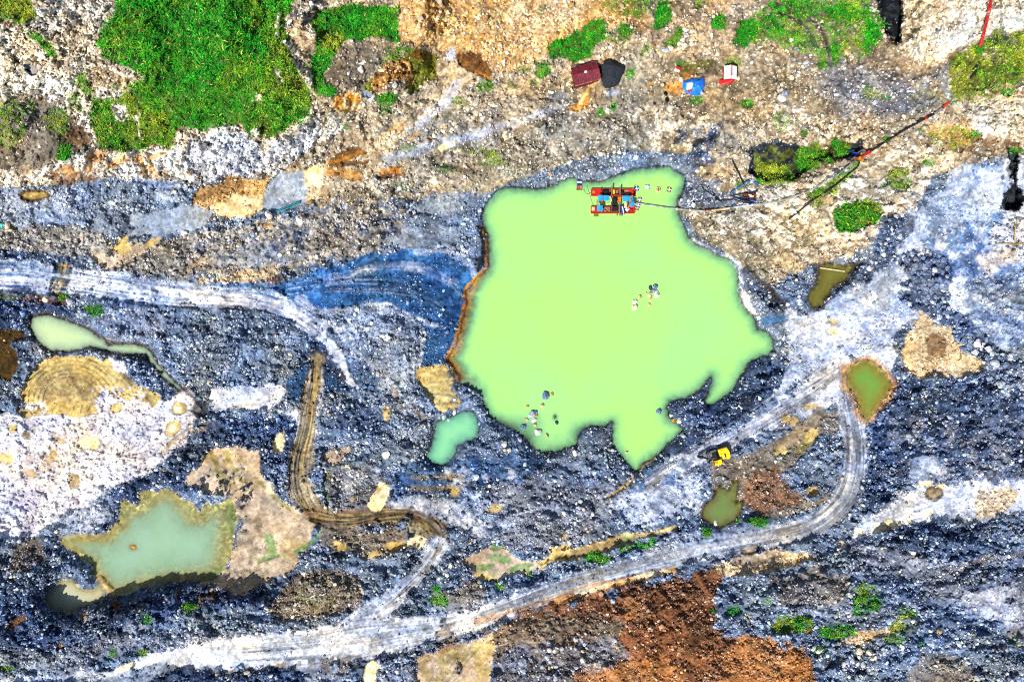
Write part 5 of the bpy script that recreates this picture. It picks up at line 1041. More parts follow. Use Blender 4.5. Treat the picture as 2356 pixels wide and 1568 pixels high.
x, y = jitter_grid(4.1, SD * .85)
r = (samp(SZ, x, y) * S * .5 * np.exp(rng.normal(0, .32, len(x)))).astype(f32)
col = stone_cols(x, y, len(x)); rg_ = region(x, y)
for k in range(3):
    m = rg_ == k; stone_cloud('gravel', x[m], y[m], r[m], col[m], CUBE, CF, LB[k], .5)
x, y = jitter_grid(7.4, MD * 1.35)
r = (S * 3.3 * np.exp(rng.normal(0, .28, len(x)))).astype(f32)
col = stone_cols(x, y, len(x)); rg_ = region(x, y)
for k in range(3):
    m = rg_ == k; stone_cloud('rubble', x[m], y[m], r[m], col[m], ICO, IF, LBM[k], .45)

# ---------------------------------------------------------------- grass
def blades(name, x, y, kind, label, nb=7, length=.62):
    n = len(x); N = n * nb
    X = np.repeat(x, nb) + rng.normal(0, 1.3, N).astype(f32); Y = np.repeat(y, nb) + rng.normal(0, 1.3, N).astype(f32)
    h = ground(X, Y).astype(f32); k = (HC - h) / HC
    bx = ((X - CX) * S * k).astype(f32); by = ((CY - Y) * S * k).astype(f32)
    a = rng.uniform(0, 6.283, N).astype(f32); L = (length * np.repeat(np.exp(rng.normal(0, .28, n)), nb) * rng.uniform(.6, 1.2, N)).astype(f32)
    lean = rng.uniform(.35, .95, N).astype(f32); wd = rng.uniform(.05, .11, N).astype(f32)
    dx, dy = np.cos(a) * lean, np.sin(a) * lean; up = np.sqrt(1 - np.clip(lean, 0, .98) ** 2)
    px, py = -np.sin(a) * wd, np.cos(a) * wd
    V = np.zeros((N, 5, 3), f32)
    V[:, 0] = np.stack([bx - px * .6, by - py * .6, h - .03], -1); V[:, 1] = np.stack([bx + px * .6, by + py * .6, h - .03], -1)
    mx_, my_, mz = bx + dx * L * .5, by + dy * L * .5, h + up * L * .75
    V[:, 2] = np.stack([mx_ + px, my_ + py, mz], -1); V[:, 3] = np.stack([mx_ - px, my_ - py, mz], -1)
    V[:, 4] = np.stack([bx + dx * L * 1.15, by + dy * L * 1.15, h + up * L * .8], -1)
    F = np.array([0, 1, 2, 3, 3, 2, 4], np.int32)[None] + (np.arange(N, dtype=np.int32) * 5)[:, None]
    st = (np.array([0, 4], np.int32)[None] + (np.arange(N, dtype=np.int32) * 7)[:, None]).ravel()
    g0, g1, g2, g3 = lin('#0a6a0c'), lin('#2fae1c'), lin('#a9b824'), lin('#e0c868')
    t = np.repeat(rng.random(n), nb)[:, None].astype(f32); kk_ = np.repeat(kind, nb)[:, None]
    clump = samp(NB, X, Y)[:, None]; big = samp(NA, X, Y)[:, None]
    c = g0 * (1 - t) + g1 * t
    ol = np.clip(kk_ * 1.5 - .25 + (big - .5) * 1.8 + (rng.random((N, 1)) - .5) * .7, 0, 1).astype(f32)
    c = c * (1 - ol) + g2 * ol * (.45 + .6 * t)
    straw = (rng.random((N, 1)) < .02 + .20 * kk_); c = np.where(straw, g3 * (.5 + .6 * t), c)
    c = c * (.30 + 1.4 * clump) * np.exp(rng.normal(0, .25, (N, 1))).astype(f32)
    o = raw_mesh(name, V.reshape(-1, 3), F.ravel(), st, M_GRASS, np.repeat(np.clip(c, .004, .8), 5, 0).astype(f32), False)
    return tag(o, label, 'grass', kind='stuff')
TU = fbm(FX / 13, FY / 10, 98, 4, .65)
def meadow(step, dens, **k):
    x, y = jitter_grid(step, dens); kd = samp(GT, x, y)
    hill = (x < 722) & (y < 345) & (x > 205); ledge = (x >= 712) & (x < 920) & (y < 242) & ~hill; low = ~(hill | ledge) & (y > 560); bench = ~(hill | ledge | low)
    return [(x[m], y[m], kd[m]) for m in (hill, ledge, bench, low)]
GL = ['short bright green grass on the hill above the white cliff', 'dense deep green grass on the small ledge beside the hill', 'patchy green and olive grass on the upper benches', 'sparse weeds growing between the stones of the pit floor']
TL = ['tall arching grass tufts on the hill above the white cliff', 'taller green tufts on the small ledge beside the hill', 'taller olive tufts on the upper benches', 'taller weeds on the pit floor']
for k, (x, y, kd) in enumerate(meadow(3.6, np.clip(GR * (.35 + 1.1 * sstep(.36, .56, TU)), 0, 1))):
    blades('grass', x, y, kd, GL[k], 7, .42)
for k, (x, y, kd) in enumerate(meadow(6.5, np.clip(GR - .35, 0, 1) * 1.1 * sstep(.46, .6, TU))):
    blades('grass', x, y, kd, TL[k], 13, 1.15 if k == 0 else .8)

# ---------------------------------------------------------------- light, sky, camera
SUN_EL, SUN_DIR = math.radians(50), Vector((-.55, -.83, 0)).normalized()
sd = Vector((SUN_DIR.x * math.cos(SUN_EL), SUN_DIR.y * math.cos(SUN_EL), math.sin(SUN_EL)))
ld = bpy.data.lights.new('sun', 'SUN'); ld.energy = 5.0; ld.angle = math.radians(.5); ld.color = (1, .95, .87)
lo = bpy.data.objects.new('sun', ld); lo.rotation_euler = sd.to_track_quat('Z', 'Y').to_euler(); COLL.objects.link(lo)
wd_ = bpy.data.worlds.new('World'); bpy.context.scene.world = wd_; wd_.use_nodes = True
nt = wd_.node_tree; sky = nt.nodes.new('ShaderNodeTexSky'); sky.sky_type = 'NISHITA'; sky.sun_disc = False
sky.sun_elevation = SUN_EL; sky.sun_rotation = math.atan2(SUN_DIR.x, SUN_DIR.y) % (2 * math.pi)
bg = nt.nodes['Background']; bg.inputs['Strength'].default_value = .09; nt.links.new(sky.outputs[0], bg.inputs['Color'])
cd = bpy.data.cameras.new('camera'); cam = bpy.data.objects.new('camera', cd); COLL.objects.link(cam)
cam.location = (0, 0, HC); cam.rotation_euler = (0, 0, 0)
cd.sensor_fit = 'HORIZONTAL'; cd.angle = 2 * math.atan(128.0 / HC); cd.clip_end = 3000; cd.clip_start = 1
sc = bpy.context.scene; sc.camera = cam
sc.view_settings.view_transform = 'Standard'; sc.view_settings.look = 'None'; sc.view_settings.exposure = 0.25; sc.view_settings.gamma = 1
sc.render.engine = 'CYCLES'; sc.cycles.max_bounces = 4; sc.cycles.diffuse_bounces = 2; sc.cycles.transparent_max_bounces = 6
sc.cycles.use_denoising = False; sc.cycles.filter_width = 1.1
# ================================================================ things
import bmesh
class MB:
    """collects boxes, bars and tubes into one mesh"""
    def __init__(s): s.v = []; s.f = []
    def add(s, V, F):
        n = len(s.v); s.v += [tuple(map(float, p)) for p in V]; s.f += [tuple(i + n for i in q) for q in F]; return s
    def box(s, c, d, rot=0, tilt=0, taper=1.0):
        cx, cy, cz = c; a, b, e = d[0] / 2, d[1] / 2, d[2] / 2; cr, sr = math.cos(rot), math.sin(rot); V = []
        for z, k in ((-e, 1), (e, taper)):
            for x, y in ((-a, -b), (a, -b), (a, b), (-a, b)):
                x, y = x * k, y * k
                V.append((cx + x * cr - y * sr, cy + x * sr + y * cr, cz + z + x * math.tan(tilt)))
        return s.add(V, [(3, 2, 1, 0), (4, 5, 6, 7), (0, 1, 5, 4), (1, 2, 6, 5), (2, 3, 7, 6), (3, 0, 4, 7)])
    def bar(s, p, q, w, h=None):
        p, q = Vector(p), Vector(q); d = (q - p).normalized(); h = h or w
        up = Vector((0, 0, 1)) if abs(d.z) < .9 else Vector((1, 0, 0))
        a = d.cross(up).normalized() * w / 2; b = a.cross(d).normalized() * h / 2
        V = [p - a - b, p + a - b, p + a + b, p - a + b, q - a - b, q + a - b, q + a + b, q - a + b]
        return s.add(V, [(0, 1, 2, 3), (7, 6, 5, 4), (0, 4, 5, 1), (1, 5, 6, 2), (2, 6, 7, 3), (3, 7, 4, 0)])
    def tube(s, pts, r, n=8):
        pts = [Vector(p) for p in pts]; V = []; F = []
        for i, p in enumerate(pts):
            d = (pts[min(i + 1, len(pts) - 1)] - pts[max(i - 1, 0)]).normalized()
            up = Vector((0, 0, 1)) if abs(d.z) < .9 else Vector((1, 0, 0))
            a = d.cross(up).normalized(); b = a.cross(d).normalized()
            V += [p + (a * math.cos(t) + b * math.sin(t)) * r for t in [2 * math.pi * k / n for k in range(n)]]
        for i in range(len(pts) - 1):
            for k in range(n):
                F.append((i * n + k, i * n + (k + 1) % n, (i + 1) * n + (k + 1) % n, (i + 1) * n + k))
        F.append(tuple(range(n))[::-1]); F.append(tuple((len(pts) - 1) * n + k for k in range(n)))
        return s.add(V, F)
    def prism(s, pts, z0, z1):
        n = len(pts); V = [(x, y, z0) for x, y in pts] + [(x, y, z1) for x, y in pts]
        return s.add(V, [tuple(range(n))[::-1], tuple(range(n, 2 * n))] + [(i, (i + 1) % n, n + (i + 1) % n, n + i) for i in range(n)])
    def build(s, name, mat, parent=None, bevel=0, smooth=False):
        me = bpy.data.meshes.new(name); me.from_pydata(s.v, [], s.f); me.update()
        bm = bmesh.new(); bm.from_mesh(me); bmesh.ops.recalc_face_normals(bm, faces=bm.faces)
        if bevel: bmesh.ops.bevel(bm, geom=list(bm.edges), offset=bevel, segments=2, affect='EDGES', profile=.6, clamp_overlap=True)
        bm.to_mesh(me); bm.free()
        if smooth: me.polygons.foreach_set('use_smooth', [True] * len(me.polygons))
        me.materials.append(mat); o = bpy.data.objects.new(name, me); COLL.objects.link(o)
        if parent: o.parent = parent
        return o
def thing(name, label, cat, loc, rot=0, group=None):
    o = bpy.data.objects.new(name, None); o.empty_display_size = .3; COLL.objects.link(o)
    o.location = loc; o.rotation_euler = (0, 0, rot); return tag(o, label, cat, group)
def copy_tree(o, parent=None):
    c = o.copy(); COLL.objects.link(c); c.parent = parent
    for ch in list(o.children): copy_tree(ch, c)
    return c

RED = pmat('red_paint', '#e01b1b', .5, 0, .3, 1.6, '#9c1c16'); RUST = pmat('rusty_steel', '#8a4a2c', .85, .1, .3, 2.2, '#2e1a14'); RUSTL = pmat('light_rust', '#c98a66', .8, 0, .25, 2.4, '#6d2f22')
BLUE = pmat('blue_plastic', '#1b45b5', .45, 0, .15, 2.0); SKYB = pmat('sky_blue_sheet', '#1aa3e8', .6, 0, .1, 1.2); WHITE = pmat('white_paint', '#efeef0', .55, 0, .06, 2.0)
DARK = pmat('dark_steel', '#26262b', .6, .3, .3, 2.5); BLACK = pmat('black_rubber', '#141519', .7, 0, .2, 3.0); YEL = pmat('yellow_paint', '#ffd20a', .42, 0, .07, 1.1); ORNG = pmat('amber_paint', '#d98a12', .55, 0, .15, 2.0)
GREY = pmat('grey_steel', '#8d9098', .6, .2, .2, 2.0); WOOD = pmat('pale_timber', '#e2cda4', .8, 0, .15, 3.0); TIM = pmat('weathered_timber', '#8a7a6a', .85, 0, .25, 3.0); MAR = pmat('maroon_sheet', '#7c2138', .7, 0, .15, 1.2, '#4e1320')
GLASS = pmat('dark_glass', '#16222b', .12, 0, .1, 1.0, None, .6); PIPEG = pmat('grey_pipe', '#a9b0b4', .5, 0, .12, .6, '#6c7468'); OLV = pmat('olive_reflection', '#6f7d10', .6, 0, .1, 1.0); BROWNB = pmat('brown_drum', '#8b5a3c', .7, 0, .2, 2.0)
LBLUE = pmat('faded_blue', '#3f86c4', .5, 0, .15, 2.0, '#dfe6ea'); TEAL = pmat('teal_pipe', '#176a80', .45, 0, .15, 1.5); CREAM = pmat('cream_sheet', '#e6c996', .7, 0, .1, 2.0); AQUA = pmat('aqua_sheet', '#66e0c6', .6, 0, .2, 2.0, '#1b9a86'); CONC = pmat('pale_concrete', '#e3cdb6', .85, 0, .1, 2.0)

# ---------------------------------------------------------------- dredging pontoon on the pond
def F_(sx, sy): return sx / 1.0866, sy / 1.0866           # full-size image pixels -> image units
def wpos(sx, sy, z): a, b = xy(*F_(sx, sy), z); return Vector((float(a), float(b), z))
PX = .1 / 6.929
root = thing('dredge_pontoon', 'red twin-hulled dredging pontoon with sky-blue canopies moored on the green pond', 'pontoon', wpos(1420 + 775 / 6.929, 430 + 510 / 6.929, 0))
def l(ix, iy, z=0): return ((ix - 775) * PX, -(iy - 510) * PX, z)
def lb(mb, x0, y0, x1, y1, z0, z1, rot=0):
    c = l((x0 + x1) / 2, (y0 + y1) / 2, (z0 + z1) / 2); return mb.box(c, (abs(x1 - x0) * PX, abs(y1 - y0) * PX, z1 - z0), rot)
for (x0, y0, x1, y1) in ((397, 297, 1157, 420), (392, 601, 1149, 721)):
    m = MB(); lb(m, x0, y0, x1, y1, -.4, .45)
    for a, b, c, d in ((x0, y0, x1, y0 + 9), (x0, y1 - 9, x1, y1), (x0, y0 + 9, x0 + 9, y1 - 9), (x1 - 9, y0 + 9, x1, y1 - 9)): lb(m, a, b, c, d, .452, .62)
    h = m.build('hull', RED, root)
    m = MB(); lb(m, x0 + 165, y0 + 12, x1 - 90, y1 - 12, .46, .50); m.build('deck_plate', RUST, h)
def simple(name, mat, boxes, bevel=0, parent=root):
    m = MB()
    for b in boxes: lb(m, *b)
    return m.build(name, mat, parent, bevel)
simple('hatch', ORNG, [(418, 335, 465, 372, .455, .75)]); simple('hatch', RED, [(1092, 338, 1140, 384, .455, .8)]); simple('hatch', CREAM, [(405, 613, 455, 676, .455, .7)]); simple('hatch', RED, [(1060, 652, 1108, 700, .455, .8)])
simple('winch', DARK, [(592, 322, 690, 386, .52, 1.0), (604, 332, 676, 362, 1.002, 1.3)]); simple('toolbox', YEL, [(760, 322, 800, 392, .52, .95)])
m = MB(); m.tube([l(905, 372, .75), l(948, 372, .75)], .55, 14); m.build('fuel_drum', BLACK, root)
simple('engine', DARK, [(762, 452, 838, 590, .1, 1.2), (776, 470, 822, 540, 1.202, 1.55)]); simple('gearbox', ORNG, [(850, 448, 912, 478, .5, 1.3), (862, 480, 905, 540, .5, 1.1), (836, 500, 860, 540, .5, .9)])
simple('sand_tray', RUSTL, [(622, 616, 718, 692, .52, .8)]); simple('equipment_crate', DARK, [(762, 606, 848, 682, .52, 1.1)])
for b_ in ((575, 340, 588, 410, .52, .7), (820, 330, 862, 400, .52, .62), (960, 320, 1060, 350, .52, .6), (980, 372, 1050, 405, .52, .66)): simple('deck_box', RUSTL, [b_])
for a, b in (((590, 432), (1095, 432)), ((490, 492), (492, 600)), ((605, 436), (556, 600)), ((660, 436), (640, 470))):
    MB().bar(l(*a, 1.5), l(*b, 1.5), .2).build('frame_rail', RED, root)
MB().bar(l(1085, 440, 2.6), l(1008, 682, 2.4), .34, .2).build('ladder_beam', RUSTL, root)
for a, b, mt in (((745, 258), (745, 416), TIM), ((886, 276), (886, 416), TIM), ((744, 440), (744, 714), RUST), ((876, 556), (876, 742), TIM)):
    MB().bar(l(*a, 1.35), l(*b, 1.35), .28, .24).build('cross_beam', mt, root)
MB().bar(l(560, 295, .9), l(575, 420, .9), .18).build('cross_beam', RED, root)
MB().bar(l(1090, 345, 1.2), l(1132, 270, 1.2), .14).build('mast', RUSTL, root)
for x0, y0, x1, y1 in ((503, 432, 580, 529), (596, 438, 688, 526), (920, 446, 1058, 539), (1062, 452, 1104, 530), (1036, 546, 1121, 631), (485, 608, 580, 708)):
    m = MB(); cxm = (x0 + x1) / 2
    a, b = l(x0, y0), l(x1, y1); w_, d_ = (b[0] - a[0]), (a[1] - b[1])
    m.add([(a[0], b[1], 2.2), (a[0] + w_ / 2, b[1], 2.34), (b[0], b[1], 2.2), (b[0], a[1], 2.2), (a[0] + w_ / 2, a[1], 2.34), (a[0], a[1], 2.2),
           (a[0], b[1], 2.16), (b[0], b[1], 2.16), (b[0], a[1], 2.16), (a[0], a[1], 2.16)], [(0, 1, 4, 5), (1, 2, 3, 4), (9, 8, 7, 6), (0, 6, 7, 2, 1), (3, 8, 9, 5, 4), (2, 7, 8, 3), (5, 9, 6, 0)])
    cp = m.build('canopy', SKYB, root)
    for px, py in ((x0 + 6, y0 + 6), (x1 - 6, y0 + 6), (x0 + 6, y1 - 6), (x1 - 6, y1 - 6)): MB().bar(l(px, py, .4), l(px, py, 2.16), .07).build('post', RED, cp)
m = MB(); m.tube([l(985, 535, 1.4), l(984, 640, 1.3)], .4, 12); m.build('timber_log', WOOD, root)
m = MB(); m.tube([l(922, 608, .95), l(948, 742, .95)], .45, 14); dr = m.build('drum', BLUE, root); MB().box(l(938, 676, 1.36), (.22, 1.9, .1), math.radians(11)).build('strap', WHITE, dr)
MB().box(l(590, 668, .8), (.16, 1.1, .3), -.5).build('plank', WOOD, root); MB().box(l(1015, 660, 1.0), (.9, .8, .08), .9).build('plank', WHITE, root)
m = MB(); m.tube([l(725, 450, 1.4), l(742, 510, 1.6), l(700, 570, 1.3), l(655, 580, .9)], .06, 6); m.build('hose', WHITE, root)
m = MB(); m.tube([l(620, 640, .9), l(670, 690, .95), l(720, 650, .9), l(760, 670, 1.2)], .05, 6); m.build('hose', BLACK, root)
for x0, x1 in ((445, 530), (842, 866), (890, 948)): simple('reflection_plate', OLV, [(x0, 724, x1, 772 if x0 < 500 else 758, -.1, .05)])  # olive plates added at the waterline to stand in for reflections

def drum_float(ix, iy, rot, mat, strap, label, long=False):
    t = thing('drum_float', label, 'float', wpos(1420 + ix / 6.929, 430 + iy / 6.929, 0), math.radians(rot), 'drum floats carrying the pipeline beside the pontoon')
    for sx in (-.27, .27):
        m = MB(); m.tube([(sx, -.5, .12), (sx, -.46, .12), (sx, .46, .12), (sx, .5, .12)], .28, 14); m.build('drum', mat, t)
    m = MB(); m.box((0, 0, .44), (1.1, .2, .07)); m.box((0, 0, .505), (.16, 1.0, .05)); m.build('cradle', strap, t)
    return t
drum_float(1186, 293, 8, BLUE, WHITE, 'blue and white drum float touching the right end of the upper red hull')
drum_float(1371, 266, 3, LBLUE, WHITE, 'pale blue and white drum float, second of the row out from the upper hull')
drum_float(1560, 308, -4, WOOD, RUSTL, 'tan timber-coloured drum float in the row of four, third from the hull')
drum_float(1746, 310, -10, BROWNB, WHITE, 'brown and white drum float at the shore end of the row of four')
drum_float(1236, 486, -12, TIM, WHITE, 'white and brown drum float above the pipeline beside the pontoon')
drum_float(1208, 586, -14, BLUE, WHITE, 'blue and white drum float under the pipeline beside the pontoon')
drum_float(1194, 626, -14, BROWNB, WOOD, 'brown drum float just below the pipeline beside the lower hull')
t = thing('work_raft', 'tiny raft of blue drums with a rusty tray near the rocky north shore', 'raft', wpos(1420 + 194 / 6.929, 430 + 230 / 6.929, 0), -.04)
for sx in (-.33, .33): m = MB(); m.tube([(sx, .15, .15), (sx, 1.15, .15)], .31, 12); m.build('drum', BLUE, t)
MB().box((0, .68, .49), (1.25, .4, .06)).build('plank', WHITE, t)
m = MB(); m.box((0, -.72, .05), (1.3, 1.1, .2))
for b in (((-.62, -.72, .3), (.06, 1.1, .3)), ((.62, -.72, .3), (.06, 1.1, .3)), ((0, -1.24, .3), (1.18, .06, .3)), ((0, -.2, .3), (1.18, .06, .3)), ((0, -.72, .28), (.06, .98, .26))): m.box(*b)
m.build('tray', RUSTL, t)
def rope(pts, r, mat, name, label, cat='rope'):
    m = MB(); m.tube(pts, r, 6); o = m.build(name, mat); return tag(o, label, cat)
def zp(ix, iy, z): return wpos(1420 + ix / 6.929, 430 + iy / 6.929, z)
rope([zp(262, 300, .4), zp(300, 350, .05), zp(325, 378, .04), zp(355, 376, .05), zp(398, 360, .5)], .035, BLACK, 'mooring_line', 'thin dark line from the tiny raft to the red pontoon')
rope([zp(318, 225, .6), zp(350, 310, .05), zp(385, 420, .04), zp(430, 560, .05), zp(440, 610, .5)], .03, BLACK, 'mooring_line', 'thin dark line from the north shore to the lower red hull')

# ---------------------------------------------------------------- pipes and hoses
def ground_line(pts, r, lift=.02, smooth=True, sag=True):
    """points (image x, image y[, height over water]) -> metres, lying on the ground"""
    P_ = [Vector((p[0], p[1], p[2] if len(p) > 2 else -1)) for p in pts]; Q = []
    if smooth and len(P_) > 2:
        ext = [2 * P_[0] - P_[1]] + P_ + [2 * P_[-1] - P_[-2]]
        for i in range(1, len(ext) - 2):
            n = max(3, int((ext[i + 1] - ext[i]).xy.length / 3))
            for k in range(n):
                u = k / n; a, b, c, d = ext[i - 1:i + 3]
                Q.append(.5 * (2 * b + (c - a) * u + (2 * a - 5 * b + 4 * c - d) * u * u + (d - a + 3 * b - 3 * c) * u ** 3))
        Q.append(P_[-1])
    else:
        for a, b in zip(P_[:-1], P_[1:]):
            n = max(2, int((b - a).xy.length / 3)); Q += [a + (b - a) * (k / n) for k in range(n)]
        Q.append(P_[-1])
    hs = [max(float(ground(q.x + i, q.y + j)) for i in (-1.5, 0, 1.5) for j in (-1.5, 0, 1.5)) for q in Q]
    n = len(hs); hs = [max(max(hs[max(0, i - 3):i + 4]) * .5 + sum(hs[max(0, i - 4):i + 5]) / len(hs[max(0, i - 4):i + 5]) * .5, .05) for i in range(n)]
    out = []
    for q, h in zip(Q, hs):
        z = h + r + lift; a, b = xy(q.x, q.y, z); out.append(Vector((float(a), float(b), z)))
    return out
def pipe(name, label, cat, pts, r, mat, couplings=(), group=None, smooth=True, pname='tube', ends=()):
    L_ = ground_line(pts, r, smooth=smooth)
    t = thing(name, label, cat, L_[0], 0, group)
    q = [p - L_[0] for p in L_]
    m = MB(); m.tube(q, r, 10); m.build(pname, mat, t, 0, True)
    for f, cm in couplings:
        i = min(int(f * (len(q) - 1)), len(q) - 2); d = (q[i + 1] - q[i]).normalized()
        MB().tube([q[i] - d * .22, q[i] - d * .12, q[i] + d * .12, q[i] + d * .22], r * 1.55, 10).build('coupling', cm, t)
    for f0, f1, cm in ends:
        i0, i1 = int(f0 * (len(q) - 1)), int(f1 * (len(q) - 1)); MB().tube(q[i0:i1 + 1], r * 1.12, 10).build('sleeve', cm, t)
    return t
SHORE = [(1455, 466), (1490, 471), (1525, 476), (1555, 480), (1591, 483), (1618, 485), (1655, 482), (1688, 477), (1725, 472), (1767, 467), (1810, 457), (1860, 440), (1900, 417), (1934, 397), (1964, 372)]
pipe('slurry_pipeline', 'long grey slurry pipe running from the red pontoon up the rocky bank', 'pipeline', SHORE, .2, PIPEG, [(.19, CONC), (.25, CONC), (.52, WHITE), (.4, CREAM)], ends=((.34, .43, CREAM), (.445, .52, LBLUE), (.31, .34, RUSTL)))
pipe('feed_pipe', 'straight black pipe climbing the upper bench from the red valve', 'pipe', [(1998, 351), (2034, 328), (2084, 297), (2134, 270), (2157, 257), (2184, 235)], .24, BLACK, [(.02, WHITE), (.72, RED)], ends=((.93, 1.0, RED), (.80, .92, GREY)))
vt = thing('valve_manifold', 'red pipe junction with two amber hand wheels above the dark hollow', 'valve', at(1980, 362, .55))
m = MB(); o0 = at(1980, 362, .55)
def vl(fx, fy, up): p = at(fx, fy, 0); return Vector((p.x - o0.x, p.y - o0.y, up))
m.tube([vl(1964, 371, 0), vl(1980, 362, .05), vl(1990, 356, .1)], .2, 10); m.tube([vl(1980, 362, .05), vl(1978, 369, 0)], .16, 8); m.build('manifold', RED, vt)
m = MB(); m.box(vl(1993, 354, .15), (1.0, .7, .7), .5); m.build('valve_body', RED, vt, .05)
for a, b in ((1970, 368), (1977, 372)): m = MB(); p = vl(a, b, .2); m.tube([p, p + Vector((0, 0, .18))], .34, 14); m.build('hand_wheel', ORNG, vt)
pipe('suction_hose', 'black hose running downhill below the grey pipe from the red valve', 'hose', [(1977, 374), (1972, 385), (1950, 402), (1917, 430), (1867, 463), (1840, 485), (1815, 504)], .17, BLACK, [(.55, TIM)])
pipe('blue_hose', 'short bright blue hose lying in the dark hollow beside the red valve', 'hose', [(1949, 345), (1958, 349), (1967, 352), (1974, 352)], .16, BLUE)
pipe('grey_hose', 'thin pale hose looping from the blue hose end to the valve', 'hose', [(1974, 351), (1984, 345), (1990, 347), (1993, 351)], .09, GREY)
pipe('power_cable', 'thin dark cable hanging down the slope from the benches to the black pole', 'cable', [(1643, 222), (1656, 235), (1661, 245), (1662, 270), (1665, 300), (1668, 333), (1676, 350), (1685, 367)], .06, TIM)
pipe('pole', 'long black pole lying down the slope above the hose tangle', 'pole', [(1684, 366), (1692, 384), (1701, 401), (1711, 424)], .17, BLACK, smooth=False)
pipe('grey_hose', 'curved grey hose with a red end beside the rusty crate', 'hose', [(1711, 424), (1713, 430), (1722, 440), (1733, 447), (1740, 452)], .13, GREY, ends=((.85, 1.0, RED),))
def hz(ix, iy): return F_(1800 + ix / 8.4125, 440 + iy / 8.4125)
pipe('blue_hose', 'long arched sky-blue hose around the flat grey slab', 'hose', [hz(812, 168), hz(720, 128), hz(630, 108), hz(540, 132), hz(470, 190), hz(340, 265), hz(260, 335), hz(205, 400)], .16, pmat('blue_hose_rubber', '#1a62c8', .4))
pipe('blue_hose', 'deep blue hose lying along the rusty crate with a bright end', 'hose', [hz(360, 460), hz(480, 468), hz(580, 505), hz(660, 515), hz(755, 522)], .19, BLUE)
pipe('teal_hose', 'thin teal hose branching from the arched blue hose', 'hose', [hz(270, 335), hz(370, 400), hz(460, 450), hz(560, 495)], .10, TEAL)
pipe('black_hose', 'black hose in the bundle nearest the arched blue hose end', 'hose', [hz(210, 405), hz(320, 450), hz(450, 495), hz(560, 530), hz(690, 565)], .16, pmat('navy_hose', '#0f2c55', .5))
pipe('black_hose', 'black hose lowest in the bundle above the grey pipe', 'hose', [hz(260, 480), hz(400, 520), hz(520, 555), hz(680, 580)], .14, BLACK)
pipe('black_hose', 'black hose lying across the foot of the slab behind the crate', 'hose', [hz(250, 410), hz(400, 385), hz(560, 360), hz(700, 330), hz(790, 315)], .16, BLACK)
pipe('black_hose', 'straight black hose running left from the hose bundle', 'hose', [hz(-170, 485), hz(0, 500), hz(130, 505), hz(260, 495)], .14, BLACK)
pipe('pole', 'black pole lying on dark rubble by the east shore of the pond', 'pole', [(1615, 432), (1638, 448), (1660, 463)], .13, BLACK, smooth=False)
MBt = MB(); ck = thing('steel_crate', 'rusty open crate of parts under the hose tangle', 'crate', at(1722, 451.5, .25), -.05)
m = MB(); m.box((0, 0, 0), (3.1, .95, .12))
for b in (((0, .45, .25), (3.1, .08, .4)), ((0, -.45, .25), (3.1, .08, .4)), ((-1.5, 0, .25), (.08, .82, .4)), ((1.5, 0, .25), (.08, .82, .4)), ((-.35, 0, .22), (.08, .82, .34))): m.box(*b)
m.build('tray', RUST, ck); m = MB(); m.box((.35, 0, .25), (.5, .5, .35)); m.build('pump_part', WHITE, ck, .06); m = MB(); m.box((.9, -.05, .22), (.4, .4, .3)); m.build('pump_part', WOOD, ck, .06)
m = MB(); p = at(*hz(160, 470), .15); m.box((0, 0, 0), (1.9, .3, .12), -.05); m.box((.55, .25, .0), (.12, .9, .1), .6); o = m.build('timber_offcut', WOOD); o.location = p; tag(o, 'orange-tan timber offcut at the left end of the hose bundle', 'timber')
pipe('red_pipe', 'bright red pipe coming down the pale rock massif at the top corner', 'pipe', [(2290, -40), (2280, 0), (2276, 22), (2272, 40), (2264, 75), (2255, 107)], .3, RED, ends=((.45, .5, RUSTL),))
pipe('black_hose', 'short curved black hose on the mossy ground below the red pipe', 'hose', [(2247, 150), (2247, 158), (2243, 168), (2233, 181)], .2, BLACK)
pipe('teal_pipe', 'teal pipe pair lying across the blue-grey gravel pad on the bench', 'pipe', [(622, 482), (630, 485), (638, 485), (654, 478), (672, 471), (692, 462)], .2, TEAL)
pipe('teal_pipe', 'second teal pipe close under the first on the blue-grey gravel pad', 'pipe', [(637, 488), (655, 482), (673, 474.5), (691, 466)], .15, pmat('aqua_pipe', '#1f8f96', .45))
# timber
pl = MB(); a, b = Vector((*map(float, xy(1886.3, 616.1, 3.15)), 3.16)), Vector((*map(float, xy(1943.8, 624.3, 3.15)), 3.16)); pl.bar(a, b, .3, .08)
tag(pl.build('plank', WOOD), 'pale straight plank lying across the top of the olive puddle', 'plank')
pipe('timber_pole', 'weathered orange-brown pole lying level at the foot of the white rock by the edge', 'pole', [(2291, 561), (2310, 559), (2333, 562), (2358, 560), (2380, 559)], .14, pmat('brown_bark', '#b98a4a', .85, 0, .2, 2.0), smooth=False)
pipe('timber_pole', 'upright-lying yellowish pole meeting the level pole at a corner', 'pole', [(2337, 516), (2336, 540), (2335, 558)], .16, pmat('yellow_bark', '#c9b07a', .85, 0, .2, 2.0), smooth=False)

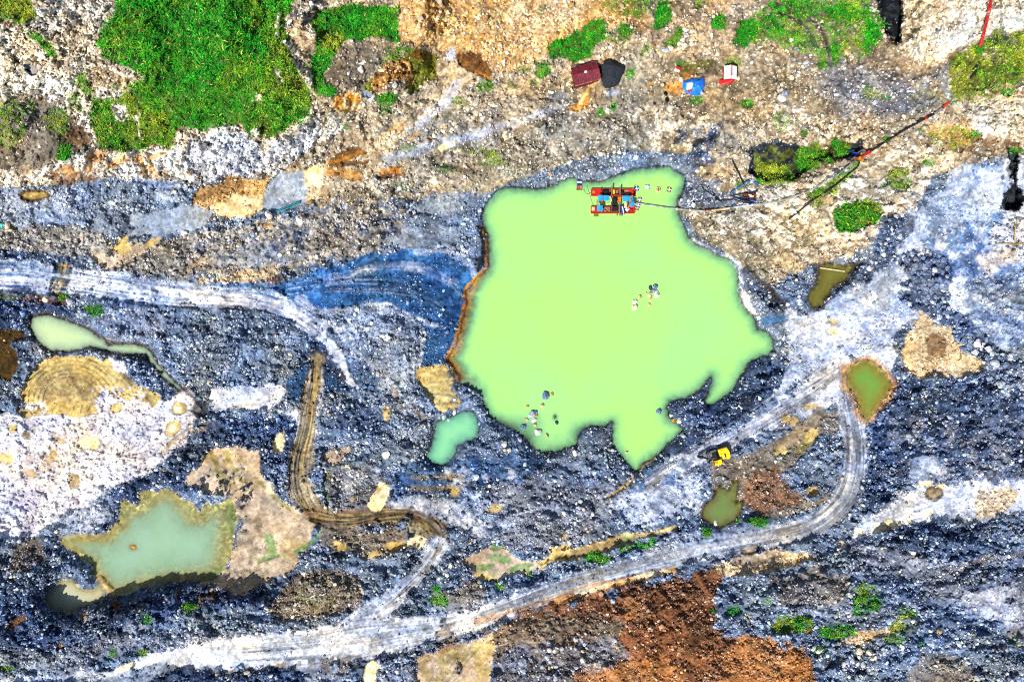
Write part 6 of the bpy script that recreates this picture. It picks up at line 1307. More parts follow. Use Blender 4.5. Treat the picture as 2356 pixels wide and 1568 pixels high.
# ---------------------------------------------------------------- excavator
EX = .1 / 23.56; ER = math.atan2(-.28, -.96)
ec = F_(1740 + 1400 / 23.56, 1100 + 700 / 23.56); ep = at(*ec); ep.z = max(float(ground(ec[0] + i, ec[1] + j)) for i in (-14, 0, 14) for j in (-8, 0, 8)) - .15
ex = thing('excavator', 'yellow tracked excavator with a dark breaker arm working on the ramp by the pond', 'excavator', ep, ER)
def el(ix, iy, z):
    dx, dy = (ix - 1400) * EX, -(iy - 700) * EX; c, s = math.cos(ER), math.sin(ER); return Vector((dx * c + dy * s, -dx * s + dy * c, z))
for ix, iy in ((1040, 590), (1190, 1110)):
    c = el(ix, iy, 0); m = MB(); prof = [(-2.2, .45), (-2.0, .1), (-1.7, 0), (1.7, 0), (2.0, .1), (2.2, .45), (2.0, .78), (1.7, .88), (-1.7, .88), (-2.0, .78)]
    V_ = [(c.x + x, c.y - .3, z) for x, z in prof] + [(c.x + x, c.y + .3, z) for x, z in prof]; n = len(prof)
    m.add(V_, [tuple(range(n)), tuple(range(n, 2 * n))[::-1]] + [(i, n + i, n + (i + 1) % n, (i + 1) % n) for i in range(n)])
    tk = m.build('track', DARK, ex); m = MB()
    for k in range(17): m.box((c.x - 1.75 + k * .22, c.y, .905), (.11, .6, .05))
    m.build('track_pads', GREY, tk)
MB().box(el(1180, 830, .75), (2.4, 1.9, .6)).build('undercarriage', DARK, ex)
bc = el(1475, 690, 0)
b_ = MB(); b_.box((bc.x, bc.y, 1.55), (2.3, 2.55, 1.0)); body = b_.build('house', YEL, ex, .08)
c = el(1375, 840, 2.12); MB().box(c, (1.15, 1.1, .16)).build('engine_hood', pmat('pale_yellow_paint', '#ffe84a', .45, 0, .06), ex, .04)
c = el(1545, 790, 2.1); MB().box(c, (.32, .95, .1)).build('grille', pmat('dark_brown_grille', '#3a1f22', .8), ex)
c = el(1700, 690, 1.5); m = MB(); m.prism([(c.x + .45, c.y - 1.3), (c.x + .45, c.y + 1.3), (c.x - .15, c.y + 1.3), (c.x - .42, c.y + .8), (c.x - .5, c.y), (c.x - .42, c.y - .8), (c.x - .15, c.y - 1.3)], .95, 2.16); m.build('counterweight', YEL, ex, .05)
c = el(1700, 445, 2.2); MB().tube([c, c + Vector((0, 0, .5))], .09, 10).build('exhaust', DARK, ex)
c = el(1340, 480, 1.35); MB().box(c, (1.2, .5, .7)).build('tool_box', ORNG, ex, .04)
MB().bar(el(1220, 520, 2.1), el(1480, 455, 2.1), .06).build('handrail', ORNG, ex)
c = el(1080, 1165, 2.1); cab = MB().box(c, (1.75, 1.12, 1.9)).build('cab', YEL, ex, .06)
MB().box((c.x, c.y, 3.09), (1.82, 1.18, .08)).build('cab_roof', YEL, cab, .03)
h_ = el(945, 1155, 3.17); MB().box(h_, (.8, .42, .06)).build('roof_hatch', ORNG, cab)
MB().box((c.x + .89, c.y, 2.35), (.03, .95, 1.1)).build('windscreen', GLASS, cab)
for s_ in (-1, 1): MB().box((c.x + .1, c.y + s_ * .575, 2.4), (1.3, .03, .9)).build('side_window', GLASS, cab)
p0, p1, p2 = el(1140, 850, 1.7), el(800, 880, 4.1), el(470, 930, 3.5)
m = MB(); m.bar(p0, p1, .5, .6); m.bar(p1 - (p1 - p0).normalized() * .1, p2, .42, .5); m.build('boom', DARK, ex)
m = MB(); m.tube([el(1060, 760, 1.6), el(830, 830, 3.6)], .1, 8); m.build('boom_cylinder', GREY, ex); m = MB(); m.tube([el(1080, 930, 1.6), el(840, 930, 3.6)], .1, 8); m.build('boom_cylinder', GREY, ex)
p3 = el(240, 900, 1.5); m = MB(); m.bar(p2, p3, .36, .42); m.build('stick', BLACK, ex)
m = MB(); m.bar(p3 + Vector((0, 0, .3)), el(90, 930, .5), .6, .55); tl = m.build('breaker', BLACK, ex, .05); MB().tube([el(90, 930, .5), el(30, 945, .05)], .09, 8).build('chisel', GREY, tl)
m = MB(); m.tube([el(430, 900, 3.6), el(380, 780, 4.0), el(310, 610, 4.2), el(220, 530, 4.1), el(140, 530, 3.8), el(150, 640, 3.2), el(260, 840, 2.3)], .07, 6); m.build('hose', BLACK, ex, 0, True)
m = MB(); m.tube([el(420, 960, 3.4), el(500, 1080, 3.2), el(600, 1130, 2.6), el(640, 1080, 2.2)], .07, 6); m.build('hose', BLACK, ex, 0, True)
m = MB(); m.tube([el(400, 980, 3.2), el(460, 1150, 2.8), el(560, 1210, 2.2), el(700, 1100, 2.0)], .06, 6); m.build('hose', BLACK, ex, 0, True)

# ---------------------------------------------------------------- sheds, tarpaulin and store heap on the top bench
def low(fx, fy, r=14): return min(float(ground(fx + i, fy + j)) for i in (-r, 0, r) for j in (-r, 0, r))
def mid(fx, fy, r=12): return float(np.mean([ground(fx + i, fy + j) for i in (-r, 0, r) for j in (-r, 0, r)]))
sp = F_(1420 + 400 / 8.973, 140 + 365 / 8.973); z = mid(*sp); zt = z + 3.0; a, b = xy(*sp, zt)
sh = thing('maroon_shed', 'maroon sheet-roofed shed beside the black sand heap on the top bench', 'shed', (float(a), float(b), z), math.radians(15.6))
MB().box((0, 0, .7), (5.5, 3.5, 3.2)).build('wall', MAR, sh)
for s_ in (1, -1):
    m = MB(); n = 60; V_ = []
    for i in range(n + 1):
        x = -2.95 + 5.9 * i / n; zc = .03 * math.cos(i * 2.1)
        V_ += [(x, 0.0, 3.25 + zc), (x, s_ * 2.08, 2.25 + zc - (.12 * abs(math.sin(i * .7)) if s_ < 0 else 0)), (x, 0.0, 3.18 + zc), (x, s_ * 2.08, 2.18 + zc)]
    Fc = []
    for i in range(n): k = i * 4; Fc += [(k, k + 4, k + 5, k + 1), (k + 2, k + 3, k + 7, k + 6), (k + 1, k + 5, k + 7, k + 3)]
    m.add(V_, Fc + [(0, 1, 3, 2), (n * 4, n * 4 + 2, n * 4 + 3, n * 4 + 1)])
    rf = m.build('roof_slope', MAR, sh)
    m = MB()
    for x in (-2.93, -1.75, -.58, .58, 1.75, 2.93): m.bar((x, s_ * .06, 3.3), (x, s_ * 2.06, 2.34), .09, .05)
    m.build('seam', pmat('roof_seam', '#8f3330' if s_ < 0 else '#a33c22', .7), rf)
MB().bar((-2.95, -2.1, 2.22), (2.95, -2.1, 2.18), .12, .1).build('eaves_trim', RUSTL, sh)
MB().bar((2.98, 0, 3.2), (2.98, -2.08, 2.2), .14, .1).build('verge_trim', pmat('rust_red_trim', '#a33c22', .7), sh)
hp = F_(1527, 181.5); hx, hy = hp; hm_ = MB(); n = 40; rings = 9; V_ = []; ctr = at(hx, hy)
z0 = low(hx, hy, 20)
for j in range(rings + 1):
    t_ = j / rings
    for k in range(n):
        th = 2 * math.pi * k / n; R_ = 3.1 * (1 + .10 * math.sin(3 * th + .6) + .06 * math.sin(5 * th)) * t_
        zz = 3.1 * (1 - t_) ** .8 + .16 * math.sin(7 * th + 3 * t_) * t_ * (1 - t_) * 3 + float(vn(np.float32(R_ * math.cos(th) * 2.3 + 40), np.float32(R_ * math.sin(th) * 2.3 + 40))) * .28
        if abs(math.atan2(math.sin(th - 5.3), math.cos(th - 5.3))) < .22 and .15 < t_ < .9: zz -= .35
        V_.append((R_ * math.cos(th), R_ * math.sin(th), zz - (1.6 if j == rings else 0)))
Fc = [(j * n + k, (j + 1) * n + k, (j + 1) * n + (k + 1) % n, j * n + (k + 1) % n) for j in range(rings) for k in range(n)]
hm_.add(V_, Fc); ho = hm_.build('sand_heap', pmat('black_sand', '#2b333c', .95, 0, .3, 3.0, '#14181e'), None, 0, True); a, b = xy(hx, hy, z0 + 1.0); ho.location = (float(a), float(b), mid(hx, hy, 14) + .1)
tag(ho, 'steep heap of black sand beside the maroon shed', 'heap')
wp = F_(1827, 181); z = mid(*wp, 8); a, b = xy(*wp, z + 2.4)
ws = thing('white_shed', 'small white-roofed shed with a red ridge and red front on the top bench', 'shed', (float(a), float(b), z), math.radians(-1.5))
MB().box((0, 0, .9), (2.5, 2.9, 2.2)).build('wall', RED, ws)
for s_ in (-1, 1):
    m = MB(); m.add([(0, 1.62, 2.62), (s_ * 1.45, 1.5, 2.1), (s_ * 1.45, -1.5, 2.1), (0, -1.45, 2.62), (0, 1.62, 2.56), (s_ * 1.45, 1.5, 2.04), (s_ * 1.45, -1.5, 2.04), (0, -1.45, 2.56)], [(0, 1, 2, 3), (7, 6, 5, 4), (1, 5, 6, 2), (0, 4, 5, 1), (3, 2, 6, 7)])
    sl_ = m.build('roof_slope', WHITE, ws)
    MB().bar((s_ * .15, -.62 if s_ < 0 else -.35, 2.60), (s_ * 1.42, -.75 if s_ < 0 else -.42, 2.125), .05, .03).build('seam', GREY, sl_)
MB().box((.12, .35, 2.67), (.22, 2.4, .08)).build('ridge_cap', RED, ws)
m = MB(); m.add([(-1.5, -1.42, 1.75), (-2.2, -1.2, .9), (-2.15, -1.9, .75), (-1.2, -2.25, .7), (.2, -2.15, .8), (.75, -1.5, 1.7)], [(0, 1, 2, 3, 4, 5)]); m.add([(-1.5, -1.42, 1.71), (-2.2, -1.2, .86), (-2.15, -1.9, .71), (-1.2, -2.25, .66), (.2, -2.15, .76), (.75, -1.5, 1.66)], [(5, 4, 3, 2, 1, 0)]); m.build('awning', RED, ws)
# tarpaulin shelter
TP = [(1556, 335), (1600, 318), (1640, 300), (1700, 285), (1760, 280), (1826, 275), (1836, 330), (1834, 385), (1800, 440), (1818, 482), (1760, 492), (1700, 496), (1660, 495), (1615, 470), (1590, 450), (1562, 400)]
tc_ = F_(1420 + 1690 / 5.354, 140 + 385 / 5.354); z = mid(*tc_, 8); V_ = []; colv = []; n = 48; rings = 9
def tpp(i): i %= len(TP); return np.array(((TP[i][0] - 1690) * .1 / 5.354, -(TP[i][1] - 385) * .1 / 5.354))
for j in range(rings + 1):
    t_ = j / rings
    for k in range(n):
        u = k / n * len(TP); i = int(u); p = tpp(i) * (1 - (u - i)) + tpp(i + 1) * (u - i); p = p * t_
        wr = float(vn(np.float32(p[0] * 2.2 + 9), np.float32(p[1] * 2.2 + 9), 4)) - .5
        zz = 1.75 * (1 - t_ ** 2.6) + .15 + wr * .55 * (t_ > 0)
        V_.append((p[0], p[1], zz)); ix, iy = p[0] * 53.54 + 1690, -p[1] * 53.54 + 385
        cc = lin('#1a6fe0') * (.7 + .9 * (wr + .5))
        if 1598 < ix < 1655 and 375 < iy < 440: cc = lin('#e6f2ff')
        elif 1610 < ix < 1668 and 440 < iy < 470: cc = lin('#8a2330')
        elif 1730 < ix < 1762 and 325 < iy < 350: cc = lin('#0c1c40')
        elif ix > 1785 and iy > 440: cc = lin('#a8d4ff')
        colv.append(cc)
Fq = np.array([(j * n + k, (j + 1) * n + k, (j + 1) * n + (k + 1) % n, j * n + (k + 1) % n) for j in range(rings) for k in range(n)], np.int32)
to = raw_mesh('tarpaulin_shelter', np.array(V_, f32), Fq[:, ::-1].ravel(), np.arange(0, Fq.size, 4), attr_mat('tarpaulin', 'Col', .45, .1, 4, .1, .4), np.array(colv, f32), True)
a, b = xy(*tc_, z + 1); to.location = (float(a), float(b), z - .1); tag(to, 'crumpled bright blue tarpaulin shelter with a white patch on the top bench', 'tarpaulin')
bp_ = F_(1693, 174.5); q_ = at(*bp_, .05); cr_ = thing('cool_box', 'small red and white box on ochre ground between shed and tarpaulin', 'box', q_, math.radians(-25))
MB().box((0, 0, .3), (1.25, .95, .7)).build('case', WHITE, cr_, .04); MB().box((.02, .12, .68), (1.2, .62, .08)).build('lid', RED, cr_, .02)
# left edge
dp_ = at(20.5, 521.5, 0); dk = thing('concrete_post', 'stubby pale concrete block with a flared foot beside the aqua sheet', 'block', dp_, 0)
m = MB(); m.tube([(0, .9, .5), (0, -.6, .5)], .5, 16); m.build('barrel', CONC, dk, 0, True); MB().box((.1, -.95, .2), (1.7, .5, .4), .05).build('foot', CREAM, dk, .05)
m = MB(); q_ = at(4, 517, .25); n = 10
V_ = [((i - 7) * .22, (j - 2) * .28 - i * .03, .12 * math.sin(i * 1.3 + j * 2) + .1 * math.sin(j * 2.2)) for i in range(n) for j in range(5)]
m.add(V_, [(i * 5 + j, i * 5 + j + 1, (i + 1) * 5 + j + 1, (i + 1) * 5 + j) for i in range(n - 1) for j in range(4)]); o = m.build('plastic_sheet', AQUA, None, 0, True); o.location = q_; o.modifiers.new('thickness', 'SOLIDIFY').thickness = .03
tag(o, 'crumpled aqua plastic sheet lying beside the pale concrete block', 'sheet')

# ---------------------------------------------------------------- boulders
def boulder_mesh(seed, mat, name='boulder'):
    r = np.random.default_rng(seed); bm = bmesh.new(); bmesh.ops.create_icosphere(bm, subdivisions=3, radius=1)
    N_ = r.normal(size=(11, 3)); N_ /= np.linalg.norm(N_, axis=1)[:, None]; D_ = r.uniform(.58, .88, 11)
    for v in bm.verts:
        p = np.array(v.co); q = N_ @ p; k = min([1.0] + [d / c for d, c in zip(D_, q) if c > 1e-3])
        p = p * k * (1 + .05 * math.sin(p[0] * 9 + seed) * math.sin(p[1] * 8)); v.co = p
    me = bpy.data.meshes.new(name); bm.to_mesh(me); bm.free(); me.materials.append(mat); return me
RM = {'blue': ('#8ea3c4', '#3b4d70'), 'pale': ('#dfe3ea', '#8b94a6'), 'white': ('#fbf8f2', '#c3bcb0'), 'tan': ('#e8cf9e', '#a98552'), 'ochre': ('#d59a3c', '#8a5a1c'), 'dark': ('#4d5f80', '#1b263c'), 'cream': ('#fbf0d6', '#b9a680'), 'grey': ('#aab2c0', '#5b6474')}
RME = {k: [boulder_mesh(7 * i + j * 101, pmat(k + '_rock', a, .9, 0, .2, 1.6, b, .2)) for j in range(4)] for i, (k, (a, b)) in enumerate(RM.items())}
def boulder(x, y, size, kind, label, group=None, z=None, asp=None):
    o = bpy.data.objects.new('boulder', random.choice(RME[kind])); COLL.objects.link(o)
    r = size * S / 2 * 1.12; g = float(ground(x, y)) if z is None else z; zz = g + r * .32
    a, b = xy(x, y, zz); o.location = (float(a), float(b), zz)
    k = asp or random.uniform(.72, 1.0); o.scale = (r * 1.05, r * k, r * random.uniform(.62, .85)); o.rotation_euler = (random.uniform(-.25, .25), random.uniform(-.25, .25), random.uniform(0, 6.28))
    return tag(o, label, 'boulder', group)
B1 = [(1255.4, 908.7, 19, 'blue', 'flat blue-grey boulder standing alone in the green pond'), (1270.4, 905.8, 8, 'ochre', 'small ochre stone beside the lone flat boulder in the pond'), (1248.2, 932.4, 12, 'tan', 'grey and ochre boulder just below the lone flat boulder in the pond'), (1213.6, 933, 7, 'ochre', 'small ochre stone in the pond left of the stone cluster'),
 (1223, 953.2, 17, 'pale', 'long pale boulder topping the stone cluster in the south shallows'), (1231.7, 948.9, 11, 'blue', 'dark blue stone tucked behind the long pale boulder'), (1234.6, 955, 8, 'ochre', 'ochre stone at the right end of the long pale boulder'), (1228.8, 965.4, 13, 'white', 'white boulder below the long pale boulder in the shallows'), (1210.8, 964.6, 9, 'tan', 'tan stone left of the white boulder in the south shallows'),
 (1204.4, 980.4, 14, 'blue', 'blue-grey boulder at the lower left of the shallows cluster'), (1231, 976, 10, 'tan', 'tan and white stone between the white boulder and the egg-shaped one'), (1237.4, 993.3, 16, 'white', 'egg-shaped white boulder lowest of the shallows cluster'), (1259, 1002, 11, 'tan', 'half sunk sandy stone near the south shore of the pond'), (1281, 972, 9, 'dark', 'dark stone on the brown shoal in the pond'),
 (1508.2, 658.6, 13, 'blue', 'topmost grey block of the island rocks in mid pond'), (1496.4, 662.7, 11, 'dark', 'dark blue block at the upper left of the island rocks'), (1510.3, 676.1, 15, 'white', 'bright white block on the right of the island rocks'), (1494.3, 677.2, 13, 'cream', 'cream block on the left of the island rocks'), (1499, 680.8, 6, 'ochre', 'small ochre stone between the white and cream island blocks'), (1505.6, 667.9, 10, 'grey', 'thin grey slab in the middle of the island rocks'),
 (1495.9, 688.5, 9, 'tan', 'tan stone below the cream island block'), (1487.7, 672, 6, 'ochre', 'small ochre stone at the left flank of the island rocks'), (1472.8, 682.3, 9, 'tan', 'lone tan stone between the two groups of island rocks'), (1494.3, 700.8, 8, 'tan', 'half sunk tan stone south of the island rocks'), (1488.7, 715.2, 5, 'tan', 'smallest sunken stone furthest south of the island rocks'), (1459.9, 694.6, 11, 'white', 'upper white stone of the outlying pair by the island rocks'), (1460.4, 706.9, 14, 'cream', 'lower cream and grey stone of the outlying pair by the island rocks'),
 (1516, 946, 13, 'blue', 'lone blue-grey boulder in the water off the east spit'), (1563, 966, 14, 'white', 'white block on the shore below the east spit'), (1550, 966, 9, 'ochre', 'ochre stone touching the white block below the east spit'), (1442, 1039, 8, 'tan', 'small tan stone at the waterline of the pond’s south tip')]
for b_ in B1:
    x_, y_, s_, k_, l_ = b_; g_ = max(float(ground(x_, y_)), -.12 if s_ > 6 else -.22); boulder(x_, y_, s_, k_, l_.replace('’s', ''), z=g_)
boulder(617.4, 494.7, 19, 'white', 'big white boulder at the end of the teal pipes'); boulder(622, 506, 9, 'ochre', 'ochre boulder under the big white boulder by the teal pipes'); boulder(613, 517, 12, 'ochre', 'rusty ochre rock lowest below the big white boulder'); boulder(623.5, 521, 13, 'tan', 'yellow slab of rock below the big white boulder'); boulder(595.5, 502, 12, 'blue', 'rounded bluish boulder left of the big white boulder')
def rb(ix, iy): return F_(1920 + ix / 14.94, 200 + iy / 14.94)
boulder(*rb(510, 660), 18, 'white', 'white boulder in front of its grey twin on the top bench'); boulder(*rb(660, 470), 16, 'grey', 'grey boulder behind its white twin on the top bench'); boulder(*rb(285, 510), 7, 'cream', 'small cream stone left of the white and grey twin boulders')
boulder(*F_(1702, 200), 10, 'white', 'white stone at the corner of the blue tarpaulin'); boulder(*F_(1846, 196), 9, 'cream', 'cream stone leaning at the right of the white shed'); boulder(*F_(1456, 155), 13, 'cream', 'cream boulder behind the maroon shed'); boulder(1347.5, 165, 6, 'cream', 'cream stone lying on the ridge of the maroon shed roof', z=float(sh.location.z) + 3.2)
for x_, y_, s_, k_, l_ in ((425, 537, 14, 'white', 'white boulder left of a paler pair on the left bench'), (474, 524, 12, 'pale', 'pale boulder at the right end of the grey gravel bench'), (887, 1045, 18, 'white', 'white boulder in dark gravel left of the small inlet'), (1160, 1022, 14, 'white', 'white boulder on the dark spit right of the small inlet'), (1172, 1034, 10, 'cream', 'cream stone just below the white spit boulder'), (1076, 972, 9, 'white', 'white stone standing in the small inlet'), (1068, 973, 6, 'dark', 'dark stone beside the white one in the inlet'), (1010, 985, 5, 'dark', 'dark stone at the left of the small inlet'), (1032, 966, 10, 'pale', 'pale boulder on the upper bank of the small inlet'), (1022, 958, 14, 'pale', 'pale angular boulder above the small inlet'), (1046, 948, 12, 'white', 'white boulder at the top bank of the inlet'),
 (129, 1222, 11, 'white', 'white boulder at the western tip of the ragged pond'), (107, 1240, 9, 'pale', 'pale boulder just west of the ragged pond tip'), (314, 1089, 8, 'white', 'white boulder left of a pair above the ragged pond'), (331, 1083, 8, 'white', 'white boulder right of a pair above the ragged pond'), (230, 1122, 8, 'blue', 'blue stone on the pale slope above the ragged pond'), (319, 1254, 7, 'white', 'white stone on the tiny islet of the ragged pond'), (539, 1232, 8, 'white', 'white stone on the east shore of the ragged pond'), (341, 1177, 5, 'dark', 'dark stone in the tan shallows of the ragged pond'), (453, 1301, 6, 'white', 'white stone in the green shallows of the ragged pond'), (665, 1449, 12, 'white', 'white boulder beside the haul road junction'), (680, 1438, 8, 'cream', 'cream boulder next to the white one at the road junction'), (674, 1418, 10, 'white', 'white boulder on the pale rubble mound by the junction'), (655, 1325, 8, 'cream', 'cream stone at the head of the rubble mound'), (190, 1535, 10, 'white', 'white boulder in dark gravel above the lower road'), (287, 1493, 10, 'blue', 'dark blue boulder left of a pair above the lower road'), (307, 1492, 10, 'blue', 'blue boulder right of a pair above the lower road'), (1646, 1203, 12, 'white', 'rounded white boulder at the foot of the green algae puddle'), (1797, 1480, 9, 'white', 'white stone at the edge of the brown heap'), (2161, 1452, 14, 'tan', 'tan boulder on the lower blue rubble slope'), (2140, 1478, 16, 'pale', 'large pale boulder below the tan boulder on the rubble slope'), (2205, 1480, 14, 'pale', 'pale boulder right of the tan boulder on the rubble slope'), (2074, 1488, 15, 'white', 'bright white boulder at the right end of the boulder row'), (2100, 1428, 9, 'white', 'white stone among the pale moss of the rubble slope'), (2345, 1480, 11, 'tan', 'tan block at the far corner of the rubble slope'), (1950, 120, 14, 'tan', 'tan block on the grassy top bench'), (1820, 92, 10, 'white', 'white block among the track-cut grass of the top bench'), (2013, 236, 12, 'pale', 'reddish pale stone above the straight black pipe'), (2080, 268, 10, 'cream', 'flat cream stone above the middle of the straight black pipe'), (2065, 305, 9, 'cream', 'cream stone touching the straight black pipe'), (105, 688, 14, 'cream', 'cream boulder beside the blue-white road'), (160, 692, 16, 'pale', 'pale boulder beside the weeds under the blue-white road'), (830, 160, 14, 'white', 'white boulder in the middle of the brown stony hollow'), (802, 168, 9, 'white', 'white stone left of the bigger one in the brown stony hollow'), (1010, 27, 12, 'cream', 'cream boulder on the tan scree fan'), (1011, 5, 12, 'cream', 'cream boulder at the top edge of the tan scree fan'), (1196, 1010, 12, 'pale', 'pale boulder at the south shore shallows'), (2185, 960, 13, 'pale', 'pale boulder on the dark rubble slope right of the ochre puddle'), (2104, 908, 12, 'blue', 'blue boulder on the dark rubble slope below the tan patch'), (2300, 884, 18, 'pale', 'large pale boulder on the rubble slope below the boulder train'), (2225, 936, 14, 'blue', 'bluish boulder mid slope below the tan patch'), (1205, 1543, 16, 'pale', 'big grey boulder low on the brown heap at the frame bottom'), (1204, 1520, 22, 'grey', 'largest grey slab on the brown heap'), (1265, 1495, 12, 'white', 'white boulder above the stony foot of the brown heap'), (1410, 1382, 10, 'pale', 'pale block just below the ochre roadside strip')):
    boulder(x_, y_, s_, k_, l_)
used = []
def cluster(poly, n, smin, smax, kinds, place, group):
    """n loose boulders inside an outline, never overlapping; look-alikes share their label"""
    xs = [p[0] for p in poly]; ys = [p[1] for p in poly]; c = 0; tries = 0
    word = {'blue': 'blue-grey', 'pale': 'pale grey', 'white': 'white', 'tan': 'tan', 'ochre': 'ochre', 'dark': 'dark blue', 'cream': 'cream', 'grey': 'grey'}
    while c < n and tries < n * 60:
        tries += 1; x, y = random.uniform(min(xs), max(xs)), random.uniform(min(ys), max(ys)); s_ = smin + (smax - smin) * random.random() ** 1.8
        if float(sdf_poly(poly, np.array([x], f32), np.array([y], f32))[0]) > 0: continue
        if any((x - a) ** 2 + (y - b) ** 2 < (.44 * (s_ + q)) ** 2 for a, b, q in used): continue
        used.append((x, y, s_)); k = random.choice(kinds); big = 'large' if s_ > smin + (smax - smin) * .55 else 'small'
        boulder(x, y, s_, k, f'{big} {word[k]} boulder {place}', group); c += 1
for ix, iy, s_ in ((230, 120, 170), (380, 165, 110), (480, 235, 100), (600, 300, 130), (715, 370, 90), (400, 430, 140), (520, 420, 130), (390, 300, 110), (300, 285, 110), (220, 275, 90), (565, 670, 190), (640, 850, 110), (425, 575, 80), (100, 110, 70), (125, 235, 70)):
    x_, y_ = F_(1140 + ix / 11.2, 960 + iy / 11.2); used.append((x_, y_, s_ / 12.17)); kd_ = random.choice(['blue', 'blue', 'pale', 'grey']); big = 'largest' if s_ == 190 else ('large' if s_ > 105 else 'small')
    boulder(x_, y_, s_ / 12.17, kd_, f"{big} {dict(blue='blue-grey', pale='pale grey', grey='grey')[kd_]} boulder in the heap on the south-west shore", 'boulders heaped on the south-west shore of the pond')
for ix, iy, s_ in ((195, 365, 170), (360, 345, 150), (60, 435, 140), (155, 515, 110), (330, 515, 150), (465, 545, 100), (600, 440, 140), (500, 330, 90), (440, 440, 100), (85, 275, 130), (580, 620, 120), (665, 540, 120), (720, 640, 130), (830, 630, 110), (570, 740, 120), (735, 740, 180), (950, 760, 120), (1050, 640, 90), (215, 200, 90), (480, 385, 80), (230, 265, 100), (380, 265, 90)):
    x_, y_ = F_(2400 + ix / 8.41, 820 + iy / 8.41); used.append((x_, y_, s_ / 9.14)); kd_ = random.choice(['pale', 'white', 'grey', 'blue'] if ix < 620 else ['blue', 'pale', 'blue']); big = 'large' if s_ > 125 else 'small'
    boulder(x_, y_, s_ / 9.14, kd_, f"{big} {dict(blue='blue-grey', pale='pale grey', grey='grey', white='white')[kd_]} boulder in the line below the pale slope", 'line of big boulders between the tan patch and the pale slope')
cluster([(2070, 585), (2120, 570), (2175, 590), (2190, 640), (2180, 690), (2215, 740), (2200, 765), (2150, 750), (2120, 710), (2070, 690), (2065, 670), (2100, 640)], 62, 9, 14, ['blue', 'blue', 'blue', 'pale', 'grey'], 'in the long loose pile on the right', 'loose blue pile of quarried boulders on the right')
cluster([(2035, 500), (2065, 488), (2100, 505), (2060, 560), (2020, 600), (2010, 580)], 24, 8, 11, ['blue', 'blue', 'pale', 'dark'], 'in the small pile under the white ledge', 'small boulder pile below the white ledge')
cluster([(1860, 1485), (1940, 1490), (2060, 1480), (2080, 1500), (1990, 1530), (1890, 1530)], 22, 9, 15, ['pale', 'white', 'blue', 'cream', 'grey'], 'in the row below the moss', 'boulder row below the mossy strip')
cluster([(1170, 1490), (1300, 1470), (1430, 1460), (1440, 1520), (1330, 1560), (1180, 1566)], 34, 8, 13, ['pale', 'pale', 'blue', 'tan', 'white', 'grey'], 'on the stony foot of the brown heap', 'boulders on the stony foot of the brown heap')
cluster([(1580, 60), (1600, 75), (1605, 100), (1580, 105), (1560, 120), (1520, 115), (1560, 95)], 12, 9, 15, ['white', 'cream', 'pale'], 'beside the grass on the upper middle bench', 'white boulders beside the upper grass')
cluster([(980, 320), (1010, 295), (1040, 275), (1055, 290), (1040, 305), (1000, 330), (975, 335)], 16, 7, 13, ['white', 'cream', 'tan', 'grey'], 'in the pale pile on the mid slope', 'pale boulder pile on the mid slope')
cluster([(810, 765), (840, 745), (855, 760), (840, 790), (800, 830), (790, 820)], 18, 7, 11, ['pale', 'white', 'blue'], 'on the mound beside the track junction', 'boulders on the mound beside the track junction')
cluster([(1805, 112), (1840, 112), (1870, 130), (1860, 160), (1820, 185), (1805, 160)], 14, 7, 13, ['grey', 'pale', 'cream'], 'in the grey pile by the top bench grass', 'grey boulder pile by the top bench grass')
cluster([(1905, 1300), (1960, 1285), (1990, 1310), (1960, 1335), (1900, 1320)], 14, 7, 12, ['blue', 'pale', 'dark'], 'on the dark mound below the road bend', 'boulders on the dark mound below the road bend')

# ---------------------------------------------------------------- shrubs and sacks
def shrub_proto():
    t = thing('shrub', 'x', 'shrub', (0, 0, 0)); r = np.random.default_rng(5)
    n = 420; d = r.normal(size=(n, 3)); d /= np.linalg.norm(d, axis=1)[:, None]; d[:, 2] = np.abs(d[:, 2]); rad = r.uniform(.45, 1.0, n)[:, None] * (1 + .25 * np.sin(d[:, :1] * 7) * np.cos(d[:, 1:2] * 6))
    c = d * rad * np.array([1, 1, .8]) + np.array([0, 0, .25]); V_ = []; cs = []
    for i in range(n):
        a = r.normal(size=3); a /= np.linalg.norm(a); b = np.cross(d[i] + r.normal(size=3) * .5, a); b /= np.linalg.norm(b) + 1e-6; L = r.uniform(.14, .26)
        V_ += [c[i] - b * L * .35, c[i] + a * L, c[i] + b * L * .35, c[i] - a * L]; k = r.uniform(.5, 1.5); base = lin('#1f8418') if r.random() < .75 else lin('#88a51c'); cs += [base * k] * 4
    q = np.arange(n * 4, dtype=np.int32); cr = raw_mesh('crown', np.array(V_, f32), q, np.arange(0, n * 4, 4), M_GRASS, np.array(cs, f32), False); cr.parent = t
    m = MB()
    for k in range(5): a = k * 1.26; m.tube([(0, 0, -.1), (math.cos(a) * .3, math.sin(a) * .3, .45), (math.cos(a) * .6, math.sin(a) * .6, .85)], .035, 5)
    m.build('stem', TIM, t); return t
pr = shrub_proto(); first = True
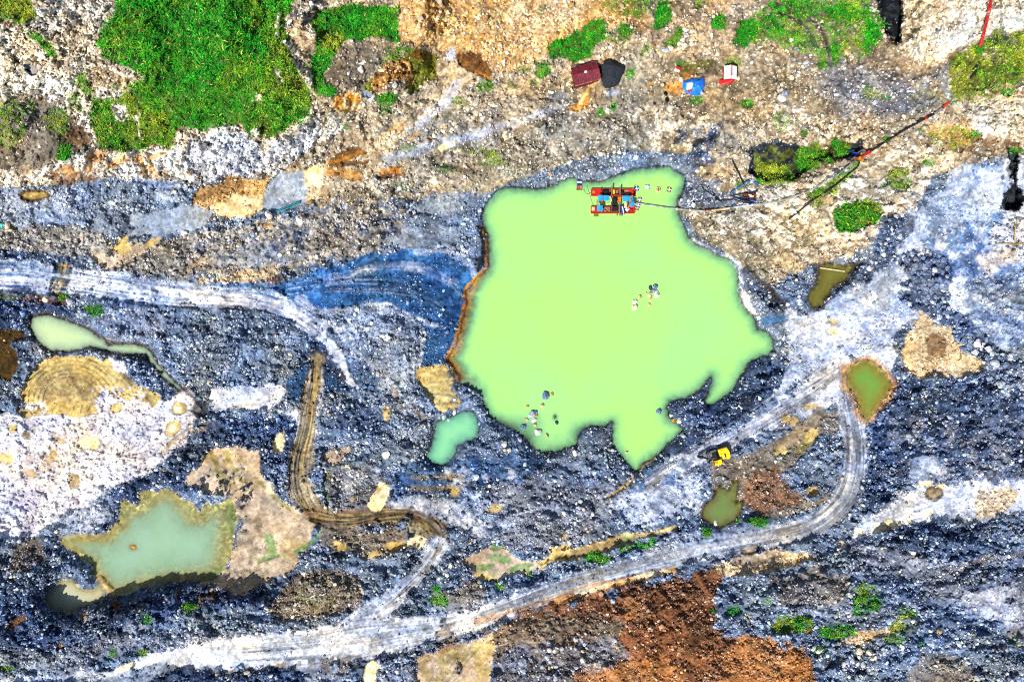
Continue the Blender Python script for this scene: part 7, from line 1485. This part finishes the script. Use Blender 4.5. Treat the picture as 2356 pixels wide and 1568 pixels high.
for x_, y_, r_, l_ in ((1848, 345, 15, 'round dark shrub at the left rim of the dark hollow'), (1872, 352, 13, 'dark shrub standing between the two biggest hollow shrubs'), (1862, 375, 14, 'shrub on the lower lip of the dark hollow'), (1925, 338, 16, 'broad shrub above the blue hose in the hollow'), (1940, 352, 11, 'shrub touching the left end of the blue hose'), (1905, 372, 12, 'spiky shrub among pale stones below the hollow'), (1934, 490, 20, 'large bright shrub on the left of the round thicket'), (1962, 482, 18, 'shrub at the top of the round thicket'), (1990, 488, 18, 'olive shrub in the middle of the round thicket'), (2010, 500, 15, 'olive shrub at the right end of the round thicket'), (1952, 510, 17, 'shrub at the bottom of the round thicket'), (148, 345, 13, 'lone bright shrub on the grey slope under the cliff'), (137, 362, 8, 'small shrub just below the lone bright shrub'), (2250, 113, 11, 'vivid green shrub at the foot of the red pipe'), (880, 226, 12, 'left shrub of the pair under the ochre mound'), (900, 227, 11, 'right shrub of the pair under the ochre mound'), (210, 710, 9, 'small shrub under the blue-white road'), (1380, 1283, 11, 'shrub on the bank between mud stream and haul road'), (1627, 1226, 9, 'shrub at the foot of the green algae puddle'), (1738, 1196, 10, 'shrub right of the green algae puddle'), (2012, 1390, 11, 'bright shrub highest on the mossy rubble slope'), (1912, 1456, 12, 'bright shrub mid way along the mossy rubble slope'), (436, 1392, 10, 'shrub on the dark bank below the ragged pond'), (1440, 72, 13, 'round shrub between the grass strips at the upper middle'), (1655, 53, 12, 'round shrub left of the track-cut grass'), (1849, 305, 6, 'tiny green shrub above the dark hollow')):
    o = pr if first else copy_tree(pr); first = False
    p = at(x_, y_, 0); o.location = p; k = r_ * S; o.scale = (k, k * random.uniform(.8, 1), k * .8); o.rotation_euler = (0, 0, random.uniform(0, 6.28)); tag(o, l_, 'shrub', 'shrubs growing on the benches and banks')
SK = boulder_mesh(333, pmat('black_plastic', '#0d0e12', .35, 0, .2, 3.0, None, .5), 'rubbish_sack')
for sx, sy, s_, l_ in ((1664, 235, 13, 'upper black sack on ochre ground below the blue tarpaulin'), (1667, 251, 15, 'lower black sack beneath the upper one, below the blue tarpaulin'), (1635, 259.5, 10, 'lone black sack on an ochre stain left of the other two')):
    x_, y_ = F_(sx, sy); o = bpy.data.objects.new('rubbish_sack', SK); COLL.objects.link(o); o.location = at(x_, y_, .25); r = s_ * S / 2; o.scale = (r, r * .8, r * .6); o.rotation_euler = (.1, 0, random.uniform(0, 3)); tag(o, l_, 'sack')
